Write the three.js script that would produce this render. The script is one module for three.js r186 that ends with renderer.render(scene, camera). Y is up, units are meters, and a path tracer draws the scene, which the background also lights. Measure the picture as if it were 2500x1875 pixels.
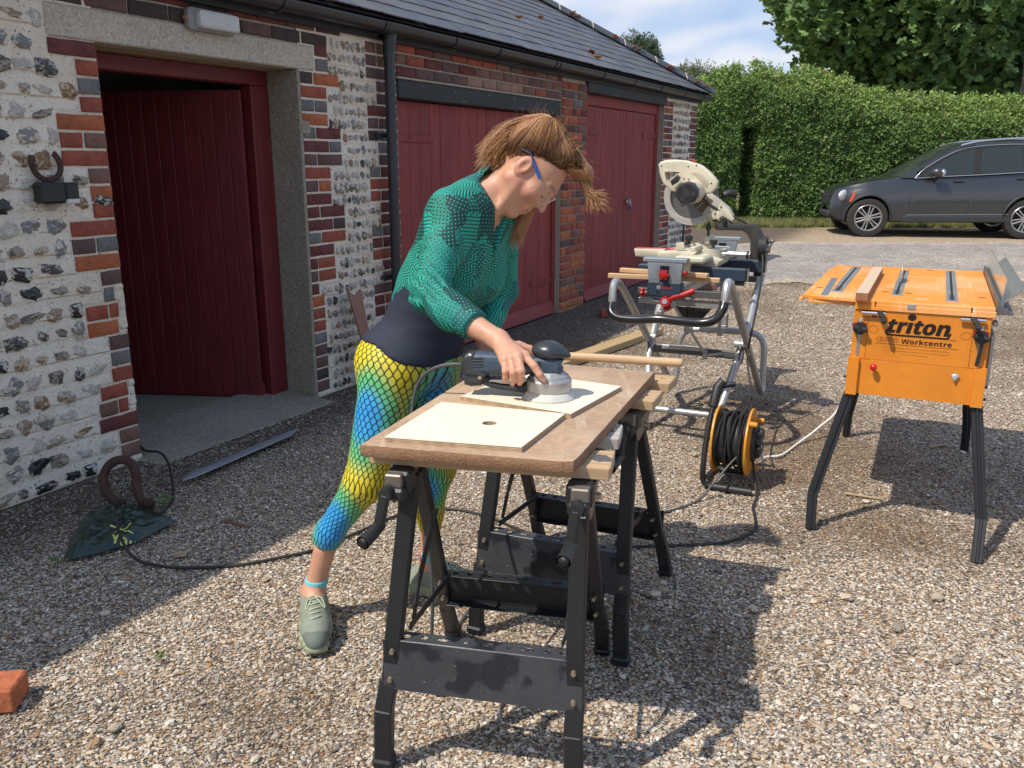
import * as THREE from 'three';
import { mergeGeometries, mergeVertices, toCreasedNormals } from 'three/addons/utils/BufferGeometryUtils.js';
import { RoundedBoxGeometry } from 'three/addons/geometries/RoundedBoxGeometry.js';
import { MarchingCubes } from 'three/addons/objects/MarchingCubes.js';
import { ImprovedNoise } from 'three/addons/math/ImprovedNoise.js';

// ---------------------------------------------------------------- camera, sky, sun, exposure
const scene = new THREE.Scene();
const camera = new THREE.PerspectiveCamera(48.16, 4 / 3, 0.05, 400);
camera.position.set(0, 1.4, 0);
camera.rotation.x = -Math.atan(542.5 / 2098);
const renderer = new THREE.WebGLRenderer({ antialias: true });
renderer.setSize(1024, 768);
renderer.toneMapping = THREE.LinearToneMapping;
renderer.toneMappingExposure = 1.03;
renderer.shadowMap.enabled = true;
renderer.shadowMap.type = THREE.PCFSoftShadowMap;

const SUN_AZ = 56 * Math.PI / 180, SUN_LEN = 0.70;            // where shadows run, and their length per metre of height
const toSun = new THREE.Vector3(-Math.sin(SUN_AZ) * SUN_LEN, 1, Math.cos(SUN_AZ) * SUN_LEN).normalize();
const sun = new THREE.DirectionalLight(new THREE.Color(1.0, 0.93, 0.83), 4.7);
sun.position.copy(toSun).multiplyScalar(40); sun.name = 'sun';
sun.castShadow = true; sun.shadow.mapSize.set(4096, 4096);
Object.assign(sun.shadow.camera, { left: -14, right: 14, top: 14, bottom: -14, near: 1, far: 90 });
sun.target.position.set(2, 0, -7); sun.position.add(sun.target.position);
scene.add(sun, sun.target);

const IN = new ImprovedNoise();
const N3 = (x, y, z = 0) => IN.noise(x, y, z);
const fbm = (x, y, z = 0, o = 4) => { let s = 0, a = 0.5, f = 1; for (let i = 0; i < o; i++) { s += a * IN.noise(x * f, y * f, z * f + i * 7.3); a *= 0.5; f *= 2.03; } return s; };
const clamp = THREE.MathUtils.clamp, lerp = THREE.MathUtils.lerp, sstep = THREE.MathUtils.smoothstep;
{ // summer sky: pale at the horizon, blue above, thin cirrus all round
  const W = 1024, H = 512, data = new Float32Array(W * H * 4);
  for (let r = 0; r < H; r++) for (let c = 0; c < W; c++) {
    const up = ((r + 0.5) / H - 0.5) * Math.PI, y = Math.sin(up), az = ((c + 0.5) / W - 0.5) * 2 * Math.PI;
    const x = Math.cos(az) * Math.cos(up), z = Math.sin(az) * Math.cos(up);
    const e = Math.max(0, y), t = Math.pow(e, 0.55);
    let R = lerp(0.46, 0.185, t), G = lerp(0.67, 0.335, t), B = lerp(0.97, 0.66, t);
    const glow = Math.pow(Math.max(0, x * toSun.x + y * toSun.y + z * toSun.z), 9) * 0.5;
    R += glow; G += glow * 0.96; B += glow * 0.9;
    const k = 1 / (e + 0.16), px = x * k, pz = z * k;
    const warp = fbm(px * 0.9 + 4, pz * 0.9, 2.2, 3) * 1.5;
    const str = fbm(px * 1.25 + pz * 0.9 + warp, (pz - px * 0.6) * 3.6 + warp * 1.4, 5.1, 5);
    const big = fbm(px * 0.8 + 9, pz * 0.8 - 3, 8.8, 3);
    let a = sstep(str * 0.75 + big * 0.8 + 0.2, -0.10, 0.60) * 0.8 * sstep(e, 0.0, 0.06) + 0.20 * (1 - sstep(e, 0, 0.30));
    a = Math.min(a, 0.85);
    R = lerp(R, 0.94, a); G = lerp(G, 0.93, a); B = lerp(B, 0.95, a);
    if (y < 0) { R = 0.3; G = 0.28; B = 0.25; }
    data.set([R, G, B, 1], (r * W + c) * 4);
  }
  const tex = new THREE.DataTexture(data, W, H, THREE.RGBAFormat, THREE.FloatType);
  tex.mapping = THREE.EquirectangularReflectionMapping; tex.magFilter = THREE.LinearFilter; tex.needsUpdate = true;
  scene.background = tex; scene.environment = tex;
}
// ---------------------------------------------------------------- helpers
function rng(seed) { let s = seed >>> 0; return () => { s = (s + 0x6d2b79f5) | 0; let t = Math.imul(s ^ (s >>> 15), 1 | s); t = (t + Math.imul(t ^ (t >>> 7), 61 | t)) ^ t; return ((t ^ (t >>> 14)) >>> 0) / 4294967296; }; }
const V = (x, y, z) => new THREE.Vector3(x, y, z);
const V2 = (x, y) => new THREE.Vector2(x, y);
const rgb = (r, g, b) => new THREE.Color().setRGB(r, g, b);
const hex = (h) => new THREE.Color(h);
const taken = {};
function numbered(n) { const k = taken[n] = (taken[n] ?? -1) + 1; return k ? `${n}_${String(k).padStart(3, '0')}` : n; }
function lit(o) { o.castShadow = true; o.receiveShadow = true; return o; }
// a top-level thing: an empty group at its base, with its description
function thing(name, label, category, [x, y, z] = [0, 0, 0], turn = 0, group) {
  const o = new THREE.Group(); o.name = numbered(name); o.position.set(x, y, z); o.rotation.y = turn;
  o.userData = { label, category }; if (group) o.userData.group = group;
  scene.add(o); return o;
}
function part(name, geo, mat, parent, label) {
  const g = Array.isArray(geo) ? merge(geo) : geo;
  const m = lit(new THREE.Mesh(g, mat)); m.name = name; if (label) m.userData.label = label;
  parent.add(m); return m;
}
function single(name, geo, mat, label, category, group) {       // a thing that is one mesh
  const m = part(numbered(name), geo, mat, scene); m.userData = { label, category }; if (group) m.userData.group = group; return m;
}
function struct(name, geo, mat) { const m = part(name, geo, mat, scene); m.userData.kind = 'structure'; return m; }
function stuffed(m) { m.userData.kind = 'stuff'; return m; }

// geometry: everything is made non-indexed with position, normal and uv (metres)
function metric(g, axis) {                                        // uv in metres from the facing of each triangle; axis = the way the grain runs
  const p = g.attributes.position, n = g.attributes.normal, uv = new Float32Array(p.count * 2);
  for (let i = 0; i < p.count; i++) {
    const x = p.getX(i), y = p.getY(i), z = p.getZ(i), b = 3 * Math.floor(i / 3);
    let ax, ay, az;
    { const a0 = V(p.getX(b), p.getY(b), p.getZ(b)), a1 = V(p.getX(b + 1), p.getY(b + 1), p.getZ(b + 1)), a2 = V(p.getX(b + 2), p.getY(b + 2), p.getZ(b + 2)); const f = a1.sub(a0).cross(a2.sub(a0)); ax = Math.abs(f.x); ay = Math.abs(f.y); az = Math.abs(f.z); }
    let u, v;
    if (ax >= ay && ax >= az) { u = z; v = y; if (axis === 'z') { u = y; v = z; } }
    else if (ay >= az) { u = x; v = z; if (axis === 'x') { u = z; v = x; } }
    else { u = x; v = y; if (axis === 'x') { u = y; v = x; } }
    uv[2 * i] = u; uv[2 * i + 1] = v;
  }
  g.setAttribute('uv', new THREE.BufferAttribute(uv, 2)); return g;
}
function fin(g, axis, crease) {
  let q = g.index ? g.toNonIndexed() : g;
  if (crease !== undefined) { q.deleteAttribute('uv'); q = toCreasedNormals(q, crease); }
  else if (!q.attributes.normal) q.computeVertexNormals();
  for (const k of Object.keys(q.attributes)) if (!['position', 'normal', 'color'].includes(k)) q.deleteAttribute(k);
  q.clearGroups(); q.morphAttributes = {};
  return metric(q, axis);
}
function keepUV(g) { const q = g.index ? g.toNonIndexed() : g; for (const k of Object.keys(q.attributes)) if (!['position', 'normal', 'uv', 'color'].includes(k)) q.deleteAttribute(k); q.clearGroups(); return q; }
function uvShift(g, du, dv) { const a = g.attributes.uv; for (let i = 0; i < a.count; i++) a.setXY(i, a.getX(i) + du, a.getY(i) + dv); return g; }
function merge(list) { const a = list.flat(Infinity); return a.length === 1 ? a[0] : mergeGeometries(a.map(g => g.index ? g.toNonIndexed() : g)); }
function put(g, x = 0, y = 0, z = 0, rx = 0, ry = 0, rz = 0, s = 1) {
  const m = new THREE.Matrix4().compose(V(x, y, z), new THREE.Quaternion().setFromEuler(new THREE.Euler(rx, ry, rz, 'YXZ')), Array.isArray(s) ? V(...s) : V(s, s, s));
  return g.applyMatrix4(m);
}
// a chamfered box centred on the origin
function cbox(w, h, d, c = 0.003, axis) {
  c = Math.min(c, w / 2.01, h / 2.01, d / 2.01);
  const X = w / 2, Y = h / 2, Z = d / 2, x = X - c, y = Y - c, z = Z - c, P = [], tri = [];
  const quad = (a, b, e, f) => { P.push(...a, ...b, ...e, ...a, ...e, ...f); };
  for (const s of [-1, 1]) {
    const q = (a, b, e, f) => s > 0 ? quad(a, b, e, f) : quad(f, e, b, a);
    q([s * X, -y, z], [s * X, -y, -z], [s * X, y, -z], [s * X, y, z]);
    q([-x, s * Y, z], [x, s * Y, z], [x, s * Y, -z], [-x, s * Y, -z]);
    q([-x, -y, s * Z], [x, -y, s * Z], [x, y, s * Z], [-x, y, s * Z]);
    for (const t of [-1, 1]) {
      const k = (a, b, e, f) => s * t > 0 ? quad(a, b, e, f) : quad(f, e, b, a);
      k([s * X, t * y, z], [s * X, t * y, -z], [s * x, t * Y, -z], [s * x, t * Y, z]);
      k([s * X, y, t * z], [s * X, -y, t * z].map(v => v), [s * x, -y, t * Z], [s * x, y, t * Z]);
      k([-x, s * Y, t * z], [x, s * Y, t * z], [x, s * y, t * Z], [-x, s * y, t * Z]);
      for (const r of [-1, 1]) { const a = [s * X, t * y, r * z], b = [s * x, t * Y, r * z], e = [s * x, t * y, r * Z]; if (s * t * r > 0) P.push(...a, ...b, ...e); else P.push(...e, ...b, ...a); }
    }
  }
  // make every triangle face outwards
  for (let i = 0; i < P.length; i += 9) {
    const a = V(P[i], P[i + 1], P[i + 2]), b = V(P[i + 3], P[i + 4], P[i + 5]), e = V(P[i + 6], P[i + 7], P[i + 8]);
    const n = b.clone().sub(a).cross(e.clone().sub(a)), m = a.clone().add(b).add(e);
    if (n.dot(m) < 0) for (let k = 0; k < 3; k++) { const t = P[i + 3 + k]; P[i + 3 + k] = P[i + 6 + k]; P[i + 6 + k] = t; }
  }
  const g = new THREE.BufferGeometry(); g.setAttribute('position', new THREE.Float32BufferAttribute(P, 3)); g.computeVertexNormals();
  return metric(g, axis);
}
const bx = (w, h, d, x, y, z, c = 0.002, rx = 0, ry = 0, rz = 0, axis) => put(cbox(w, h, d, c, axis), x, y, z, rx, ry, rz);
// a box from one corner to the other
const bb = (x0, y0, z0, x1, y1, z1, c = 0.002, axis) => put(cbox(x1 - x0, y1 - y0, z1 - z0, c, axis), (x0 + x1) / 2, (y0 + y1) / 2, (z0 + z1) / 2);
function frame3(a, b, up) {                                       // basis with z from a to b
  const z = b.clone().sub(a).normalize(), u = up ? up.clone() : Math.abs(z.y) > 0.95 ? V(1, 0, 0) : V(0, 1, 0);
  const x = u.clone().cross(z).normalize(), y = z.clone().cross(x);
  return new THREE.Matrix4().makeBasis(x, y, z);
}
// a bar of rectangular section from a to b (w across, h along 'up')
function bar(a, b, w, h, c = 0.002, up) {
  const L = a.distanceTo(b), g = cbox(w, h, L, c, 'z');
  return g.applyMatrix4(frame3(a, b, up)).translate((a.x + b.x) / 2, (a.y + b.y) / 2, (a.z + b.z) / 2);
}
function rod(a, b, r, r2 = r, seg = 12, cap = true) {
  const L = a.distanceTo(b), g = fin(new THREE.CylinderGeometry(r2, r, L, seg, 1, !cap).rotateX(Math.PI / 2), 'z');
  return g.applyMatrix4(frame3(a, b)).translate((a.x + b.x) / 2, (a.y + b.y) / 2, (a.z + b.z) / 2);
}
function tube(pts, r, seg = 40, rad = 8, closed = false, tension = 0.5) {
  const c = pts.getPoint ? pts : new THREE.CatmullRomCurve3(pts, closed, 'catmullrom', tension);
  return keepUV(scaleUV(new THREE.TubeGeometry(c, seg, r, rad, closed), c.getLength(), 2 * Math.PI * r));
}
function scaleUV(g, u, v) { const a = g.attributes.uv; for (let i = 0; i < a.count; i++) a.setXY(i, a.getX(i) * u, a.getY(i) * v); return g; }
// a pipe along a polyline with rounded corners of radius q
function pipe(pts, r, q = 0.05, rad = 10, closed = false) {
  const path = new THREE.CurvePath(), n = pts.length; let prev = null;
  for (let i = 0; i < n; i++) {
    if (!closed && (i === 0 || i === n - 1)) { const p = pts[i]; if (prev) path.add(new THREE.LineCurve3(prev, p)); prev = p; continue; }
    const a = pts[(i - 1 + n) % n], b = pts[i], c = pts[(i + 1) % n], k = Math.min(q, a.distanceTo(b) * 0.49, b.distanceTo(c) * 0.49);
    const s = b.clone().add(a.clone().sub(b).setLength(k)), e = b.clone().add(c.clone().sub(b).setLength(k));
    if (prev) path.add(new THREE.LineCurve3(prev, s)); path.add(new THREE.QuadraticBezierCurve3(s, b, e)); prev = e;
  }
  const fine = path.curves.flatMap((c, i) => { const m = c.isLineCurve3 ? [0] : [0, 1 / 6, 2 / 6, 3 / 6, 4 / 6, 5 / 6]; return m.map(t => c.getPoint(t)); });
  if (!closed) fine.push(pts[n - 1].clone());
  return polytube(fine, r, rad, closed);
}
// a tube straight through the given points (parallel-transport frames)
function polytube(p, r, rad = 8, closed = false, cap = true) {
  const q = p.filter((a, i) => i === 0 || a.distanceTo(p[i - 1]) > 1e-5), n = q.length, P = [], U = [], I = [];
  let t0 = q[1].clone().sub(q[0]).normalize(), x = (Math.abs(t0.y) > 0.9 ? V(1, 0, 0) : V(0, 1, 0)).cross(t0).normalize(), L = 0;
  for (let i = 0; i < n; i++) {
    const a = q[Math.max(0, i - 1)], b = q[Math.min(n - 1, i + 1)], t = b.clone().sub(a).normalize();
    x.sub(t.clone().multiplyScalar(x.dot(t))).normalize(); const y = t.clone().cross(x);
    if (i) L += q[i].distanceTo(q[i - 1]);
    const rr = typeof r === 'function' ? r(i / (n - 1)) : r;
    for (let k = 0; k <= rad; k++) { const w = k / rad * 2 * Math.PI, c = Math.cos(w) * rr, s = Math.sin(w) * rr; P.push(q[i].x + x.x * c + y.x * s, q[i].y + x.y * c + y.y * s, q[i].z + x.z * c + y.z * s); U.push(w * rr, L); }
  }
  const w = rad + 1;
  for (let i = 0; i < n - 1; i++) for (let k = 0; k < rad; k++) { const a = i * w + k, b = a + 1, c = a + w, d = c + 1; I.push(a, b, c, b, d, c); }
  if (!closed && cap) for (const [i, f] of [[0, 1], [n - 1, 0]]) { const m = P.length / 3; P.push(q[i].x, q[i].y, q[i].z); U.push(0, 0); for (let k = 0; k < rad; k++) f ? I.push(m, i * w + k + 1, i * w + k) : I.push(m, i * w + k, i * w + k + 1); }
  const g = new THREE.BufferGeometry(); g.setAttribute('position', new THREE.Float32BufferAttribute(P, 3)); g.setAttribute('uv', new THREE.Float32BufferAttribute(U, 2)); g.setIndex(I);
  g.computeVertexNormals(); return keepUV(g);
}
function lathe(pts, seg = 32, crease = 0.6) { return fin(new THREE.LatheGeometry(pts.map(([r, y]) => V2(r, y)), seg), undefined, crease); }
function shapeOf(pts) { const s = new THREE.Shape(); pts.forEach((p, i) => i ? s.lineTo(p[0], p[1]) : s.moveTo(p[0], p[1])); s.closePath(); return s; }
function curvy(pts, div = 60) { return new THREE.Shape(new THREE.CatmullRomCurve3(pts.map(p => V(p[0], p[1], 0)), true, 'centripetal').getPoints(div).map(p => V2(p.x, p.y))); }
// an outline drawn in x, y given thickness d in z (centred), edges bevelled by b
function slab(shape, d, b = 0.003, axis, holes = [], bs = 2, cs = 10) {
  const s = Array.isArray(shape) ? shapeOf(shape) : shape; for (const h of holes) s.holes.push(h);
  const g = new THREE.ExtrudeGeometry(s, { depth: Math.max(d - 2 * b, 1e-4), bevelEnabled: b > 0, bevelThickness: b, bevelSize: b, bevelOffset: -b, bevelSegments: bs, curveSegments: cs });
  return fin(g.translate(0, 0, -Math.max(d - 2 * b, 1e-4) / 2), axis, 0.7);
}
function circle(x, y, r) { const p = new THREE.Path(); p.absarc(x, y, r, 0, Math.PI * 2, true); return p; }
function rrect(x, y, w, h, r, hole) { const s = hole ? new THREE.Path() : new THREE.Shape(); s.moveTo(x + r, y); s.lineTo(x + w - r, y); s.absarc(x + w - r, y + r, r, -Math.PI / 2, 0, false); s.lineTo(x + w, y + h - r); s.absarc(x + w - r, y + h - r, r, 0, Math.PI / 2, false); s.lineTo(x + r, y + h); s.absarc(x + r, y + h - r, r, Math.PI / 2, Math.PI, false); s.lineTo(x, y + r); s.absarc(x + r, y + r, r, Math.PI, Math.PI * 1.5, false); return s; }
function tint(g, fn) { const p = g.attributes.position, c = new Float32Array(p.count * 3); for (let i = 0; i < p.count; i++) c.set(fn(p.getX(i), p.getY(i), p.getZ(i), i), 3 * i); g.setAttribute('color', new THREE.BufferAttribute(c, 3)); return g; }

// textures: a tile of n x n computed by fn(u, v) -> [r, g, b] (linear, stored as sRGB) and height
const enc = (c) => { c = clamp(c, 0, 1); return 255 * (c <= 0.0031308 ? 12.92 * c : 1.055 * Math.pow(c, 1 / 2.4) - 0.055); };
function dataTex(n, m, fill, srgb) {
  const d = new Uint8Array(n * m * 4); fill(d);
  const t = new THREE.DataTexture(d, n, m); t.wrapS = t.wrapT = THREE.RepeatWrapping; t.magFilter = THREE.LinearFilter; t.minFilter = THREE.LinearMipmapLinearFilter; t.generateMipmaps = true;
  if (srgb) t.colorSpace = THREE.SRGBColorSpace; t.needsUpdate = true; return t;
}
function makeMaps(n, m, fn) {                                     // fn(x, y) in 0..1 -> [r, g, b, height, roughness]
  const c = new Uint8Array(n * m * 4), h = new Uint8Array(n * m * 4);
  for (let j = 0; j < m; j++) for (let i = 0; i < n; i++) {
    const q = fn((i + 0.5) / n, (j + 0.5) / m), o = (j * n + i) * 4;
    c[o] = enc(q[0]); c[o + 1] = enc(q[1]); c[o + 2] = enc(q[2]); c[o + 3] = 255;
    h[o] = h[o + 1] = h[o + 2] = 255 * clamp(q[3], 0, 1); h[o + 3] = 255;
  }
  return { map: dataTex(n, m, d => d.set(c), true), bump: dataTex(n, m, d => d.set(h), false) };
}
// tileable noise on the unit square
function tnoise(x, y, f, seed = 0, fy = f) {
  const X = x * f, Y = y * fy, x0 = Math.floor(X), y0 = Math.floor(Y), a = X - x0, b = Y - y0, sa = a * a * (3 - 2 * a), sb = b * b * (3 - 2 * b);
  const hsh = (i, j) => { i = ((i % f) + f) % f; j = ((j % fy) + fy) % fy; let k = Math.imul(i + 1, 374761393) ^ Math.imul(j + 1, 668265263) ^ Math.imul(seed + 1, 974634577); k = Math.imul(k ^ (k >>> 13), 1274126177); return ((k ^ (k >>> 16)) >>> 0) / 4294967296; };
  return lerp(lerp(hsh(x0, y0), hsh(x0 + 1, y0), sa), lerp(hsh(x0, y0 + 1), hsh(x0 + 1, y0 + 1), sa), sb);
}
function tfbm(x, y, f, seed = 0, o = 4, fy = f) { let s = 0, a = 0.5; for (let i = 0; i < o; i++) { s += a * tnoise(x, y, f << i, seed + i * 17, fy << i); a *= 0.5; } return s / (1 - Math.pow(0.5, o)); }
const mixc = (a, b, t) => [lerp(a[0], b[0], t), lerp(a[1], b[1], t), lerp(a[2], b[2], t)];
function rep(t, k, l = k) { const c = t.clone(); c.repeat.set(k, l); c.needsUpdate = true; return c; }
function mat(color, rough = 0.6, metal = 0, extra = {}) { return new THREE.MeshStandardMaterial({ color, roughness: rough, metalness: metal, ...extra }); }
function phys(color, rough, metal, extra) { return new THREE.MeshPhysicalMaterial({ color, roughness: rough, metalness: metal, ...extra }); }

// shared fine maps, all with uv in metres
const wearMaps = makeMaps(512, 512, (x, y) => {                 // blotchy wear, 0.5 m tile, near white
  const a = tfbm(x, y, 6, 1, 5), b = tfbm(x, y, 24, 9, 3), s = tnoise(x, y, 160, 4) > 0.93 ? 0.12 : 0, v = 0.80 + 0.26 * (a - 0.5) + 0.12 * (b - 0.5) + s;
  return [v, v * 0.99, v * 0.97, 0.5 + 0.6 * (a - 0.5) + 0.3 * (b - 0.5), 0.5];
});
const WEAR = { map: rep(wearMaps.map, 2), bumpMap: rep(wearMaps.bump, 2), bumpScale: 0.0006 };
const woodMaps = makeMaps(512, 512, (x, y) => {                 // grain along v, 0.5 m tile
  const w = tfbm(x, y, 3, 5, 3, 1), g = tfbm(x + (w - 0.5) * 0.06, y, 64, 2, 3, 2), ring = 0.5 + 0.5 * Math.sin((x * 14 + w * 3.4) * Math.PI * 2), f = tnoise(x, y, 256, 3, 4);
  const v = 0.78 + 0.22 * (g - 0.5) + 0.14 * (ring - 0.5) * (0.4 + w) + 0.1 * (f - 0.5);
  return [v * 1.02, v * 0.97, v * 0.88, 0.5 + 0.5 * (g - 0.5) + 0.2 * (f - 0.5), 0.5];
});
const WOOD = { map: rep(woodMaps.map, 2), bumpMap: rep(woodMaps.bump, 2), bumpScale: 0.0006 };
const BLACK_STEEL = mat(rgb(0.021, 0.023, 0.026), 0.45, 0.15, { map: rep(wearMaps.map, 4), bumpMap: rep(wearMaps.bump, 4), bumpScale: 0.0008 });
// ---------------------------------------------------------------- ground
function groundHeight(x, z) { const t = clamp(-z - 9.5, 0, 14); return 0.018 * t * t / (t + 1.5) ; }
const WA = { x: -1.80, z: -3.958 }, WANG = 28.3 * Math.PI / 180;       // the barn's front wall: where it starts and the way it runs
const WU = { x: Math.sin(WANG), z: -Math.cos(WANG) }, WN = { x: Math.cos(WANG), z: Math.sin(WANG) };
const wallS = (x, z) => (x - WA.x) * WU.x + (z - WA.z) * WU.z, wallD = (x, z) => (x - WA.x) * WN.x + (z - WA.z) * WN.z;
const fromWall = (s, y, d) => V(WA.x + s * WU.x + d * WN.x, y, WA.z + s * WU.z + d * WN.z);

const PEBBLES = [[0.64, 0.56, 0.46], [0.74, 0.67, 0.57], [0.52, 0.42, 0.30], [0.35, 0.31, 0.26], [0.20, 0.175, 0.15], [0.085, 0.075, 0.066], [0.38, 0.21, 0.095], [0.21, 0.125, 0.07], [0.44, 0.31, 0.19], [0.52, 0.455, 0.375]];
const PICK = [0, 1, 9, 9, 2, 2, 3, 3, 4, 5, 6, 7, 8, 2, 3, 9, 4, 8, 5, 8, 3, 7, 9, 0];
const gravelMaps = (() => {
  const n = 2048, cells = 240, R = rng(5), cx = [], cy = [], ca = [], cr = [], cc = [], ch = [];
  for (let i = 0; i < cells * cells; i++) {
    cx.push(R()); cy.push(R()); ca.push(R() * Math.PI); cr.push(0.26 + 0.34 * R()); ch.push(0.6 + 0.4 * R());
    const b = PEBBLES[PICK[Math.floor(R() * PICK.length)]], k = 0.82 + 0.36 * R(); cc.push([b[0] * k, b[1] * k, b[2] * k]);
  }
  return makeMaps(n, n, (x, y) => {
    const X = x * cells, Y = y * cells, ix = Math.floor(X), iy = Math.floor(Y); let best = 9, at = 0;
    for (let j = -1; j <= 1; j++) for (let i = -1; i <= 1; i++) {
      const k = ((iy + j + cells) % cells) * cells + (ix + i + cells) % cells, dx = ix + i + cx[k] - X, dy = iy + j + cy[k] - Y, c = Math.cos(ca[k]), s = Math.sin(ca[k]);
      const u = (dx * c + dy * s), v = (dy * c - dx * s) * 1.5, d = Math.sqrt(u * u + v * v) / (cr[k] * 1.25);
      if (d < best) { best = d; at = k; }
    }
    const m = tnoise(x, y, 64, 3), dirt = [0.155 + 0.06 * m, 0.125 + 0.05 * m, 0.095 + 0.04 * m];
    const e = sstep(best, 0.82, 1.0), q = cc[at], g = 0.9 + 0.2 * tnoise(x, y, 512, 8);
    return [...mixc([q[0] * g, q[1] * g, q[2] * g], dirt, e), best < 1 ? 0.35 + 0.6 * Math.sqrt(1 - best * best) * ch[at] : 0.25 + 0.1 * m, 0.5];
  });
})();
function groundTone(x, z) {                                      // soil showing through, damp and moss by the wall, tarmac beside the garages
  const d = wallD(x, z), s = wallS(x, z), dirt = sstep(fbm(x * 0.9 + 3, z * 0.9, 0.5, 4), -0.10, 0.30);
  let c = mixc([1.0, 0.975, 0.93], [0.62, 0.52, 0.41], dirt * 0.95); c = mixc(c, [1.30, 1.20, 1.04], sstep(-z, 13.8, 15));
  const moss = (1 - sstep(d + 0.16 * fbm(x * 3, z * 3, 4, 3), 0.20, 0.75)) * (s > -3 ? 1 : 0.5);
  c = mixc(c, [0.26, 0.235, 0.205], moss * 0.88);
  const tar = sstep(s, 2.2, 3.0) * (1 - sstep(d + 0.25 * fbm(x * 2, z * 2, 9, 3), 0.55, 0.95)) * (1 - sstep(s, 9, 10));
  return mixc(c, [0.33, 0.32, 0.31], tar * 0.8);
}
{
  // one sheet to the horizon, fine near the camera
  const xs = [], zs = [];
  for (let x = -240; x < -6; x += 18) xs.push(x); for (let x = -6; x <= 10; x += 0.1) xs.push(x); for (let x = 12; x <= 240; x += 12) xs.push(x);
  for (let z = 60; z > 1; z -= 12) zs.push(z); for (let z = 0.8; z >= -12; z -= 0.1) zs.push(z); for (let z = -12.6; z >= -30; z -= 0.6) zs.push(z); for (let z = -36; z >= -330; z -= 14) zs.push(z);
  const P = [], U = [], C = [], I = [], w = xs.length;
  for (const z of zs) for (const x of xs) {
    const near = x > -6 && x < 10 && z > -12 && z < 1;
    P.push(x, groundHeight(x, z) - 0.004 + (near ? 0.006 * fbm(x * 2.1, z * 2.1, 3, 3) : 0), z); U.push(x, -z);
    const t = groundTone(x, z), far = sstep(-z, 17.2, 18.0), q = mixc(t, [0.55, 0.62, 0.28], far); C.push(...q);
  }
  for (let j = 0; j < zs.length - 1; j++) for (let i = 0; i < w - 1; i++) { const a = j * w + i, b = a + 1, c = a + w, d = c + 1; I.push(a, b, c, b, d, c); }
  const g = new THREE.BufferGeometry(); g.setAttribute('position', new THREE.Float32BufferAttribute(P, 3)); g.setAttribute('uv', new THREE.Float32BufferAttribute(U, 2)); g.setAttribute('color', new THREE.Float32BufferAttribute(C, 3)); g.setIndex(I); g.computeVertexNormals();
  struct('gravel_ground', g, mat(0xffffff, 0.93, 0, { map: rep(gravelMaps.map, 0.5), bumpMap: rep(gravelMaps.bump, 0.5), bumpScale: 0.004, vertexColors: true }));
}
const icoBase = (d) => { const g = new THREE.IcosahedronGeometry(1, d); g.deleteAttribute('normal'); g.deleteAttribute('uv'); return mergeVertices(g); };
function lump(seed, detail, rough, flat = [1, 1, 1], smooth = true) {   // an irregular stone
  let g = icoBase(detail); const p = g.attributes.position;
  for (let i = 0; i < p.count; i++) { const v = V(p.getX(i), p.getY(i), p.getZ(i)).normalize(), k = 1 + rough * (N3(v.x * 1.3 + seed * 3.1, v.y * 1.3 + seed, v.z * 1.3) + 0.5 * N3(v.x * 3 + seed, v.y * 3, v.z * 3 - seed)); p.setXYZ(i, v.x * k * flat[0], v.y * k * flat[1], v.z * k * flat[2]); }
  if (!smooth) g = g.toNonIndexed(); g.computeVertexNormals(); return g;
}
{ // loose stone chips lying on the sheet, far too many to count
  const R = rng(77), kinds = 4, M = mat(0xffffff, 0.88), lists = Array.from({ length: kinds }, () => []);
  const m4 = new THREE.Matrix4(), q = new THREE.Quaternion(), e = new THREE.Euler();
  let made = 0;
  for (let i = 0; i < 900000 && made < 300000; i++) {
    const t = R(), z = -1.25 - 9.0 * Math.pow(t, 1.5), lim = 0.66 * (-z) + 0.5, x = (R() * 2 - 1) * lim;
    const d = wallD(x, z), s = wallS(x, z); if (d < 0.03) continue;
    if (s > -0.02 && s < 1.28 && d < 0.13) continue;
    const thin = sstep(fbm(x * 0.9 + 3, z * 0.9, 0.5, 4), -0.10, 0.30); if (R() < thin * 0.7) continue;
    const tone = groundTone(x, z), tar = sstep(s, 2.2, 3.0) * (1 - sstep(d, 0.5, 0.9)); if (R() < tar * 0.75) continue;
    const big = R(), r = (0.0021 + 0.0030 * Math.pow(R(), 1.8)) * (big > 0.985 ? 1.9 : 1) * (1 + 0.35 * sstep(-z, 3, 9));
    const b = PEBBLES[PICK[Math.floor(R() * PICK.length)]], k = (0.74 + 0.36 * R()) * lerp(1, Math.max(0.42, tone[1]), 0.75);
    lists[i % kinds].push([x, groundHeight(x, z) + 0.006 * (z > -12 ? fbm(x * 2.1, z * 2.1, 3, 3) : 0) - 0.002 + r * 0.10, z, r, R() * 6.28, (R() - 0.5) * 0.7, R(), b[0] * k, b[1] * k, b[2] * k]); made++;
  }
  lists.forEach((L, n) => {
    const geo = lump(n * 5 + 2, 1, 0.42, [1.35, 0.50, 0.95], false), im = new THREE.InstancedMesh(geo, M, L.length), col = new THREE.Color();
    L.forEach((a, i) => { e.set(a[5], a[4], a[5] * 0.7); q.setFromEuler(e); m4.compose(V(a[0], a[1], a[2]), q, V(a[3] * (0.8 + 0.5 * a[6]), a[3], a[3])); im.setMatrixAt(i, m4); im.setColorAt(i, col.setRGB(a[7], a[8], a[9])); });
    im.name = numbered('gravel'); lit(im); im.userData = { kind: 'stuff', label: 'loose flint chips and gravel covering the yard', category: 'gravel' }; scene.add(im);
  });
}
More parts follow.
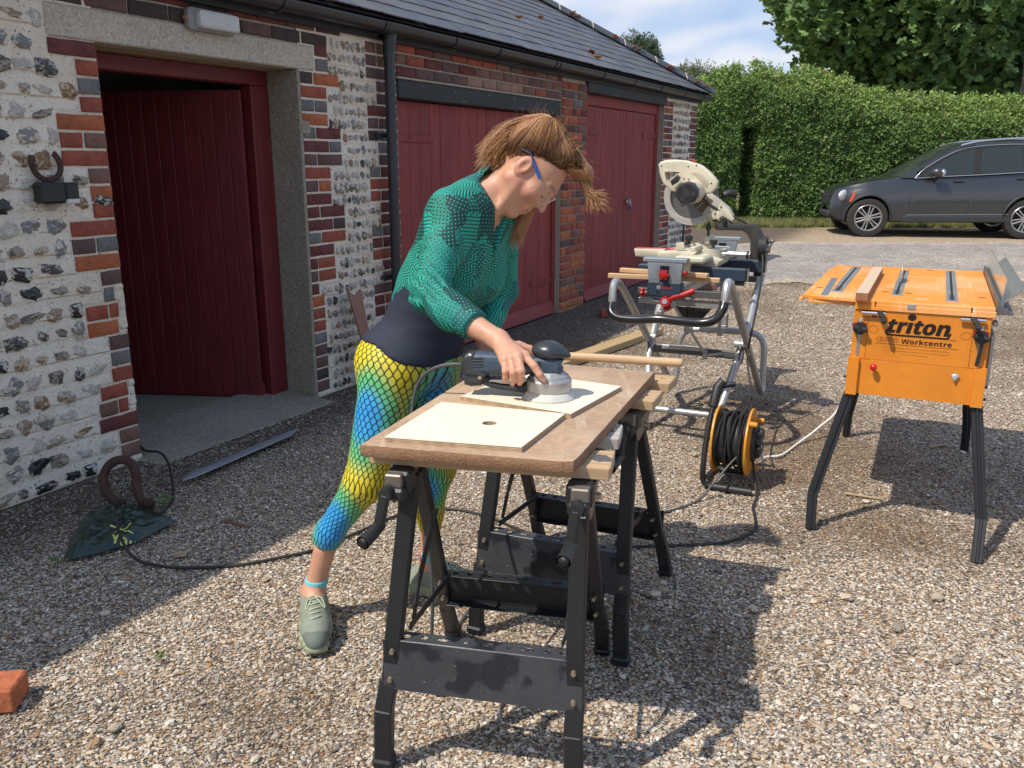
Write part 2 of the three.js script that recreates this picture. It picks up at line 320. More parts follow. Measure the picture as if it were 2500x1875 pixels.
{ // worn grey drive that crosses behind the yard, 4 mm above the gravel
  const roadMaps = makeMaps(512, 512, (x, y) => { const a = tfbm(x, y, 8, 31, 5), s = tnoise(x, y, 100, 5), l = tnoise(x, y, 150, 12); const v = 0.225 + 0.12 * (a - 0.5) + (s > 0.68 ? 0.20 : 0) - (l > 0.76 ? 0.10 : 0); return [v * 1.10, v, v * 0.89, s, 0.5]; });
  const P = [], U = [], I = [], RC = [], nx = 420, nz = 40;
  for (let j = 0; j <= nz; j++) for (let i = 0; i <= nx; i++) {
    const x = lerp(-6, 26, i / nx), far = -14.6 - 0.5 * fbm(x * 0.5, 2, 1, 4) - 0.4 * fbm(x * 3, 2, 9, 3) - 0.02 * x, near = -10.6 + 1.3 * fbm(x * 0.45, 7, 3, 4) + 0.8 * fbm(x * 2.2, 3, 6, 4) + 0.06 * x, z = lerp(near, far, j / nz);
    P.push(x, groundHeight(x, z) + 0.002, z); U.push(x, -z); const dust = sstep(fbm(x * 0.5 + 2, z * 1.1, 4, 4), -0.05, 0.3), e = Math.min(j, nz - j) / nz; RC.push(...mixc(mixc([0.94, 0.92, 0.90], [1.25, 1.16, 1.04], dust * 0.7), [1.25, 1.14, 1.0], 1 - sstep(e, 0, 0.10)));
  }
  for (let j = 0; j < nz; j++) for (let i = 0; i < nx; i++) { const a = j * (nx + 1) + i, b = a + 1, c = a + nx + 1, d = c + 1; I.push(a, b, c, b, d, c); }
  const g = new THREE.BufferGeometry(); g.setAttribute('position', new THREE.Float32BufferAttribute(P, 3)); g.setAttribute('uv', new THREE.Float32BufferAttribute(U, 2)); g.setAttribute('color', new THREE.Float32BufferAttribute(RC, 3)); g.setIndex(I); g.computeVertexNormals();
  struct('road', g, mat(0xffffff, 0.95, 0, { vertexColors: true, map: rep(roadMaps.map, 0.7), bumpMap: rep(roadMaps.bump, 0.7), bumpScale: 0.004 }));
}
// ---------------------------------------------------------------- the flint and brick barn (x along the wall, z out of the wall)
const mortarMaps = makeMaps(1024, 1024, (x, y) => {             // lime mortar with grit, 1 m tile
  const a = tfbm(x, y, 5, 3, 5), b = tfbm(x, y, 90, 8, 2), p = tnoise(x, y, 130, 6), q = tnoise(x, y, 210, 16), st = sstep(tfbm(x, y, 4, 44, 4), 0.5, 0.75);
  let v = 0.70 + 0.16 * (a - 0.5) + 0.10 * (b - 0.5); let c = [v * 1.0, v * 0.91, v * 0.76]; c = mixc(c, [v * 0.92, v * 0.78, v * 0.58], st * 0.55);
  if (p > 0.90) c = mixc(c, [0.14, 0.12, 0.10], 0.75); if (q > 0.93) c = mixc(c, [0.30, 0.20, 0.12], 0.7);
  return [...c, 0.5 + 0.4 * (b - 0.5) + 0.3 * (a - 0.5) - (p > 0.9 ? 0.35 : 0), 0.5];
});
const concreteMaps = makeMaps(1024, 1024, (x, y) => {           // exposed-aggregate concrete, 0.6 m tile
  const a = tfbm(x, y, 4, 13, 5), p = tfbm(x, y, 70, 18, 2), q = tnoise(x, y, 150, 19), w = tnoise(x, y, 110, 29);
  const v = 0.40 + 0.12 * (a - 0.5) + 0.20 * (p - 0.5); let c = [v, v * 0.92, v * 0.79]; if (q > 0.84) c = mixc(c, [0.18, 0.15, 0.12], 0.7); if (w > 0.86) c = mixc(c, [0.66, 0.62, 0.54], 0.7);
  return [...c, 0.5 + 0.7 * (p - 0.5), 0.5];
});
const brickMaps = makeMaps(512, 512, (x, y) => {                // fired clay, near white, 0.5 m tile
  const a = tfbm(x, y, 7, 23, 5), b = tfbm(x, y, 50, 28, 3), p = tnoise(x, y, 90, 26), q = sstep(tfbm(x, y, 12, 77, 4), 0.58, 0.7);
  let v = 0.86 + 0.5 * (a - 0.5) + 0.4 * (b - 0.5); let c = [v, v, v]; c = mixc(c, [v * 0.7, v * 0.75, v * 0.8], q * 0.6); if (p > 0.93) c = mixc(c, [0.3, 0.28, 0.27], 0.7);
  return [...c, 0.5 + 0.5 * (a - 0.5) + 0.6 * (b - 0.5) - (p > 0.93 ? 0.4 : 0), 0.5];
});
const MORTAR = mat(rgb(1.0, 1.0, 1.0), 0.95, 0, { map: mortarMaps.map, bumpMap: mortarMaps.bump, bumpScale: 0.006 });
const GREYMORTAR = mat(rgb(0.60, 0.59, 0.57), 0.95, 0, { map: mortarMaps.map, bumpMap: mortarMaps.bump, bumpScale: 0.006 });
const CONCRETE = mat(rgb(1.12, 1.10, 1.05), 0.93, 0, { map: rep(concreteMaps.map, 1.6), bumpMap: rep(concreteMaps.bump, 1.6), bumpScale: 0.005 });
const CONCRETE_DARK = mat(rgb(0.66, 0.64, 0.58), 0.95, 0, { map: rep(concreteMaps.map, 1.3), bumpMap: rep(concreteMaps.bump, 1.3), bumpScale: 0.006 });
const BK = {};
for (const [k, c] of Object.entries({ maroon: [0.155, 0.045, 0.040], red: [0.34, 0.088, 0.052], orange: [0.46, 0.135, 0.055], grey: [0.185, 0.175, 0.170], brown: [0.22, 0.115, 0.082], plum: [0.150, 0.082, 0.076], dark: [0.075, 0.050, 0.048], pale: [0.36, 0.21, 0.165] }))
  BK[k] = mat(rgb(...c), 0.9, 0, { map: rep(brickMaps.map, 2), bumpMap: rep(brickMaps.bump, 2), bumpScale: 0.003 });
const paintMaps = (c, chip, seed, amount) => makeMaps(384, 384, (x, y) => { const a = tfbm(x, y, 5, seed, 4), g = tfbm(x, y, 64, seed + 3, 2, 4), q = tnoise(x, y, 96, seed + 7, 20) > amount && tnoise(x, y, 17, seed + 9, 11) > 0.62 ? 1 : 0, d = sstep(tfbm(x, y, 30, seed + 13, 3, 3), 0.62, 0.8); const v = 0.86 + 0.30 * (a - 0.5) + 0.22 * (g - 0.5); let k = [c[0] * v, c[1] * v, c[2] * v]; k = mixc(k, [c[0] * 1.35, c[1] * 1.9, c[2] * 1.9], d * 0.35); if (q) k = mixc(k, chip, 0.75); return [...k, 0.5 + 0.5 * (g - 0.5) - q * 0.3, 0.5]; });
const PAINT = (c, r = 0.60, seed = 1, chip = [0.40, 0.25, 0.22], amount = 0.975) => { const m = paintMaps(c, chip, seed, amount); return mat(0xffffff, r, 0, { map: rep(m.map, 1.1), bumpMap: rep(m.bump, 1.1), bumpScale: 0.0016 }); };
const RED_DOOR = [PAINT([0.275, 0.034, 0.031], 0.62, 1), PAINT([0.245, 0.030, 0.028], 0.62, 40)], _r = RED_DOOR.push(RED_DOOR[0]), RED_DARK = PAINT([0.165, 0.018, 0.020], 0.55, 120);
const BLACK_WOOD = PAINT([0.016, 0.017, 0.020], 0.6, 160, [0.30, 0.29, 0.27], 0.93);
const BLACK_PIPE = mat(rgb(0.026, 0.029, 0.033), 0.36, 0, { bumpMap: rep(wearMaps.bump, 3), bumpScale: 0.0006 });

const barn = thing('flint_barn', 'long flint and brick barn with red doors, black gutter and slate roof', 'barn', [WA.x, 0, WA.z], Math.PI / 2 - WANG);
const BR = rng(11);
const wall = part('wall', [
  bb(-4.2, -0.3, -0.36, -0.90, 3.3, -0.016, 0.001), bb(-0.90, -0.3, -0.36, -0.006, 2.16, -0.016, 0.001), bb(-0.006, 2.03, -0.36, 1.29, 2.16, -0.012, 0.001),  // first box: unseen taller end, added for its wider ground shadow
  bb(1.29, -0.3, -0.36, 2.215, 2.16, -0.016, 0.001), bb(2.215, 1.93, -0.36, 4.765, 2.16, -0.012, 0.001), bb(4.765, -0.3, -0.36, 5.325, 2.14, -0.010, 0.001), bb(7.605, -0.3, -0.36, 8.935, 2.16, -0.012, 0.001),
  bb(5.325, 2.04, -0.36, 7.605, 2.16, -0.1, 0.001), bb(-4.2, -0.3, -4.7, 8.93, 2.16, -4.4, 0.001), bb(8.63, -0.3, -4.4, 8.93, 2.16, -0.36, 0.001), bb(-4.2, -0.3, -4.4, -3.9, 2.6, -0.36, 0.001), bb(2.1, -0.3, -4.4, 2.3, 2.5, -0.36, 0.001)], GREYMORTAR, barn);

// one brick: a worn face with rounded arrises, seen at the front and where it turns a corner
const brickCache = {};
function brickGeo(w, h, dep, seed) {
  const key = `${w.toFixed(3)}_${h.toFixed(3)}_${dep}_${seed}`; if (brickCache[key]) return brickCache[key];
  const nx = Math.max(4, Math.round(w / 0.03)), ny = 4, P = [], I = [], R = rng(seed * 131 + 7);
  const e = (t, n) => (t === 0 ? 0 : t === n ? 1 : t === 1 ? 0.09 : t === n - 1 ? 0.91 : t / n);
  const out = []; for (let k = 0; k < 4 * 8; k++) out.push((R() - 0.5));
  for (let j = 0; j <= ny; j++) for (let i = 0; i <= nx; i++) {
    let x = (i === 0 ? 0 : i === nx ? 1 : i === 1 ? 0.006 / w : i === nx - 1 ? 1 - 0.006 / w : (i - 0.5) / (nx - 1)) * w - w / 2, y = e(j, ny) * h - h / 2;
    const rim = i === 0 || j === 0 || i === nx || j === ny, n = fbm(x * 25 + seed * 5, y * 25, seed, 3);
    if (rim) { x -= Math.sign(x) * Math.max(0, n) * 0.009; y -= Math.sign(y) * Math.max(0, fbm(x * 30, y * 9 + seed, 3, 2)) * 0.008; }
    P.push(x, y, rim ? -0.004 - Math.max(0, n) * 0.008 : n * 0.004);
  }
  const w1 = nx + 1; for (let j = 0; j < ny; j++) for (let i = 0; i < nx; i++) { const a = j * w1 + i; I.push(a, a + 1, a + w1, a + 1, a + w1 + 1, a + w1); }
  const ring = []; for (let i = 0; i <= nx; i++) ring.push(i); for (let j = 1; j <= ny; j++) ring.push(j * w1 + nx); for (let i = nx - 1; i >= 0; i--) ring.push(ny * w1 + i); for (let j = ny - 1; j > 0; j--) ring.push(j * w1);
  const b = P.length / 3; ring.forEach(k => P.push(P[3 * k], P[3 * k + 1], -dep));
  ring.forEach((k, i) => { const n = (i + 1) % ring.length; I.push(k, b + i, ring[n], b + i, b + n, ring[n]); });
  const g = new THREE.BufferGeometry(); g.setAttribute('position', new THREE.Float32BufferAttribute(P, 3)); g.setIndex(I);
  const f = fin(g.toNonIndexed(), undefined, 0.9), uv = f.attributes.uv; for (let i = 0; i < uv.count; i++) uv.setXY(i, uv.getX(i) + seed * 0.37, uv.getY(i) + seed * 0.23);
  return brickCache[key] = f;
}
const bricks = [], overflow = {};
function brick(s0, s1, y0, y1, tone, d = 0, dep = 0.03) { bricks.push({ s0, s1, y0, y1, tone, d, dep }); }
const tone = (...list) => list[Math.floor(BR() * list.length)];

// left jamb, from the lintel down: widths are measured back from the opening
const C = 0.075;
[[[0.222, 'maroon']], [[0.105, 'red']], [[0.105, 'grey']], [[0.105, 'red']], [[0.222, 'orange']], [[0.105, 'brown'], [0.105, 'red']], [[0.222, 'red']], [[0.104, 'brown']], [[0.104, 'orange']], [[0.104, 'red']],
  [[0.222, 'red']], [[0.105, 'grey'], [0.11, 'plum']], [[0.22, 'orange']], [[0.104, 'plum']], [[-0.05, ''], [0.05, 'grey']], [[-0.035, ''], [0.045, 'red'], [0.11, 'red']], [[-0.045, ''], [0.155, 'orange']], [[0.10, 'plum']], [[0.10, 'grey']], [[0.105, 'red']],
  [[-0.035, ''], [0.14, 'red']], [[-0.04, ''], [0.05, 'red'], [0.09, 'brown']], [[0.20, 'maroon']], [[0.104, 'brown']], [[0.104, 'brown']]].forEach((row, k) => {
  const y1 = 1.897 - k * C; let s = 0;
  for (const [w, t] of row) { if (w < 0) { s += w; continue; } brick(s - w + (s < 0 ? 0 : 0), s - 0.0, y1 - 0.064, y1, t, 0.004 + 0.005 * BR(), s === 0 ? 0.12 : 0.03); s -= w + 0.010; }
});
// the course on the lintel
for (let s = -0.26, k = 0; s < 1.5; s += 0.225, k++) brick(s + 0.006, s + 0.219, 2.042, 2.104, tone('dark', 'plum', 'dark', 'maroon'), 0.002);
for (let s = -0.36, k = 0; s < 1.5; s += 0.225, k++) brick(s + 0.006, s + 0.219, 2.116, 2.175, tone('dark', 'plum', 'maroon'), 0.002);
// right of the opening
brick(1.425, 1.53, 1.985, 2.048, 'maroon', 0.004); brick(1.425, 1.535, 1.905, 1.972, 'grey', 0.004);
const H = 0.104, S = 0.216;
[[[H, 'dark'], [S, 'orange']], [[S, 'red']], [[H, 'grey'], [H, 'grey']], [[S, 'orange']], [[H, 'grey'], [S, 'maroon']], [[S, 'maroon'], [H, 'grey']], [[H, 'plum'], [S, 'plum']], [[S, 'red']], [[H, 'plum'], [H, 'orange']], [[S, 'maroon']], [[H, 'maroon'], [S, 'maroon']], [[S, 'maroon'], [H, 'dark']],
  [[H, 'grey'], [S, 'red']], [[S, 'maroon']], [[0.06, 'maroon'], [0.15, 'red']], [[0.06, 'plum'], [0.15, 'red']], [[0.06, 'maroon']], [[H, 'orange']], [[H, 'red']], [[H, 'red']], [[H, 'grey']], [[H, 'plum']], [[H, 'plum']], [[H, 'dark']], [[H, 'plum']]].forEach((row, k) => {
  let s = 1.29; const y1 = 1.893 - k * C;
  for (const [w, t] of row) { brick(s, s + w, y1 - 0.063, y1, t, 0.003 + 0.005 * BR()); s += w + 0.010; }
});
// toothed bricks beside the downpipe
for (let k = 0, y1 = 2.118; y1 > 0.03; k++, y1 -= C) {
  const wide = k % 5 < 3, s0 = wide ? 1.895 : 1.995, t = () => (y1 > 1.75 ? tone('plum', 'brown', 'plum') : tone('plum', 'dark', 'maroon', 'grey', 'maroon', 'dark', 'red'));
  if (wide && k % 3 !== 2) { brick(s0, s0 + H, y1 - 0.063, y1, t(), 0.004); brick(s0 + H + 0.01, 2.205, y1 - 0.063, y1, t(), 0.004, 0.09); } else brick(s0, 2.205, y1 - 0.063, y1, t(), 0.004, 0.09);
}
// over the first garage door
for (let r = 0; r < 3; r++) for (let s = 2.215 - (r % 2) * 0.11; s < 4.76; s += 0.222) { const a = Math.max(2.216, s + 0.005), b = Math.min(4.755, s + 0.215); if (b - a > 0.03) brick(a, b, 1.944 + r * C, 2.006 + r * C, s > 3.0 && s < 4.0 && r === 0 ? tone('pale', 'pale', 'brown') : tone('brown', 'plum', 'brown', 'maroon', 'plum', 'red'), 0.003); }
// the pier between the garage doors
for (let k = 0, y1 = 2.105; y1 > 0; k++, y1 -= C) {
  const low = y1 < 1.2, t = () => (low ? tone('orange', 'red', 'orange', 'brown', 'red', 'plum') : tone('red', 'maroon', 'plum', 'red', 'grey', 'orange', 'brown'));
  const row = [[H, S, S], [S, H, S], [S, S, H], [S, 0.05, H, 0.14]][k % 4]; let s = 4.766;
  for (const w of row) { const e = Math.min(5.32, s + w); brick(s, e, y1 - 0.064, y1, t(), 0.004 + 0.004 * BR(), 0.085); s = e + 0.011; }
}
// far pier
for (let k = 0, y1 = 2.10; y1 > 0; k++, y1 -= C) {
  const t = () => tone('maroon', 'plum', 'red', 'plum', 'brown', 'grey', 'orange');
  if (k % 2) { brick(7.61, 7.71, y1 - 0.064, y1, t(), 0.004, 0.1); brick(7.722, 7.93, y1 - 0.064, y1, t(), 0.004); } else { brick(7.61, 7.82, y1 - 0.064, y1, t(), 0.004, 0.1); brick(7.832, 7.93, y1 - 0.064, y1, t(), 0.004); }
  if (k % 2) { brick(8.60, 8.93, y1 - 0.064, y1, t(), 0.004); } else { brick(8.68, 8.79, y1 - 0.064, y1, t(), 0.004); brick(8.80, 8.93, y1 - 0.064, y1, t(), 0.004); }
}
// largest in the picture first; the rest joined
const eye = { s: -2.632, d: 3.461 };
bricks.forEach(b => { const ds = (b.s0 + b.s1) / 2 - eye.s; b.big = (b.s1 - b.s0) * (b.y1 - b.y0) * (1 + 2 * b.dep) / (ds * ds + eye.d * eye.d) * eye.d / Math.hypot(ds, eye.d) * (b.s1 < -0.75 ? 0.01 : 1); });
bricks.sort((a, b) => b.big - a.big);
bricks.forEach((b, i) => {
  const g = brickGeo(b.s1 - b.s0, b.y1 - b.y0, b.dep, i % 9), x = (b.s0 + b.s1) / 2, y = (b.y0 + b.y1) / 2;
  if (i < 300) { const m = part('brick', g, BK[b.tone], wall); m.position.set(x, y, b.d); m.rotation.z = (BR() - 0.5) * 0.008; m.rotation.x = (BR() - 0.5) * 0.02; }
  else (overflow[b.tone] ??= []).push(g.clone().translate(x, y, b.d));
});
{ // the bricks past the limit: one part
  const keys = Object.keys(overflow), g = mergeGeometries(keys.map(k => merge(overflow[k])), true);
  stuffed(part('brickwork', g, keys.map(k => BK[k]), wall));
}
// flint panels: coursed mortar with lips, then the flints
function panel(s0, s1, y0, y1, pitch, step, seed, mask, deep = 0.010) {
  const nx = Math.round((s1 - s0) / step), ny = Math.round((y1 - y0) / step), P = [], I = [];
  for (let j = 0; j <= ny; j++) for (let i = 0; i <= nx; i++) {
    const s = lerp(s0, s1, i / nx), y = lerp(y0, y1, j / ny), wob = 0.010 * fbm(s * 3 + seed, Math.floor(y / pitch) * 3.1, seed, 2) + 0.006 * fbm(s * 14, y * 3, seed + 2, 2), c = (y + wob) / pitch, t = c - Math.floor(c);
    const lip = t < 0.12 ? sstep(t, 0, 0.12) * deep - 0.002 : deep * (1 - 0.55 * t) - 0.002;
    P.push(s, y, mask(s, y) ? -0.003 + 0.003 * fbm(s * 40, y * 40, seed, 2) : lip + 0.005 * fbm(s * 22, y * 22, seed, 3) - 0.002);
  }
  for (let j = 0; j < ny; j++) for (let i = 0; i < nx; i++) { const a = j * (nx + 1) + i, b = a + 1, c = a + nx + 1, d = c + 1; I.push(a, b, c, b, d, c); }
  const g = new THREE.BufferGeometry(); g.setAttribute('position', new THREE.Float32BufferAttribute(P, 3)); g.setIndex(I); return fin(toCreasedNormals(g.toNonIndexed(), 0.8));
}
const inBrick = (s, y, e = 0.009) => (s > -0.23 - e && s < 1.42 + e && y > 1.895 - e && y < 2.2) || bricks.some(b => s > b.s0 - e && s < b.s1 + e && y > b.y0 - e && y < b.y1 + e);
part('mortar_panel', [panel(-1.35, 0, -0.12, 2.16, 0.092, 0.0075, 3, inBrick), bb(-4.2, -0.3, -0.016, -1.35, 3.3, 0.002, 0.001), bb(-1.35, 2.16, -0.016, -0.9, 3.3, 0.0, 0.001)], MORTAR, barn);  // upper parts face the added taller end, out of frame
part('mortar_panel', panel(1.285, 2.21, -0.1, 2.16, C, 0.0075, 8, inBrick, 0.008), MORTAR, barn);
part('mortar_panel', panel(7.60, 8.935, -0.1, 2.16, 0.092, 0.02, 12, (s, y) => s < 7.94 || s > 8.67, 0.008), MORTAR, barn);

function flintMat(seed, core, rind, cut, rough) {
  const m = makeMaps(256, 256, (x, y) => { const a = tfbm(x, y, 5, seed, 4), b = tfbm(x, y, 20, seed + 5, 3), t = sstep(a + 0.25 * (b - 0.5), cut, cut + 0.09), v = 0.85 + 0.4 * (b - 0.5); let c = mixc(core, rind, t); return [c[0] * v, c[1] * v, c[2] * v, 0.4 + 0.4 * b, 0.5]; });
  return mat(0xffffff, rough, 0, { map: rep(m.map, 7), bumpMap: rep(m.bump, 7), bumpScale: 0.003 });
}
const FL = [flintMat(1, [0.030, 0.030, 0.034], [0.55, 0.52, 0.46], 0.62, 0.3), flintMat(2, [0.07, 0.068, 0.066], [0.44, 0.40, 0.34], 0.52, 0.35), flintMat(3, [0.26, 0.24, 0.215], [0.62, 0.56, 0.46], 0.5, 0.5),
  flintMat(4, [0.50, 0.46, 0.39], [0.66, 0.62, 0.55], 0.5, 0.7), flintMat(5, [0.26, 0.15, 0.07], [0.52, 0.42, 0.30], 0.55, 0.5), flintMat(6, [0.34, 0.25, 0.17], [0.58, 0.52, 0.44], 0.5, 0.6), flintMat(7, [0.10, 0.085, 0.07], [0.36, 0.30, 0.23], 0.48, 0.45), flintMat(8, [0.21, 0.205, 0.20], [0.60, 0.57, 0.50], 0.48, 0.4)];
const flintGeos = Array.from({ length: 12 }, (_, k) => fin(lump(k * 7 + 3, 2, 0.62, [1, 1, 1], true), undefined, k % 3 === 0 ? 0.35 : 0.75)).map((g, k) => { const uv = g.attributes.uv; for (let i = 0; i < uv.count; i++) uv.setXY(i, uv.getX(i) * 0.04 + k * 0.31, uv.getY(i) * 0.04 + k * 0.17); return g; });
const flintSmall = Array.from({ length: 4 }, (_, k) => fin(lump(k * 7 + 3, 1, 0.6), undefined, 0.8));
const flints = [];
function flintRows(s0, s1, y0, y1, pitch, wmin, wmax, gap, seed, dark) {
  const R = rng(seed);
  for (let y = y0 + pitch * 0.56; y < y1; y += pitch) for (let s = s0 + R() * wmax; s < s1;) {
    const w = lerp(wmin, wmax, R()), h = pitch * lerp(0.34, 0.70, R()) , low = 1 - (y - y0) / (y1 - y0);
    if (!inBrick(s - w * 0.5, y, 0.004) && !inBrick(s + w * 0.5, y, 0.004) && s + w / 2 < s1) {
      const q = R(), k = q < dark * (0.3 + low) ? (R() < 0.6 ? 0 : R() < 0.5 ? 1 : 6) : [3, 2, 5, 4, 7, 3, 6, 2, 3, 5][Math.floor(R() * 10)];
      flints.push({ s, y: y + (R() - 0.5) * pitch * 0.12, w: w / 2, h: h / 2, k, g: Math.floor(R() * 12), r: (R() - 0.5) * 0.5, big: w * h / ((s - eye.s) ** 2 + 12) * (s < -0.78 ? 0.02 : 1) });
    }
    s += w * 0.5 + gap * (0.5 + R()) + wmin * 0.6;
  }
}
flintRows(-1.3, 0, -0.02, 2.14, 0.092, 0.042, 0.094, 0.044, 21, 0.25);
flintRows(1.29, 2.2, 0.0, 2.12, C, 0.022, 0.046, 0.020, 22, 0.16);
flintRows(7.95, 8.66, 0.0, 2.1, 0.092, 0.028, 0.05, 0.016, 23, 0.55);
flints.sort((a, b) => b.big - a.big);
{
  const rest = {};
  flints.forEach((f, i) => {
    const sc = [f.w * 1.10, f.h * 1.12, 0.011 + 0.14 * f.h], z = f.s > 5 ? 0.0005 : 0.001;
    if (i < 300) { const m = part('flint', flintGeos[f.g], FL[f.k], wall); m.position.set(f.s, f.y, z); m.scale.set(...sc); m.rotation.z = f.r; }
    else (rest[f.k] ??= []).push(put((f.s > 5 ? flintSmall[f.g % 4] : flintGeos[f.g]).clone(), f.s, f.y, z, 0, 0, f.r, sc));
  });
  const keys = Object.keys(rest); stuffed(part('flintwork', mergeGeometries(keys.map(k => merge(rest[k])), true), keys.map(k => FL[k]), wall));
}
// doorway: lintel, jamb, timber packing, threshold
part('lintel', [bb(-0.222, 1.902, -0.14, 1.412, 2.034, 0.006, 0.006)], CONCRETE, barn, 'rough concrete lintel over the open doorway');
part('door_jamb', [bb(1.262, -0.12, -0.30, 1.289, 1.9, 0.004, 0.004), bb(1.275, 1.555, -0.004, 1.345, 1.625, 0.009, 0.004)], CONCRETE_DARK, barn);
part('threshold', put(bb(-0.02, -0.12, -0.40, 1.275, 0.0, 0.165, 0.02), 0, 0.012, 0, 0.06), CONCRETE_DARK, barn);
part('packing_timber', bb(-0.0, 1.893, -0.30, 1.27, 1.905, -0.142, 0.003, 'x'), mat(rgb(0.34, 0.25, 0.16), 0.9, 0, WOOD), barn);
part('floor', bb(-3.9, -0.3, -4.4, 2.1, 0.012, -0.36, 0.001), CONCRETE_DARK, barn);
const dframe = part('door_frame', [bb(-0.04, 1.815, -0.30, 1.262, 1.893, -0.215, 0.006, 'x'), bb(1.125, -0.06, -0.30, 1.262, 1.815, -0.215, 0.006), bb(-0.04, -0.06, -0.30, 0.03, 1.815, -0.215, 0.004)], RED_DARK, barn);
{ // the leaf stands open into the dark
  const leaf = new THREE.Group(); leaf.name = 'open_door'; leaf.position.set(1.085, -0.012, -0.255); leaf.rotation.y = Math.atan2(-0.93, 0.377) + Math.PI; barn.add(leaf);
  leaf.rotation.y = 0; const dir = Math.atan2(0.93, -0.377); leaf.rotation.y = dir;   // local x runs from the hinge along the leaf
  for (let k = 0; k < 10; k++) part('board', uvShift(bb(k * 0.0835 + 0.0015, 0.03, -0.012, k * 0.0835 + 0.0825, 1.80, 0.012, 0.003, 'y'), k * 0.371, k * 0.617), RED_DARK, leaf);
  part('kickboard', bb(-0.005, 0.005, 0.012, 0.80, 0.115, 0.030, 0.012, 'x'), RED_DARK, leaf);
}
// garage doors
function garageLeaf(s0, s1, y0, y1, d, n, hingeLeft) {
  const L = new THREE.Group(); L.name = 'garage_door'; L.position.set(s0, 0, d); barn.add(L); const w = (s1 - s0) / n, R = rng(Math.round(s0 * 100));
  for (let k = 0; k < n; k++) part('board', uvShift(bb(k * w + 0.0012, y0, -0.025, (k + 1) * w - 0.0012, y1, (R() - 0.5) * 0.003, 0.003, 'y'), R(), R()), RED_DOOR[Math.floor(R() * 3)], L);
  part('kickboard', slab([[0, y0 - 0.005], [0.06, y0 - 0.005], [0.045, y0 + 0.035], [0.012, y0 + 0.1], [0, y0 + 0.1]], s1 - s0 - 0.01, 0.003, 'z').rotateY(-Math.PI / 2).scale(1, 1, 1).translate((s1 - s0) / 2, 0, 0.003), RED_DOOR[2], L);
  for (const y of [y1 - 0.245, y0 + 0.30]) { const a = hingeLeft ? -0.03 : s1 - s0 - 0.42, b = hingeLeft ? 0.42 : s1 - s0 + 0.03; part('hinge', [bb(a, y - 0.024, 0.002, b, y + 0.024, 0.011, 0.002), rod(V(hingeLeft ? -0.032 : s1 - s0 + 0.032, y - 0.05, 0.014), V(hingeLeft ? -0.032 : s1 - s0 + 0.032, y + 0.05, 0.014), 0.011), rod(V(hingeLeft ? 0.14 : s1 - s0 - 0.14, y + 0.002, 0.008), V(hingeLeft ? 0.14 : s1 - s0 - 0.14, y + 0.002, 0.016), 0.010)], RED_DOOR[1], L); }
  return L;
}
garageLeaf(2.305, 3.505, 0.02, 1.80, -0.075, 9, true); garageLeaf(3.511, 4.700, 0.02, 1.80, -0.075, 9, false);
garageLeaf(5.42, 6.585, 0.02, 1.935, -0.085, 12, true); garageLeaf(6.592, 7.53, 0.02, 1.935, -0.085, 10, false);
part('door_post', bb(2.216, 0, -0.16, 2.302, 1.805, -0.055, 0.004), RED_DOOR[1], barn); part('door_post', bb(4.703, 0, -0.16, 4.764, 1.805, -0.06, 0.004), RED_DOOR[1], barn);
part('door_frame', [bb(5.326, 0, -0.16, 5.417, 2.04, -0.07, 0.004), bb(7.533, 0, -0.16, 7.604, 2.04, -0.07, 0.004), bb(5.42, 1.94, -0.16, 7.53, 2.04, -0.068, 0.004, 'x')], RED_DOOR[2], barn);
part('backing_board', bb(2.25, 0, -0.18, 4.75, 1.81, -0.162), BLACK_WOOD, barn); part('backing_board', bb(5.35, 0, -0.18, 7.6, 2.05, -0.162), BLACK_WOOD, barn);
part('lintel', bb(2.222, 1.805, -0.15, 4.70, 1.926, 0.006, 0.008, 'x'), BLACK_WOOD, barn, 'black painted timber lintel over the first garage doors');
part('mortar_fillet', bb(2.222, 1.927, -0.02, 4.72, 1.941, 0.004, 0.004), GREYMORTAR, barn);

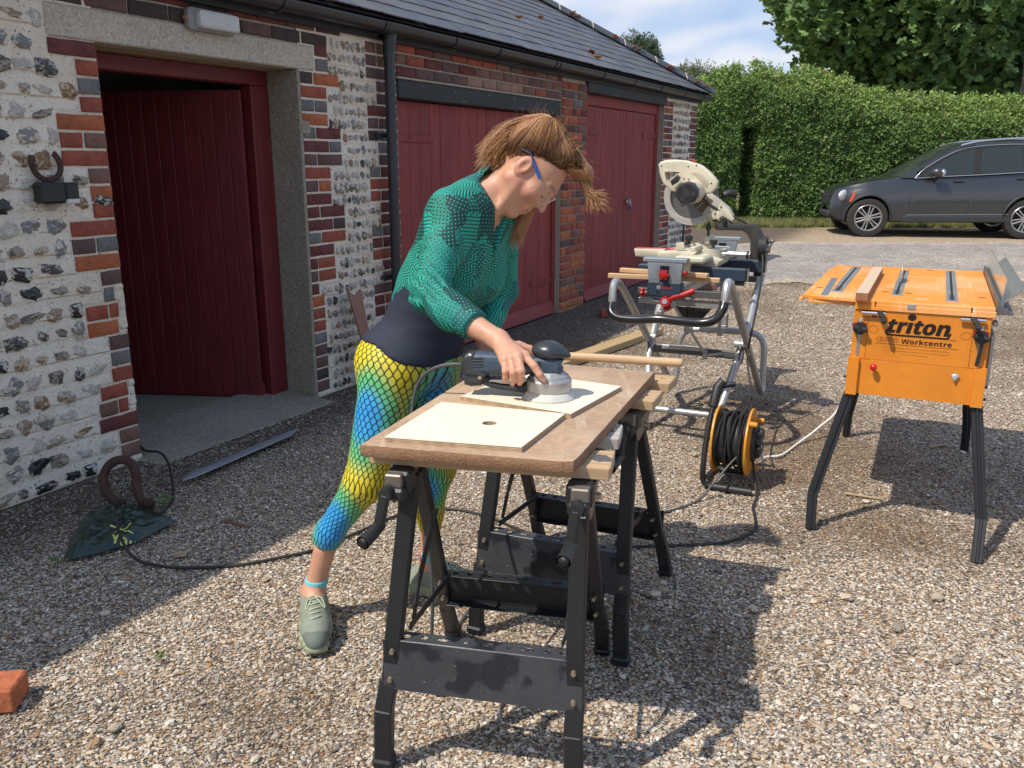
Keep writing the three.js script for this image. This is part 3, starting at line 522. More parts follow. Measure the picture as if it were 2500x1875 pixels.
// eaves, gutter, downpipe
part('fascia', [bb(-0.6, 2.135, 0.012, 9.0, 2.262, 0.036, 0.003, 'x'), bb(5.30, 2.045, -0.06, 7.63, 2.136, 0.02, 0.003, 'x'), bb(-0.6, 2.165, -0.02, 9.0, 2.18, 0.012, 0.001)], BLACK_WOOD, barn);
{
  const y = 2.222, d = 0.098, half = (r0, r1) => { const s = new THREE.Shape(); s.absarc(0, 0, r1, Math.PI, 2 * Math.PI, false); s.absarc(0, 0, r0, 2 * Math.PI, Math.PI, true); s.closePath(); return s; };
  const run = (a, b, r0, r1) => slab(half(r0, r1), b - a, 0, 'z', [], 1, 20).rotateY(Math.PI / 2).translate((a + b) / 2, y, d);
  const gut = part('gutter', [run(-0.6, 9.13, 0.051, 0.056), put(slab((() => { const s = new THREE.Shape(); s.absarc(0, 0, 0.056, Math.PI, 2 * Math.PI, false); s.closePath(); return s; })(), 0.006, 0, 'z', [], 1, 20), 9.133, y, d, 0, Math.PI / 2)], BLACK_PIPE, barn);
  for (const s of [1.05, 1.93, 2.16, 2.74, 3.36, 4.34, 4.42, 5.40, 6.24, 7.08, 7.96, 8.74]) part('gutter_bracket', run(s - 0.014, s + 0.014, 0.0565, 0.0625), BLACK_PIPE, gut);
  part('gutter_outlet', [run(1.945, 2.145, 0.0565, 0.064), rod(V(2.036, 2.19, 0.085), V(2.036, 2.07, 0.078), 0.046, 0.041, 20)], BLACK_PIPE, gut);
  const dp = part('downpipe', [rod(V(2.036, 0.02, 0.075), V(2.036, 2.10, 0.075), 0.034, 0.034, 24), rod(V(2.036, 2.02, 0.075), V(2.036, 2.09, 0.075), 0.039, 0.039, 24)], BLACK_PIPE, barn);
  for (const yy of [1.563, 0.66]) part('bracket', [rod(V(2.036, yy - 0.016, 0.075), V(2.036, yy + 0.016, 0.075), 0.0375, 0.0375, 24), bb(1.945, yy - 0.014, 0.014, 2.03, yy + 0.014, 0.034, 0.003), rod(V(1.962, yy, 0.034), V(1.962, yy, 0.038), 0.006)], BLACK_PIPE, dp);
  part('downpipe', rod(V(8.42, 0, 0.05), V(8.42, 0.62, 0.05), 0.014), BLACK_PIPE, barn, 'thin black pipe at the foot of the far pier');
}
{ // slate roof, hipped at the far end
  const PT = 0.60, y0 = 2.268, d0 = 0.115, cosr = 1 / Math.hypot(1, PT), hipS = 9.16, roofY = (d) => y0 + PT * (d0 - d), ridgeD = -2.35;
  const deck = new THREE.BufferGeometry(), z = -0.02, ry = roofY(ridgeD) + z, hs = hipS - (d0 - ridgeD), bd = 2 * ridgeD - d0;
  const A = [-4.4, y0 + z, d0], B = [hipS, y0 + z, d0], Cc = [hs, ry, ridgeD], D = [-4.4, ry, ridgeD], E = [hipS, y0 + z, bd], F = [-4.4, y0 + z, bd];
  deck.setAttribute('position', new THREE.Float32BufferAttribute([A, B, Cc, A, Cc, D, B, E, Cc, E, F, D, E, D, Cc, A, D, F, A, E, B, A, F, E].flat(), 3)); deck.computeVertexNormals();
  const SL = [[0.082, 0.087, 0.098], [0.096, 0.10, 0.11], [0.068, 0.073, 0.083], [0.115, 0.112, 0.115], [0.10, 0.09, 0.088]].map(c => mat(rgb(...c), 0.46, 0, { map: rep(wearMaps.map, 3), bumpMap: rep(wearMaps.bump, 4), bumpScale: 0.003 }));
  const LICHEN = mat(rgb(0.78, 0.27, 0.03), 0.95, 0, { bumpMap: rep(wearMaps.bump, 8), bumpScale: 0.004 });
  const roof = part('roof', metric(deck), mat(rgb(0.06, 0.06, 0.066), 0.8), barn);
  const R = rng(42), slates = [], ex = 0.185, W = 0.232, hang = Math.atan(PT);
  for (let r = 0; r < 15; r++) for (let c = 0; c < 62; c++) {
    const s = -0.6 + (c + (r % 2) * 0.5) * W * 0.99 + (R() - 0.5) * 0.012, t = r * ex, d = d0 + 0.02 - t * cosr, lim = hipS - (d0 - d) + 0.04;
    if (s > lim) continue; const w = Math.min(W * 0.985, lim - s + 0.10);
    slates.push({ s, r, t, d, w, k: Math.floor(R() * 5), a: (R() - 0.5) * 0.014, l: ex * 1.32 + (R() - 0.5) * 0.03, o: (R() - 0.5) * 0.012, big: w / ((s - eye.s) ** 2 + (d - eye.d) ** 2) * (s < 1.2 + r * 0.9 ? 0.05 : 1) });
  }
  const slateGeos = Array.from({ length: 8 }, (_, k) => {           // thin, with a ragged tail
    const pts = [], q = rng(k + 90); for (let i = 0; i <= 8; i++) pts.push([i / 8 * 1 - 0.5, (q() - 0.5) * 0.035 + (i === 0 || i === 8 ? q() * 0.05 : 0)]);
    return slab([...pts, [0.5, 1], [-0.5, 1]], 0.0075, 0.001, 'y', [], 1);
  });
  slates.sort((a, b) => b.big - a.big); const rest = {};
  slates.forEach((q, i) => {
    const place = (o) => { const up = q.t + q.o; return put(o, q.s + q.w / 2, y0 + PT * (d0 - (d0 + 0.02 - up * cosr)) + 0.012 + (q.k % 3) * 0.001, d0 + 0.02 - up * cosr, 0, 0, 0); };
    const m4 = new THREE.Matrix4().compose(V(q.s + q.w / 2, roofY(d0 + 0.02 - (q.t + q.o) * cosr) + 0.013 + (q.k % 3) * 0.0012, d0 + 0.02 - (q.t + q.o) * cosr), new THREE.Quaternion().setFromEuler(new THREE.Euler(-Math.PI / 2 + hang - 0.030, 0, q.a, 'YXZ')), V(q.w, q.l, 1));
    const g = slateGeos[(i * 5 + q.r) % 8];
    if (i < 300) { const m = part('slate', g, SL[q.k], roof); m.applyMatrix4(m4); } else (rest[q.k] ??= []).push(g.clone().applyMatrix4(m4));
  });
  const keys = Object.keys(rest); stuffed(part('slating', mergeGeometries(keys.map(k => merge(rest[k])), true), keys.map(k => SL[k]), roof));
  const tileM = mat(rgb(0.062, 0.066, 0.076), 0.55, 0, WEAR), ca = V(hipS + 0.02, y0 + 0.03, d0 + 0.02), cb = V(hs, roofY(ridgeD) + 0.05, ridgeD), n = 8, dir = cb.clone().sub(ca), LIGHT = mat(rgb(0.5, 0.47, 0.42), 0.95, 0, WEAR);
  for (let k = 0; k < n; k++) {                                     // angular hip tiles bedded in pale mortar
    const a = ca.clone().addScaledVector(dir, k / n + 0.004), b = ca.clone().addScaledVector(dir, (k + 1) / n - 0.004), L = a.distanceTo(b);
    const prof = slab([[-0.13, -0.062], [0, 0.022], [0.13, -0.062], [0.13, -0.048], [0, 0.040], [-0.13, -0.048]], L, 0.001, 'z', [], 1).applyMatrix4(frame3(a, b)).translate((a.x + b.x) / 2, (a.y + b.y) / 2, (a.z + b.z) / 2);
    const tile = part('hip_tile', prof, tileM, roof);
    const c = ca.clone().addScaledVector(dir, (k + 1) / n);
    part('mortar_joint', slab([[-0.125, -0.062], [0, 0.02], [0.125, -0.062], [0.125, -0.046], [0, 0.043], [-0.125, -0.046]], 0.016, 0.002, 'z', [], 1).applyMatrix4(frame3(a, b)).translate(c.x, c.y, c.z), LIGHT, tile);
    if (k < 6) for (let q = 0; q < 2; q++) { const at = a.clone().lerp(b, 0.2 + 0.6 * R()); part('lichen', put(fin(lump(k * 3 + q, 2, 0.8, [1, 1, 1])), at.x - 0.05 + (R() - 0.5) * 0.05, at.y - 0.012 - R() * 0.01, at.z + 0.045, -0.55, 0.3, 0, [0.055 + 0.06 * R(), 0.004, 0.04 + 0.02 * R()]), LICHEN, tile); }
  }
  for (let k = 0; k < 5; k++) { const s = 3 + R() * 5.6, t = R() * 1.2; if (s < hipS - t - 0.3) part('lichen', put(fin(lump(k + 40, 2, 0.9)), s, roofY(d0 - t * cosr) + 0.028, d0 - t * cosr, hang, R() * 3, 0, [0.02 + 0.04 * R(), 0.003, 0.015 + 0.02 * R()]), LICHEN, roof); }
  part('ridge_tile', slab([[-0.13, -0.07], [0, 0.02], [0.13, -0.07], [0.13, -0.055], [0, 0.04], [-0.13, -0.055]], hs + 4.4, 0.001, 'z', [], 1).rotateY(Math.PI / 2).translate((hs - 4.4) / 2, roofY(ridgeD) + 0.04, ridgeD), tileM, roof);
  part('roof', [bb(-4.4, 3.3, -4.9, -0.82, 3.36, 0.16, 0.01)], mat(rgb(0.06, 0.06, 0.066), 0.8), barn);  // flat top of the unseen taller end, added to cast the wider shadow
}
// ---------------------------------------------------------------- hedges and trees
const leafMat = (c, t = 0.3) => phys(rgb(...c), 0.85, 0, { transmission: t, thickness: 0, side: THREE.DoubleSide });
function leafBunch(seed, n, len, wid, spread) {                 // small pointed leaves round a twig, in real size
  const R = rng(seed), P = [];
  for (let k = 0; k < n; k++) {
    const a = R() * 6.283, e = (R() - 0.35) * 2.0, d = V(Math.cos(a) * Math.cos(e), Math.sin(e), Math.sin(a) * Math.cos(e)), o = V((R() - 0.5), (R() - 0.5), (R() - 0.5)).multiplyScalar(spread);
    const s = d.clone().cross(V(R() - 0.5, R() - 0.5, R() - 0.5)).normalize().multiplyScalar(wid * (0.7 + 0.5 * R())), l = len * (0.7 + 0.6 * R()), nrm = s.clone().cross(d).normalize().multiplyScalar(wid * 0.35);
    const A = o, B = o.clone().addScaledVector(d, l * 0.45).add(s).add(nrm), C = o.clone().addScaledVector(d, l), D = o.clone().addScaledVector(d, l * 0.45).sub(s).add(nrm);
    for (const v of [A, B, C, A, C, D]) P.push(v.x, v.y, v.z);
  }
  const g = new THREE.BufferGeometry(); g.setAttribute('position', new THREE.Float32BufferAttribute(P, 3)); g.computeVertexNormals(); return g;
}
function palmate(seed, len) {                                     // a horse-chestnut leaf: seven leaflets fanned out and drooping, two to a bunch
  const R = rng(seed), P = [];
  for (let q = 0; q < 3; q++) {
    const o = V((R() - 0.5) * len * 1.3, (R() - 0.5) * len * 0.6, (R() - 0.5) * len * 1.3), turn = R() * 6.28, tilt = (R() - 0.5) * 0.9;
    for (let k = -3; k <= 3; k++) { const a = turn + k * 0.62, l = len * (1 - 0.11 * Math.abs(k)), w = l * 0.25, d = V(Math.cos(a), 0, Math.sin(a)), s = V(-Math.sin(a), 0, Math.cos(a)); const at = (u, v, h, k0 = 0) => o.clone().addScaledVector(d, l * u).addScaledVector(s, w * v).add(V(0, h * l + tilt * l * u * Math.cos(a), 0));
      for (const v of [at(0.05, 0, 0), at(0.62, 1, -0.05), at(1, 0, -0.20), at(0.05, 0, 0), at(1, 0, -0.20), at(0.62, -1, -0.05)]) P.push(v.x, v.y, v.z); }
  }
  const g = new THREE.BufferGeometry(); g.setAttribute('position', new THREE.Float32BufferAttribute(P, 3)); g.computeVertexNormals(); return g;
}
function scatter(parent, geo, material, spots, colour, seed, s0, s1, name = 'foliage', upright = false, tiltBy = 1.1) {
  const im = new THREE.InstancedMesh(geo, material, spots.length), m = new THREE.Matrix4(), q = new THREE.Quaternion(), R = rng(seed), c = new THREE.Color();
  spots.forEach((p, i) => { q.setFromEuler(upright ? new THREE.Euler((R() - 0.5) * tiltBy, R() * 6.28, (R() - 0.5) * tiltBy) : new THREE.Euler(R() * 6.28, R() * 6.28, R() * 6.28)); const s = lerp(s0, s1, R()); m.compose(p, q, V(s, s, s)); im.setMatrixAt(i, m); const k = colour(R(), p); im.setColorAt(i, c.setRGB(...k)); });
  im.name = name; lit(im); stuffed(im); parent.add(im); return im;
}
const HEDGE_LEAF = leafMat([1, 1, 1], 0.28), CORE = mat(rgb(0.012, 0.020, 0.008), 1), BARK = mat(rgb(0.10, 0.075, 0.055), 0.95, 0, { map: rep(woodMaps.map, 2), bumpMap: rep(woodMaps.bump, 2), bumpScale: 0.02 });  // CORE: near-black fill added inside the foliage to block light
const hedgeLine = [[2.5, 2.2], [4.0, 2.66], [4.6, 2.92], [5.2, 3.0], [5.75, 2.84], [6.25, 2.90], [6.8, 2.74], [7.4, 2.52], [8.1, 2.38], [9.5, 2.34], [11, 2.30], [16, 2.26]];
const hedgeTop = (x) => { let i = 0; while (i < hedgeLine.length - 2 && x > hedgeLine[i + 1][0]) i++; const a = hedgeLine[i], b = hedgeLine[i + 1], u = clamp((x - a[0]) / (b[0] - a[0]), 0, 1); return lerp(a[1], b[1], u * u * (3 - 2 * u)); };
const gapDepth = (x, y) => sstep(0.27 - Math.abs(x - (4.98 + 0.02 * (y - 1))), 0, 0.22) * (1 - sstep(y, 1.9, 2.55));
function makeHedge(label, x0, x1, n, seed, tone) {
  const z0 = -18.75, t = thing('hedge', label, 'hedge', [(x0 + x1) / 2, groundHeight(0, z0), z0 - 0.6]), R = rng(seed), spots = [], cx = (x0 + x1) / 2, lump3 = (x, y) => 0.22 * fbm(x * 1.1 + seed, y * 1.1, 2, 3) + 0.10 * fbm(x * 3.4, y * 3.4 + seed, 5, 2);
  const inside = 0.18, P = [], I = [], nx = Math.ceil((x1 - x0) / 0.12), ny = 22;
  const section = (x, u) => { const h = hedgeTop(x) - 0.10; return u < 0.7 ? [h * u / 0.7, 0] : u < 0.85 ? [h - 0.02, -(u - 0.7) / 0.15 * 1.3] : [h * (1 - u) / 0.15, -1.3]; };
  for (let i = 0; i <= nx; i++) for (let j = 0; j <= ny; j++) { const x = lerp(x0 + inside, x1 - inside, i / nx), [y, z] = section(x, j / ny); P.push(x - cx, y - 0.05, z + 0.6 - inside + lump3(x, y) * 0.8 - gapDepth(x, y) * 0.8 * (z > -0.1 ? 1 : 0)); }
  for (let i = 0; i < nx; i++) for (let j = 0; j < ny; j++) { const a = i * (ny + 1) + j, b = a + ny + 1; I.push(a, b, a + 1, b, b + 1, a + 1); }
  const g = new THREE.BufferGeometry(); g.setAttribute('position', new THREE.Float32BufferAttribute(P, 3)); g.setIndex(I); g.computeVertexNormals(); part('added_dark_core', g, CORE, t);  // added core, its inner shade put into the colour
  for (let i = 0; i < n; i++) {
    const x = lerp(x0, x1, R()), u = R(); let y, z; const h = hedgeTop(x) + 0.10 * fbm(x * 2.5, 3, seed, 3);
    if (u < 0.66) { y = h * Math.pow(R(), 0.9); const rnd = 0.30 * Math.pow(Math.max(0, (y - h + 0.5) / 0.5), 2); z = 0.6 - rnd - R() * 0.16 + lump3(x, y) - gapDepth(x, y) * 0.75; } else if (u < 0.95) { y = h - R() * 0.10 + lump3(x, 7) * 0.3; z = 0.35 - R() * 1.5; } else { y = h + 0.32 * Math.pow(R(), 2.5); z = 0.4 - R() * 0.9; }
    if (R() < 0.10 && x - x0 < 0.2) continue; spots.push(V(x - cx, y, z));
  }
  scatter(t, leafBunch(seed, 9, 0.082, 0.017, 0.095), HEDGE_LEAF, spots, (r, p) => { const hi = sstep(p.y, hedgeTop(p.x + cx) - 0.55, hedgeTop(p.x + cx)), a = mixc([0.085, 0.175, 0.034], [0.175, 0.290, 0.052], r), b = mixc(a, [0.32, 0.43, 0.10], hi * (0.3 + 0.7 * r) * tone); return r > 0.985 && tone > 0.9 ? [0.4, 0.36, 0.24] : b; }, seed + 1, 0.75, 1.35);  // leaves paler and yellower near the top: sunlight put into their colour
  return t;
}
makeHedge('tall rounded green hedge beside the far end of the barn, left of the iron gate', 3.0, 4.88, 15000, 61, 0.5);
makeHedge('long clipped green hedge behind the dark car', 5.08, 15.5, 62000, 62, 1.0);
{
  const t = thing('arch_shrub', 'dark leafy shrub arching over the iron gate between the two hedges', 'shrub', [4.98, groundHeight(0, -19), -19.3]), R = rng(8), spots = [];
  for (let i = 0; i < 4200; i++) { const a = R() * 6.28, x = (R() - 0.5) * 0.7, y = 2.0 + R() * 0.9 - Math.abs(x) * 0.2; spots.push(V(x, y, -0.2 + R() * 0.7)); }
  for (let i = 0; i < 2200; i++) { const y = 0.6 + R() * 1.6; spots.push(V((R() < 0.5 ? -1 : 1) * (0.10 + R() * 0.25), y, -0.5 + R() * 0.4)); }
  scatter(t, leafBunch(18, 9, 0.066, 0.013, 0.085), HEDGE_LEAF, spots, (r) => mixc([0.085, 0.175, 0.034], [0.16, 0.27, 0.050], r), 9, 0.8, 1.3);
  part('added_dark_core', [put(lump(7, 2, 0.3), 0, 1.75, -0.9, 0, 0, 0, [0.55, 0.85, 0.3])], CORE, t);  // dark mass added behind the gap, closing off the bright sky
  part('branch', [tube([V(-0.25, 0, -0.3), V(-0.2, 1.2, -0.3), V(0, 2.3, -0.2)], 0.03, 12, 6), tube([V(0.25, 0, -0.3), V(0.2, 1.2, -0.3), V(0.05, 2.3, -0.2)], 0.03, 12, 6)].slice(0, 1), BARK, t);
}
{ // low iron gate in the gap
  const t = thing('iron_gate', 'low black iron gate in the dark gap between the hedges', 'gate', [4.98, groundHeight(0, -19.2), -19.45]);
  for (let k = 0; k < 8; k++) part('rail_bar', rod(V(-0.42 + k * 0.12, 0.02, 0), V(-0.42 + k * 0.12, 0.78, 0), 0.009, 0.009, 8), BLACK_STEEL, t);
  part('rail', rod(V(-0.45, 0.72, 0), V(0.45, 0.72, 0), 0.011), BLACK_STEEL, t); part('rail', rod(V(-0.45, 0.10, 0), V(0.45, 0.10, 0), 0.011), BLACK_STEEL, t);
}
{ // grass: the verge under the hedge and the lawn past the gate
  const R = rng(33), spots = [];
  for (let i = 0; i < 14000; i++) { const x = lerp(2.6, 15, R()), z = -17.5 - 1.4 * R() + 0.25 * fbm(x * 1.2, 4, 2, 3); spots.push(V(x, groundHeight(x, z), z)); }
  for (let i = 0; i < 3000; i++) { const x = lerp(4.3, 6.2, R()), z = -19.6 - 4 * R(); spots.push(V(x, groundHeight(x, z), z)); }
  const P = [], q = rng(2); for (let k = 0; k < 9; k++) { const a = q() * 6.28, r = 0.03 * q(), h = 0.05 + 0.07 * q(), l = 0.05 * q(), x = Math.cos(a) * r, z = Math.sin(a) * r; P.push(x - 0.004, 0, z, x + 0.004, 0, z, x + Math.cos(a) * l, h, z + Math.sin(a) * l); }
  const g = new THREE.BufferGeometry(); g.setAttribute('position', new THREE.Float32BufferAttribute(P, 3)); g.computeVertexNormals();
  const im = scatter(scene, g, leafMat([1, 1, 1], 0.3), spots, (r) => mixc([0.10, 0.14, 0.03], [0.34, 0.31, 0.10], r), 12, 0.8, 1.5, 'grass', true);
  im.userData = { kind: 'stuff', label: 'thin grass along the foot of the hedge', category: 'grass' };
}
function crownSpots(seed, n, c, r, lumps, deep) {                 // spots through a lumpy crown, most of them near its skin
  const R = rng(seed), L = Array.from({ length: lumps }, () => { const d = V(R() * 2 - 1, R() * 1.7 - 0.75, R() * 2 - 1).normalize(), k = 0.45 + 0.42 * R(); return { p: V(c.x + d.x * r.x * k, c.y + d.y * r.y * k, c.z + d.z * r.z * k), s: 0.34 + 0.24 * R() }; });
  const out = []; for (let i = 0; i < n; i++) { const b = L[Math.floor(R() * lumps)], d = V(R() * 2 - 1, R() * 2 - 1, R() * 2 - 1).normalize(), k = Math.pow(R(), deep); out.push(V(b.p.x + d.x * r.x * b.s * k, b.p.y + d.y * r.y * b.s * k, b.p.z + d.z * r.z * b.s * k)); }
  return out;
}
function tree(name, label, at, r, cy, geo, n, seed, cols, sc, lumps, core = true, group) {
  const t = thing(name, label, 'tree', at, 0, group), R = rng(seed), c = V(0, cy, 0);
  const spots = crownSpots(seed, n, c, r, lumps, 0.35); scatter(t, geo, leafMat([1, 1, 1], 0.25), spots, cols, seed + 2, sc[0], sc[1], 'crown', name === 'chestnut_tree', 2.3);
  const tr = part('trunk', polytube([V(0, -0.2, 0), V(0.05, cy * 0.3, 0.03), V(-0.05, cy * 0.65, 0), V(0, cy, 0)], (u) => 0.30 * (1 - 0.6 * u) * r.x / 4, 10), BARK, t);
  for (let k = 0; k < 7; k++) { const a = k * 2.4 + seed, y = cy * (0.45 + 0.06 * k), d = V(Math.cos(a) * r.x * 0.62, r.y * (0.1 + 0.08 * k), Math.sin(a) * r.z * 0.62); part('limb', polytube([V(0, y, 0), V(d.x * 0.45, y + d.y * 0.6, d.z * 0.45), V(d.x, y + d.y * 1.3, d.z)], (u) => 0.11 * (1 - 0.8 * u) * r.x / 4, 7), BARK, t); }
  if (core) part('added_dark_core', put(lump(seed, 3, 0.25), 0, cy, 0, 0, 0, 0, [r.x * 0.60, r.y * 0.66, r.z * 0.6]), CORE, t);  // dark mass added in the crown to stop light passing through
  return t;
}
tree('chestnut_tree', 'large dark horse chestnut tree behind the hedge, above the car', [12.0, 0.4, -27.5], V(4.6, 4.2, 4.2), 6.5, palmate(4, 0.155), 50000, 71, (r, p) => mixc([0.075, 0.165, 0.042], [0.205, 0.330, 0.085], r), [0.7, 1.15], 46);
tree('feathery_tree', 'small feathery tree showing over the barn roof, left of the other', [6.15, 0.4, -45], V(1.35, 1.8, 1.3), 5.0, leafBunch(31, 12, 0.20, 0.022, 0.24), 2600, 72, (r) => mixc([0.045, 0.085, 0.045], [0.10, 0.15, 0.07], r), [0.8, 1.3], 16, false);
tree('twiggy_tree', 'pale green twiggy tree between the barn corner and the hedge', [7.0, 0.4, -36], V(1.45, 1.45, 1.3), 3.3, leafBunch(32, 10, 0.12, 0.018, 0.20), 5200, 73, (r) => mixc([0.10, 0.14, 0.07], [0.24, 0.26, 0.13], r), [0.7, 1.3], 26, false);
tree('distant_tree', 'bluish green tree at the right edge beyond the chestnut', [20.5, 0.4, -36], V(3.6, 4.2, 3.2), 5.8, leafBunch(33, 12, 0.16, 0.03, 0.26), 9000, 74, (r) => mixc([0.05, 0.10, 0.05], [0.13, 0.20, 0.09], r), [0.8, 1.4], 30);
{ const t = thing('telegraph_pole', 'grey wooden pole at the right edge beyond the hedge', 'pole', [13.75, 0.3, -24.4]); part('pole', rod(V(0, 0, 0), V(0, 4.3, 0), 0.075, 0.06, 14), mat(rgb(0.20, 0.18, 0.16), 0.9, 0, WOOD), t); }

// ---------------------------------------------------------------- the dark grey estate car
{
  const t = thing('car', 'dark grey estate car parked by the hedge, seen from its left side', 'car', [5.79, groundHeight(7, -16) - 0.002, -15.75], -9 * Math.PI / 180);
  const PAINTC = phys(rgb(0.050, 0.052, 0.058), 0.32, 0.5, { clearcoat: 1, clearcoatRoughness: 0.08 }), CLAD = mat(rgb(0.030, 0.032, 0.036), 0.6), GLASS = phys(rgb(0.20, 0.25, 0.24), 0.03, 0, { transmission: 0.85, thickness: 0, ior: 1.5, specularIntensity: 1 }), TRIM = mat(rgb(0.62, 0.63, 0.64), 0.25, 0.9), INNER = mat(rgb(0.016, 0.016, 0.017), 0.85), TYRE = mat(rgb(0.030, 0.028, 0.026), 0.85, 0, { bumpMap: rep(wearMaps.bump, 30), bumpScale: 0.004 }), RIM = mat(rgb(0.42, 0.41, 0.40), 0.35, 0.75);
  const F = 0.66, B = 3.52, WR = 0.345, AR = 0.405, yc = 0.345, L = 4.72, W = 0.93;
  const curve = (pts) => (x) => { let i = 0; while (i < pts.length - 2 && x > pts[i + 1][0]) i++; const a = pts[i], b = pts[i + 1], u = clamp((x - a[0]) / (b[0] - a[0]), 0, 1), p = pts[Math.max(0, i - 1)], n = pts[Math.min(pts.length - 1, i + 2)], m0 = (b[1] - p[1]) / (b[0] - p[0] || 1) * (b[0] - a[0]), m1 = (n[1] - a[1]) / (n[0] - a[0] || 1) * (b[0] - a[0]); return (2 * u ** 3 - 3 * u * u + 1) * a[1] + (u ** 3 - 2 * u * u + u) * m0 + (3 * u * u - 2 * u ** 3) * b[1] + (u ** 3 - u * u) * m1; };
  const hood = curve([[0.0, 0.66], [0.06, 0.82], [0.18, 0.885], [0.5, 0.965], [0.9, 1.035], [1.25, 1.085], [1.9, 1.10], [3.0, 1.155], [3.9, 1.20], [4.72, 1.20]]), sill = curve([[0, 0.40], [0.10, 0.33], [0.3, 0.28], [1.4, 0.295], [3, 0.315], [4.5, 0.36], [4.72, 0.45]]);
  const plan = (x) => W * (1 - 0.42 * Math.pow(clamp((0.70 - x) / 0.70, 0, 1), 2.4)) * (1 - 0.16 * Math.pow(clamp((x - 4.2) / 0.52, 0, 1), 2.5));
  const bottom = (x) => { let y = sill(x); for (const c of [F, B]) if (Math.abs(x - c) < AR) y = Math.max(y, yc + Math.sqrt(AR * AR - (x - c) ** 2)); return y; };
  const halfW = (x, u) => plan(x) * (0.955 + 0.045 * Math.sin(Math.PI * clamp(u * 1.15, 0, 1)) - 0.075 * Math.pow(u, 5));
  const stations = []; for (let x = 0; x <= L; x += 0.03) stations.push(x); for (const c of [F, B]) stations.push(c - AR, c - AR + 0.004, c + AR - 0.004, c + AR); stations.sort((a, b) => a - b);
  const rows = 16, top = 10, P = [], I = [], m = 2 * (rows + 1) + top;
  for (const x of stations) { const b = bottom(x), h = hood(x), sec = []; for (let j = 0; j <= rows; j++) { const u = j / rows, y = lerp(b, h, u), uu = (y - 0.3) / (h - 0.3); sec.push([y, halfW(x, uu)]); } const e = sec[rows][1]; const all = [...sec.map(([y, z]) => [y, z])]; for (let k = 1; k <= top; k++) { const z = lerp(e, -e, k / (top + 1)); all.push([h + (x < 1.3 ? 0.035 : 0.0) * (1 - (z / e) ** 2) * clamp(x * 3, 0, 1), z]); } for (let j = rows; j >= 0; j--) all.push([sec[j][0], -sec[j][1]]); all.forEach(([y, z]) => P.push(x, y, z - W)); }
  for (let i = 0; i < stations.length - 1; i++) for (let j = 0; j < m - 1; j++) { const a = i * m + j, b = a + m; I.push(a, b, a + 1, b, b + 1, a + 1); }
  { const c0 = P.length / 3; P.push(0, 0.55, -W); for (let j = 0; j < m - 1; j++) I.push(c0, j + 1, j); const c1 = P.length / 3; P.push(L, 0.7, -W); const o = (stations.length - 1) * m; for (let j = 0; j < m - 1; j++) I.push(c1, o + j, o + j + 1); }
  const skin = (P, I) => { const g = new THREE.BufferGeometry(); g.setAttribute('position', new THREE.Float32BufferAttribute(P, 3)); g.setIndex(I); return fin(flip(g.toNonIndexed()), undefined, 0.75); };
  part('body', skin(P, I), PAINTC, t);
  // greenhouse
  const roof = curve([[1.22, 1.085], [1.55, 1.27], [1.95, 1.475], [2.25, 1.625], [2.55, 1.70], [3.0, 1.728], [3.6, 1.73], [4.2, 1.71], [4.5, 1.66], [4.62, 1.45], [4.70, 1.20]]), gz = (x, y) => { const b = hood(x); return plan(x) * lerp(0.925, 0.70, clamp((y - b) / 0.62, 0, 1)); };
  const Pg = [], Ig = [], st2 = []; for (let x = 1.22; x <= 4.70; x += 0.03) st2.push(x); const r2 = 8, t2 = 10, m2 = 2 * (r2 + 1) + t2;
  for (const x of st2) { const b = hood(x) - 0.02, h = Math.max(b + 0.002, roof(x)), side = []; for (let j = 0; j <= r2; j++) { const y = lerp(b, h - 0.02 * clamp((x - 2) * 2, 0, 1), j / r2); side.push([y, gz(x, y)]); } const e = side[r2][1]; side.forEach(([y, z]) => Pg.push(x, y, z - W)); for (let k = 1; k <= t2; k++) { const z = lerp(e, -e, k / (t2 + 1)); Pg.push(x + (x < 2.5 ? -0.10 * (1 - (z / e) ** 2) : 0), h + 0.02 * (1 - (z / e) ** 2), z - W); } for (let j = r2; j >= 0; j--) Pg.push(x, side[j][0], -side[j][1] - W); }
  for (let i = 0; i < st2.length - 1; i++) for (let j = 0; j < m2 - 1; j++) { const a = i * m2 + j, b = a + m2; Ig.push(a, b, a + 1, b, b + 1, a + 1); }
  const open = (x, y) => { // where glass replaces metal
    const topE = Math.min(roof(x) - 0.055, 1.645), low = hood(x) + 0.035; return x > 1.50 && x < 4.35 && y > low && y < topE && y < low + (x - 1.44) * 0.75 && !(x > 2.53 && x < 2.64) && !(x > 3.52 && x < 3.55); };
  const keep = [], glass = []; for (let k = 0; k < Ig.length; k += 3) { const i = [Ig[k], Ig[k + 1], Ig[k + 2]], x = (Pg[3 * i[0]] + Pg[3 * i[1]] + Pg[3 * i[2]]) / 3, y = (Pg[3 * i[0] + 1] + Pg[3 * i[1] + 1] + Pg[3 * i[2] + 1]) / 3, z = (Pg[3 * i[0] + 2] + Pg[3 * i[1] + 2] + Pg[3 * i[2] + 2]) / 3 + W, ws = x < 2.30 && Math.abs(z) < plan(x) * 0.66 && x > 1.28; const hole = !ws && Math.abs(z) > plan(x) * 0.66 && open(x, y); if (!hole) (ws ? glass : keep).push(...i); }
  part('cabin', skin(Pg, keep), PAINTC, t); part('windscreen', skin(Pg, glass), GLASS, t);
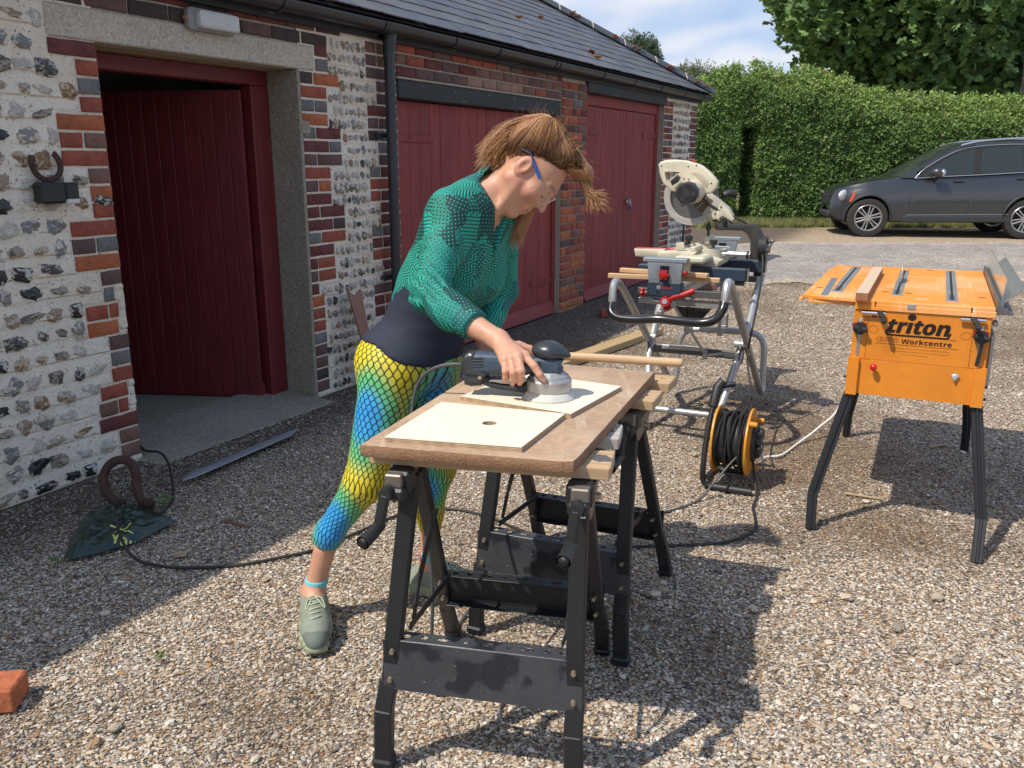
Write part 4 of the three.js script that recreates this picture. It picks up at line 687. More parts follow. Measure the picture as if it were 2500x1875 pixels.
  // side glass and its bright surround, both sides
  const pane = (pts, zoff, M, nm, side, holes = []) => { const sh = shapeOf(pts); for (const h of holes) { const hp = new THREE.Path(); h.forEach((p, i) => i ? hp.lineTo(...p) : hp.moveTo(...p)); hp.closePath(); sh.holes.push(hp); } const gg = new THREE.ShapeGeometry(sh); const pp = gg.attributes.position; for (let i = 0; i < pp.count; i++) { const x = pp.getX(i), y = pp.getY(i); pp.setXYZ(i, x, y, side * (gz(x, y) + zoff) - W); } return part(nm, fin(gg.toNonIndexed(), undefined, 0.5), M, t); };
  const dense = (pts) => pts.flatMap((p, i) => { const n = pts[(i + 1) % pts.length], k = Math.max(1, Math.round(Math.hypot(n[0] - p[0], n[1] - p[1]) / 0.08)); return Array.from({ length: k }, (_, j) => [lerp(p[0], n[0], j / k), lerp(p[1], n[1], j / k)]); });
  const FW = dense([[1.56, 1.105], [1.78, 1.255], [2.05, 1.42], [2.30, 1.525], [2.535, 1.582], [2.50, 1.140], [1.9, 1.115]]), RW = dense([[2.655, 1.592], [3.0, 1.615], [3.36, 1.625], [3.40, 1.185], [2.635, 1.150]]), QW = dense([[3.395, 1.625], [3.85, 1.61], [4.15, 1.57], [4.30, 1.24], [3.43, 1.19]]);
  for (const sd of [1, -1]) { for (const p of [FW, RW, QW]) pane(p, 0.006, GLASS, 'side_window', sd); pane(dense([[1.44, 1.065], [1.62, 1.225], [1.95, 1.425], [2.25, 1.56], [2.55, 1.625], [3.3, 1.665], [4.3, 1.62], [4.35, 1.215], [2.6, 1.115], [1.9, 1.085]]), 0.003, INNER, 'window_surround', sd, [FW, RW, QW]);
    const line = (pts, r, M, nm, z = 0.010) => part(nm, polytube(dense(pts).slice(0, -1).filter((p, i, a) => i < a.length - 0).map(([x, y]) => V(x, y, sd * (gz(x, y) + z) - W)), r, 6), M, t);
    part('window_trim', tube([[1.455, 1.062], [1.9, 1.092], [2.6, 1.125], [3.3, 1.165], [4.3, 1.215]].map(([x, y]) => V(x, y, sd * (gz(x, y) + 0.010) - W)), 0.008, 40, 6), TRIM, t);
    part('window_trim', tube([[1.455, 1.065], [1.62, 1.228], [1.95, 1.428], [2.25, 1.562], [2.6, 1.628], [3.3, 1.662], [4.3, 1.618]].map(([x, y]) => V(x, y, sd * (gz(x, y) + 0.008) - W)), 0.007, 60, 6), TRIM, t);
    part('roof_rail', tube([[2.28, 1.645], [2.6, 1.715], [3.1, 1.757], [3.7, 1.772], [4.3, 1.755], [4.5, 1.70]].map(([x, y]) => V(x, y, sd * 0.66 - W)), 0.020, 50, 8), TRIM, t);
    part('door_handle', [bx(0.20, 0.032, 0.03, 2.26, 1.015, sd * (halfW(2.26, 0.85) + 0.012) - W, 0.012)], PAINTC, t); part('handle_recess', bx(0.15, 0.045, 0.006, 2.24, 1.005, sd * (halfW(2.26, 0.85) + 0.001) - W, 0.004), INNER, t);
    part('door_handle', [bx(0.20, 0.032, 0.03, 3.38, 1.065, sd * (halfW(3.38, 0.85) + 0.012) - W, 0.012)], PAINTC, t); part('handle_recess', bx(0.15, 0.045, 0.006, 3.36, 1.055, sd * (halfW(3.38, 0.85) + 0.001) - W, 0.004), INNER, t);
    for (const [x0, x1] of [[1.50, 2.44], [2.54, 3.30]]) part('rubbing_strip', bar(V(x0, 0.655, sd * (halfW(x0, 0.45) + 0.004) - W), V(x1, 0.675, sd * (halfW(x1, 0.45) + 0.004) - W), 0.016, 0.05, 0.006), PAINTC, t);
    for (const x of [1.385, 2.475]) part('door_gap', tube([[x - 0.01, 0.40], [x, 0.7], [x + 0.02, 1.05]].map(([q, y]) => V(q, y, sd * (halfW(q, (y - 0.3) / (hood(q) - 0.3)) + 0.0005) - W)), 0.004, 20, 5), INNER, t);
    part('sill_cladding', bar(V(1.30, 0.325, sd * W * 0.965 - W), V(3.28, 0.345, sd * W * 0.965 - W), 0.05, 0.12, 0.02), CLAD, t);
    part('sill_gap', bar(V(1.36, 0.405, sd * (W * 0.988) - W), V(3.26, 0.43, sd * (W * 0.988) - W), 0.006, 0.008, 0.001), TRIM, t);
    for (const c of [F, B]) { const a = []; for (let k = 0; k <= 30; k++) { const w = Math.PI * (1.04 - 1.08 * k / 30), x = c + Math.cos(w) * (AR + 0.012), y = yc + Math.sin(w) * (AR + 0.012); a.push(V(x, y, sd * (halfW(clamp(x, 0, L), clamp((y - 0.3) / 0.7, 0, 1)) + 0.004) - W)); } part('wheel_arch', polytube(a, 0.024, 8), CLAD, t); }
    part('mirror', [put(fin(new THREE.SphereGeometry(1, 20, 14)), 1.83, 1.165, sd * 1.03 - W, 0, 0, 0, [0.125, 0.085, 0.085]), bar(V(1.74, 1.10, sd * 0.86 - W), V(1.80, 1.13, sd * 0.98 - W), 0.05, 0.03, 0.01)], PAINTC, t);
    part('mirror_lamp', put(fin(new THREE.SphereGeometry(1, 14, 10)), 1.90, 1.165, sd * 1.045 - W, 0, 0, 0, [0.055, 0.07, 0.073]), TRIM, t);
    part('headlight', [put(fin(new THREE.SphereGeometry(1, 20, 14)), 0.22, 0.745, sd * 0.690 - W, 0, sd * 0.85, 0, [0.20, 0.105, 0.06])], phys(rgb(0.62, 0.64, 0.64), 0.1, 0.2, { clearcoat: 1 }), t);
    part('indicator', put(slab([[-0.05, -0.085], [0.055, -0.085], [0.045, 0.07], [0.02, 0.06], [0.0, 0.0]], 0.03, 0.008), 0.345, 0.740, sd * 0.842 - W, 0, sd * 0.42, 0, 1.25), mat(rgb(0.65, 0.09, 0.02), 0.25), t);
  }
  part('bumper_lip', [bb(-0.03, 0.33, -W - 0.45, 0.10, 0.45, -W + 0.45, 0.03)], CLAD, t); part('grille', [bb(-0.012, 0.56, -W - 0.30, 0.03, 0.76, -W + 0.30, 0.02)], INNER, t); part('bumper_trim', bar(V(0.30, 0.445, -0.135), V(0.43, 0.415, -0.035), 0.02, 0.02, 0.004), TRIM, t);
  part('cabin_floor', bb(1.3, 0.35, -2 * W + 0.12, 4.5, 0.80, -0.12, 0.02), INNER, t); part('dashboard', bb(1.45, 0.80, -2 * W + 0.2, 1.85, 1.08, -0.2, 0.05), INNER, t);
  for (const x of [2.35, 3.35]) for (const z of [-0.52, -2 * W + 0.52]) { part('seat', [bx(0.16, 0.62, 0.46, x, 1.10, z, 0.06, 0, 0, -0.25)], INNER, t); part('headrest', bx(0.09, 0.18, 0.26, x + 0.10, 1.46, z, 0.04, 0, 0, -0.2), INNER, t); }
  t.scale.set(0.915, 0.965, 0.90);
  for (const c of [F, B]) for (const sd of [1, -1]) {
    const w = new THREE.Group(); w.name = 'wheel'; w.scale.set(1.08, 1, 1); w.position.set(c, yc, sd * (W - 0.115) - W); w.rotation.y = sd > 0 ? 0 : Math.PI; t.add(w);
    part('tyre', lathe([[0.235, -0.10], [0.30, -0.112], [0.338, -0.10], [0.352, -0.07], [0.352, 0.07], [0.338, 0.100], [0.30, 0.112], [0.235, 0.10]], 44).rotateX(Math.PI / 2), TYRE, w);
    const rim = [lathe([[0.242, 0.10], [0.236, 0.106], [0.222, 0.10], [0.214, 0.06], [0.215, -0.10], [0.242, -0.10]], 44).rotateX(Math.PI / 2)];
    for (let k = 0; k < 6; k++) for (const o of [-1, 1]) { const a = k * Math.PI / 3 + 0.26, d = V(Math.cos(a), Math.sin(a), 0), s = V(-Math.sin(a), Math.cos(a), 0); rim.push(bar(d.clone().multiplyScalar(0.045).addScaledVector(s, o * 0.018).setZ(0.088), d.clone().multiplyScalar(0.222).addScaledVector(s, o * 0.032).setZ(0.078), 0.024, 0.02, 0.005, V(0, 0, 1))); }
    rim.push(rod(V(0, 0, 0.05), V(0, 0, 0.098), 0.062, 0.055, 20)); part('rim', rim, RIM, w);
    part('brake_disc', rod(V(0, 0, -0.02), V(0, 0, 0.02), 0.20, 0.20, 28), INNER, w);
  }
  part('underbody', bb(0.15, 0.26, -2 * W + 0.2, 4.6, 0.5, -0.2, 0.05), INNER, t);
}
// ---------------------------------------------------------------- two folding workbenches and what lies on them
const APRON_STEEL = mat(0xffffff, 0.42, 0.1, (() => { const m = makeMaps(512, 512, (x, y) => { const a = tfbm(x, y, 5, 61, 5), d = tnoise(x, y, 40, 7), e = tnoise(x, y, 128, 71), run = sstep(tfbm(x, y, 24, 6, 3, 3), 0.55, 0.75); let v = 0.050 + 0.03 * (a - 0.3); let c = [v * 0.92, v * 1.0, v * 1.14]; c = mixc(c, [0.085, 0.085, 0.088], run * 0.3 * a); c = mixc(c, [0.012, 0.013, 0.02], sstep(tfbm(x, y, 6, 99, 4), 0.58, 0.68) * 0.8); if (e > 0.955) c = [0.22, 0.21, 0.20]; return [...c, 0.5 + 0.4 * (d - 0.5), 0.5]; }); return { map: rep(m.map, 2.3), bumpMap: rep(m.bump, 4), bumpScale: 0.0005 }; })());
const BARE_STEEL = mat(rgb(0.27, 0.24, 0.20), 0.5, 0.6, WEAR), ZINC = mat(rgb(0.42, 0.36, 0.27), 0.4, 0.8), BLACK_PLASTIC = mat(rgb(0.018, 0.019, 0.020), 0.5, 0, { bumpMap: rep(wearMaps.bump, 8), bumpScale: 0.0005 });
const JAW = [mat(rgb(0.56, 0.40, 0.25), 0.85, 0, WOOD), mat(rgb(0.50, 0.48, 0.46), 0.8, 0, WOOD)];
const RUBBER = mat(rgb(0.012, 0.012, 0.013), 0.7);
function makeBench(label) {
  const t = thing('workbench', label, 'workbench', [0, 0, 0], 0, 'black folding workbenches');
  const cx = (y) => 0.032 * y / 0.7, hw = (y) => lerp(0.228, 0.190, y / 0.7), zr = (y) => lerp(-0.60, -0.10, y / 0.72);
  const P = (sd, y, z) => V(cx(y) + sd * hw(y), y, z);
  for (const sd of [-1, 1]) {
    // front leg: pressed channel, cranked below the apron, foot flared
    part('leg', [bar(P(sd, 0.335, 0.0), P(sd, 0.735, -0.045), 0.040, 0.026, 0.004, V(1, 0, 0).cross(V(0, 1, 0))), bar(P(sd, 0.215, -0.002), P(sd, 0.345, 0.0), 0.040, 0.024, 0.003, V(0, 0, 1)),
      bar(V(P(sd, 0.19, 0).x + sd * 0.000, 0.235, -0.004), V(P(sd, 0.05, 0).x - sd * 0.003, 0.16, 0.012), 0.042, 0.028, 0.004, V(0, 0, 1)), bar(V(P(sd, 0.05, 0).x - sd * 0.003, 0.165, 0.011), V(P(sd, 0, 0).x, 0.02, 0.004), 0.043, 0.030, 0.004, V(0, 0, 1)), bar(V(P(sd, 0, 0).x, 0.03, 0.004), V(P(sd, 0, 0).x + sd * 0.001, 0.0, 0.0), 0.050, 0.042, 0.006, V(0, 0, 1))], BLACK_STEEL, t);
    part('leg', [bar(P(sd, 0.20, zr(0.20)), P(sd, 0.735, zr(0.735)), 0.036, 0.026, 0.004, V(0, 0.5, 1)), bar(P(sd, 0.215, zr(0.215)), V(P(sd, 0.15, 0).x + sd * 0.004, 0.15, zr(0.15) - 0.004), 0.038, 0.028, 0.004, V(0, 0, 1)), bar(V(P(sd, 0.15, 0).x + sd * 0.004, 0.155, zr(0.155) - 0.004), V(P(sd, 0, 0).x, 0.01, -0.60), 0.040, 0.030, 0.004, V(0, 0, 1)), bar(V(P(sd, 0, 0).x, 0.028, -0.59), V(P(sd, 0, 0).x, 0, -0.602), 0.046, 0.042, 0.006, V(0, 0, 1))], BLACK_STEEL, t);
    // folding stays between the legs
    const j = V(P(sd, 0.34, 0).x - sd * 0.03, 0.365, -0.055), up = V(P(sd, 0.60, 0).x - sd * 0.03, 0.60, zr(0.60) + 0.02), lo = V(P(sd, 0.30, 0).x - sd * 0.028, 0.315, zr(0.30) + 0.01);
    part('stay', bar(up, V(j.x, 0.44, -0.10), 0.004, 0.018, 0.001), BLACK_STEEL, t); part('stay', bar(V(j.x + 0.002, 0.46, -0.106), j, 0.005, 0.017, 0.001), BLACK_STEEL, t); part('stay', bar(lo, V(j.x - 0.006, 0.35, -0.045), 0.004, 0.018, 0.001), BLACK_STEEL, t);
    // head: bent steel cheek, rail and plastic block
    part('cheek', slab([[-0.012, 0.0], [0.018, 0.0], [0.16, 0.055], [0.16, 0.085], [-0.05, 0.085], [-0.05, 0.06]], 0.004, 0.001, undefined, [], 1).rotateY(Math.PI / 2).translate(cx(0.7) + sd * 0.217, 0.672, -0.02), BARE_STEEL, t);
    part('rail', bx(0.038, 0.030, 0.40, cx(0.7) + sd * 0.200, 0.742, -0.160, 0.003), BARE_STEEL, t);
    part('bolt', rod(V(cx(0.7) + sd * 0.218, 0.70, -0.075), V(cx(0.7) + sd * 0.232, 0.70, -0.075), 0.009, 0.008, 6), ZINC, t);
    const bl = part('vice_block', [bx(0.056, 0.05, 0.050, cx(0.7) + sd * 0.196, 0.733, 0.000, 0.006), bx(0.044, 0.028, 0.030, cx(0.7) + sd * 0.196, 0.714, 0.034, 0.006)], BLACK_PLASTIC, t);
    const hx = cx(0.7) + sd * 0.196 + (sd < 0 ? -0.012 : 0.0);
    const lean = sd < 0 ? -0.016 : -0.008;
    part('crank', [rod(V(hx, 0.722, 0.045), V(hx, 0.722, 0.072), 0.015, 0.014, 16), bar(V(hx, 0.725, 0.066), V(hx + lean, 0.648, 0.070), 0.024, 0.015, 0.006, V(0, 0, 1)), polytube([V(hx + lean, 0.650, 0.058), V(hx + lean * 1.3, 0.644, 0.10), V(hx + lean * 1.8, 0.638, 0.13)], (u) => 0.0125 + 0.003 * u, 18, false, false), polytube([V(hx + lean * 1.8, 0.638, 0.13), V(hx + lean * 1.3, 0.644, 0.10)], 0.0115, 16, false, true)], BLACK_PLASTIC, t);
  }
  const apron = (front) => {
    const g = [], y0 = front ? 0.218 : 0.205, y1 = front ? 0.345 : 0.300, w = 2 * hw(0.28) + 0.036, f = front ? 1 : -1, x0 = cx(0.28);
    const holes = [[0.055, 'r'], [0.155, 'r'], [0.275, 's'], [0.40, 'd'], [0.52, 's'], [0.645, 'd'], [0.755, 's'], [0.87, 'r'], [0.955, 'r']].map(([u, k]) => { const x = (u - 0.5) * (w - 0.06); return k === 'r' ? circle(x, 0.002, 0.0085) : k === 'd' ? circle(x, 0.002, 0.005) : rrect(x - 0.016, -0.004, 0.032, 0.012, 0.0059, true); });
    g.push(bx(w, y1 - y0, 0.0025, x0, (y0 + y1) / 2, 0.0, 0.001));
    g.push(put(slab(rrect(-(w - 0.05) / 2, -0.021, w - 0.05, 0.042, 0.003), 0.0025, 0.0006, 'x', holes, 1, 8), x0, y1 - 0.001, -f * 0.022, -Math.PI / 2));
    if (!front) g.push(bx(w - 0.05, 0.0025, 0.034, x0, y0 + 0.001, -f * 0.018, 0.001));
    return g.map(q => put(q, 0, 0, front ? 0.0155 : zr(0.25) - 0.018, front ? -0.02 : 0.0));
  };
  part('apron', apron(true), APRON_STEEL, t); part('apron', apron(false), BLACK_STEEL, t);
  for (const sd of [-1, 1]) for (const y of [0.245, 0.318]) { part('bolt', rod(V(cx(y) + sd * (hw(y) - 0.002), y, 0.012), V(cx(y) + sd * (hw(y) - 0.002), y, 0.0205), 0.0068, 0.0055, 8), ZINC, t); part('bolt', rod(V(cx(y) + sd * (hw(y) - 0.002), y - 0.02, zr(y) + 0.0), V(cx(y) + sd * (hw(y) - 0.002), y - 0.02, zr(y) + 0.024), 0.006, 0.005, 8), ZINC, t); }
  const jaw = (za, zb, k) => { const hs = []; for (let i = 0; i < 5; i++) hs.push(circle(-0.215 + i * 0.1175, 0, 0.0095)); return put(slab(rrect(-0.245, -(za - zb) / 2, 0.528, za - zb, 0.006), 0.028, 0.0025, 'x', hs, 1, 12), 0.004, 0.773, (za + zb) / 2, -Math.PI / 2); };
  part('jaw', jaw(-0.014, -0.128, 0), JAW[0], t); part('jaw', jaw(-0.216, -0.330, 1), JAW[0], t);
  return t;
}
const bench1 = makeBench('nearest black folding workbench, with the R sticker by its crank, under the brown board');
const bench2 = bench1.clone(); bench2.name = numbered('workbench'); scene.add(bench2);
bench2.userData.label = 'second black folding workbench, farther back under the far end of the brown board';
bench1.position.set(-0.081, 0, -1.719); bench1.rotation.y = -12 * Math.PI / 180;
bench2.position.set(0.103, 0, -2.283); bench2.rotation.y = -22 * Math.PI / 180;
bench1.children.filter(c => c.name === 'jaw')[1].material = JAW[1];
function printed(w, h, draw, px = 256) { const c = document.createElement('canvas'); c.width = px; c.height = Math.round(px * h / w); const g = c.getContext('2d'); draw(g, c.width, c.height); const t = new THREE.CanvasTexture(c); t.colorSpace = THREE.SRGBColorSpace; t.magFilter = THREE.LinearFilter; return t; }
function decal(w, h, draw, px, rough = 0.5, extra = {}) { const g = new THREE.PlaneGeometry(w, h), m = mat(0xffffff, rough, 0, { map: printed(w, h, draw, px), ...extra }); return [g, m]; }
{
  const [g, m] = decal(0.017, 0.019, (c, w, h) => { c.fillStyle = '#e8e6df'; c.fillRect(0, 0, w, h); c.fillStyle = '#15161a'; c.font = `bold ${h * 0.85}px sans-serif`; c.textAlign = 'center'; c.textBaseline = 'middle'; c.fillText('R', w / 2, h * 0.54); }, 64);
  part('sticker', g.translate(0.229, 0.677, -0.022), m, bench1);
  part('stain', put(fin(lump(4, 2, 0.5)), 0.262, 0.7872, -0.072, 0, 0.3, 0, [0.020, 0.0006, 0.022]), mat(rgb(0.12, 0.12, 0.125), 0.6, 0, WEAR), bench1);
}
// ---- the board across both benches
const boardMaps = makeMaps(640, 640, (x, y) => { const a = tfbm(x, y, 4, 15, 5), b = tfbm(x, y, 60, 25, 3), s = sstep(tfbm(x, y, 40, 33, 3, 4), 0.62, 0.78), d = sstep(tfbm(x, y, 3, 66, 4), 0.50, 0.72); const v = 0.9 + 0.35 * (a - 0.5) + 0.35 * (b - 0.5); let c = [0.43 * v, 0.29 * v, 0.185 * v]; c = mixc(c, [0.56, 0.44, 0.325], 0.30 * d + 0.30 * s); return [...c, 0.5 + 0.5 * (b - 0.5) - 0.3 * s, 0.5]; });
const BOARD = mat(0xffffff, 0.93, 0, { map: rep(boardMaps.map, 1.7), bumpMap: rep(boardMaps.bump, 1.7), bumpScale: 0.0012 }), BOARD_EDGE = mat(rgb(0.62, 0.50, 0.42), 0.9, 0, { map: rep(boardMaps.map, 2.4, 9), bumpMap: rep(boardMaps.bump, 5), bumpScale: 0.003 });
{
  const t = thing('board', 'worn brown board laid across both workbenches as a table top', 'board', [0, 0.788, 0]);
  const q = [[-0.325, -1.745], [0.098, -1.640], [0.124, -1.641], [0.137, -1.668], [0.412, -2.405], [-0.044, -2.574]], pts = [], R = rng(9);
  q.forEach((p, i) => { const n = q[(i + 1) % q.length], L = Math.hypot(n[0] - p[0], n[1] - p[1]), m = Math.max(1, Math.round(L / 0.018)); for (let k = 0; k < m; k++) { const u = k / m, j = k ? 0.0022 * fbm(p[0] * 9 + u * L * 60, p[1] * 7, i, 3) : 0; pts.push([lerp(p[0], n[0], u) + j, -lerp(p[1], n[1], u) + j]); } });
  const g = slab(pts, 0.027, 0.003, 'y', [], 2).rotateX(-Math.PI / 2).translate(0, 0.0135, 0);
  part('top_face', bevelTop(g, true), BOARD, t); part('edge_band', bevelTop(g, false), BOARD_EDGE, t);
}
function bevelTop(g, top) { const p = g.attributes.position, P = [], Nn = [], U = []; for (let i = 0; i < p.count; i += 3) { const a = V(p.getX(i), p.getY(i), p.getZ(i)), b = V(p.getX(i + 1), p.getY(i + 1), p.getZ(i + 1)), c = V(p.getX(i + 2), p.getY(i + 2), p.getZ(i + 2)), f = b.clone().sub(a).cross(c.clone().sub(a)).normalize(); if ((f.y > 0.45) !== top) continue; [a, b, c].forEach((v, k) => { P.push(v.x, v.y, v.z); Nn.push(g.attributes.normal.getX(i + k), g.attributes.normal.getY(i + k), g.attributes.normal.getZ(i + k)); if (top) U.push(v.x, v.z); else U.push(Math.abs(f.x) > Math.abs(f.z) ? v.z : v.x, v.y); }); }
  const o = new THREE.BufferGeometry(); o.setAttribute('position', new THREE.Float32BufferAttribute(P, 3)); o.setAttribute('normal', new THREE.Float32BufferAttribute(Nn, 3)); o.setAttribute('uv', new THREE.Float32BufferAttribute(U, 2)); return o; }
// ---- plywood squares, ply by ply
const birchMaps = makeMaps(512, 512, (x, y) => { const a = tfbm(x, y, 4, 205, 4), g = tfbm(x, y, 90, 207, 3, 5), q = tfbm(x + 0.1 * a, y, 10, 215, 4, 3); const v = 0.93 + 0.10 * (a - 0.5) + 0.10 * (g - 0.5) + 0.07 * (q - 0.5); return [0.80 * v, 0.70 * v, 0.55 * v, 0.5 + 0.4 * (g - 0.5), 0.5]; });
const BIRCH = mat(0xffffff, 0.75, 0, { map: rep(birchMaps.map, 2.2), bumpMap: rep(birchMaps.bump, 2.2), bumpScale: 0.0002 }), PLY = [mat(rgb(0.66, 0.52, 0.36), 0.85, 0, WOOD), mat(rgb(0.36, 0.24, 0.155), 0.9, 0, WOOD)];
function plywood(label, q, hole) {
  const cx = q.reduce((s, p) => s + p[0], 0) / 4, cz = q.reduce((s, p) => s + p[1], 0) / 4, t = thing('plywood_square', label, 'plywood', [cx, 0.8152, cz], 0, 'birch plywood squares on the board');
  const n = 7, T = 0.0122;
  for (let k = 0; k < n; k++) {
    const inset = k === n - 1 ? 0 : 0.0002 * (k % 2), pts = q.map(p => [(p[0] - cx) * (1 - inset * 4), -(p[1] - cz) * (1 - inset * 4)]);
    const g = slab(pts, T / n, k === n - 1 ? 0.0005 : 0, 'y', hole ? [circle(hole[0] - cx, -(hole[1] - cz), 0.0165)] : [], 1, 16).rotateX(-Math.PI / 2).translate(0, (k + 0.5) * T / n, 0);
    part('veneer', g, k === n - 1 ? BIRCH : PLY[k % 2], t);
  }
}
plywood('pale plywood square with a round hole, nearest on the brown board', [[-0.275, -1.760], [0.020, -1.692], [0.125, -1.937], [-0.174, -2.040]], [-0.051, -1.862]);
plywood('pale plywood square under the sander', [[-0.130, -2.094], [0.139, -1.937], [0.289, -2.192], [0.020, -2.349]]);
// ---- turned pole
single('wooden_pole', [polytube([V(0.063, 0.8285, -2.573), V(0.28, 0.8285, -2.518), V(0.488, 0.8285, -2.461), V(0.497, 0.8285, -2.459), V(0.502, 0.8285, -2.4575)].map((p, i) => p), (u) => u > 0.999 ? 0.0085 : u > 0.99 ? 0.0112 : 0.0126, 24)], mat(rgb(0.68, 0.48, 0.30), 0.55, 0, WOOD), 'smooth round pale wooden pole lying along the far edge of the brown board', 'pole');

// ---- random orbit sander
{
  const t = thing('sander', 'dusty blue and grey random orbit sander under the hand, on the plywood', 'sander', [0.093, 0.8278, -2.085], -9 * Math.PI / 180);
  const BLUE = mat(rgb(0.050, 0.085, 0.130), 0.5, 0, WEAR), DARK = mat(rgb(0.040, 0.046, 0.055), 0.32, 0, WEAR), ALU = mat(rgb(0.50, 0.50, 0.49), 0.42, 0.55, WEAR), SKIRT = mat(rgb(0.66, 0.65, 0.60), 0.6, 0, WEAR), GRIPD = mat(rgb(0.035, 0.038, 0.042), 0.65, 0, WEAR);
  part('pad', lathe([[0, 0], [0.066, 0], [0.0665, 0.003], [0.064, 0.007], [0.058, 0.017], [0.054, 0.020], [0, 0.020]], 48), SKIRT, t);
  part('housing', lathe([[0, 0.0205], [0.0555, 0.0205], [0.0565, 0.024], [0.0565, 0.046], [0.054, 0.050], [0.0505, 0.052], [0.0485, 0.058], [0.040, 0.064], [0.036, 0.068], [0, 0.068]], 48, 0.5), ALU, t);
  part('neck', [put(slab(curvy([[-0.044, 0.066], [0.030, 0.064], [0.034, 0.072], [0.028, 0.085], [0.036, 0.098], [-0.02, 0.106], [-0.052, 0.098], [-0.052, 0.080]], 40), 0.060, 0.012, undefined, [], 3), 0, 0, 0)], BLUE, t);
  { const g = new THREE.SphereGeometry(1, 40, 24), p = g.attributes.position; for (let i = 0; i < p.count; i++) { let x = p.getX(i), y = p.getY(i), z = p.getZ(i); const k = x > 0 ? 1 - 0.28 * x : 1; p.setXYZ(i, x * 0.049, y * 0.026 * k - (x > 0 ? x * x * 0.012 : x * 0.003) - (y < -0.4 ? (y + 0.4) * 0.008 : 0), z * 0.039 * k); } g.computeVertexNormals(); part('grip_knob', put(fin(g), 0.004, 0.118, 0, 0, 0, 0.03), DARK, t); }
  part('motor_body', [put(slab(curvy([[-0.058, 0.056], [-0.10, 0.057], [-0.15, 0.055], [-0.203, 0.050], [-0.211, 0.062], [-0.211, 0.095], [-0.204, 0.107], [-0.150, 0.110], [-0.10, 0.108], [-0.05, 0.105], [-0.036, 0.098], [-0.036, 0.068]], 60), 0.056, 0.017, undefined, [], 4), 0, 0, 0)], BLUE, t);
  part('end_cap', [put(slab([[-0.213, 0.028], [-0.196, 0.024], [-0.170, 0.027], [-0.158, 0.056], [-0.214, 0.058]], 0.048, 0.006), 0, 0, 0), put(slab(curvy([[-0.150, 0.0565], [-0.216, 0.054], [-0.217, 0.098], [-0.206, 0.1085], [-0.185, 0.11], [-0.18, 0.08]], 30), 0.057, 0.012, undefined, [], 3), 0, 0, 0)], DARK, t);
  part('dust_channel', [put(slab(curvy([[-0.185, 0.050], [-0.172, 0.033], [-0.150, 0.022], [-0.10, 0.014], [-0.04, 0.012], [-0.03, 0.024], [-0.04, 0.040], [-0.056, 0.046], [-0.058, 0.036], [-0.10, 0.031], [-0.145, 0.040], [-0.163, 0.056]], 60), 0.040, 0.009, undefined, [], 3), 0, 0, 0)], GRIPD, t);
  part('trigger_plate', [put(slab(curvy([[-0.150, 0.041], [-0.11, 0.034], [-0.062, 0.040], [-0.066, 0.046], [-0.11, 0.043]], 30), 0.044, 0.003), 0, 0, 0)], mat(rgb(0.36, 0.34, 0.32), 0.6, 0, WEAR), t);
  for (let k = 0; k < 4; k++) part('vent', bx(0.030, 0.0028, 0.002, -0.178, 0.078 + k * 0.0072, 0.0288, 0.0008), GRIPD, t);
  part('screw', rod(V(-0.172, 0.049, 0.022), V(-0.172, 0.049, 0.0262), 0.006, 0.005, 16), ZINC, t);
  part('dial', [rod(V(-0.023, 0.092, 0.026), V(-0.023, 0.092, 0.0315), 0.006, 0.0055, 16)], GRIPD, t);
}
// ---------------------------------------------------------------- orange saw table
const ORANGE = phys(rgb(0.80, 0.27, 0.018), 0.42, 0, { clearcoat: 0.25, clearcoatRoughness: 0.35, map: rep(wearMaps.map, 1.4), bumpMap: rep(wearMaps.bump, 3), bumpScale: 0.0004 });
const orangeTopMaps = makeMaps(640, 640, (x, y) => { const a = tfbm(x, y, 4, 35, 5), s = sstep(tfbm(x, y, 90, 53, 3, 3), 0.66, 0.8), d = sstep(tfbm(x, y, 4, 86, 5), 0.5, 0.75), q = sstep(tfbm(x, y, 6, 91, 3, 60), 0.70, 0.82); let c = [0.78 + 0.1 * (a - 0.5), 0.27 + 0.06 * (a - 0.5), 0.030]; c = mixc(c, [0.80, 0.55, 0.30], 0.40 * d + 0.4 * s * d + 0.35 * q); return [...c, 0.5 + 0.3 * (a - 0.5), 0.5]; });
const ORANGE_TOP = mat(0xffffff, 0.45, 0, { map: rep(orangeTopMaps.map, 1.1), bumpMap: rep(orangeTopMaps.bump, 2), bumpScale: 0.0004 });
const ALU = mat(rgb(0.50, 0.51, 0.51), 0.42, 0.65, WEAR), CHROME = mat(rgb(0.6, 0.6, 0.6), 0.2, 0.95), DARKHOLE = mat(rgb(0.012, 0.011, 0.010), 0.9), RED_PL = mat(rgb(0.50, 0.012, 0.014), 0.42, 0, WEAR);
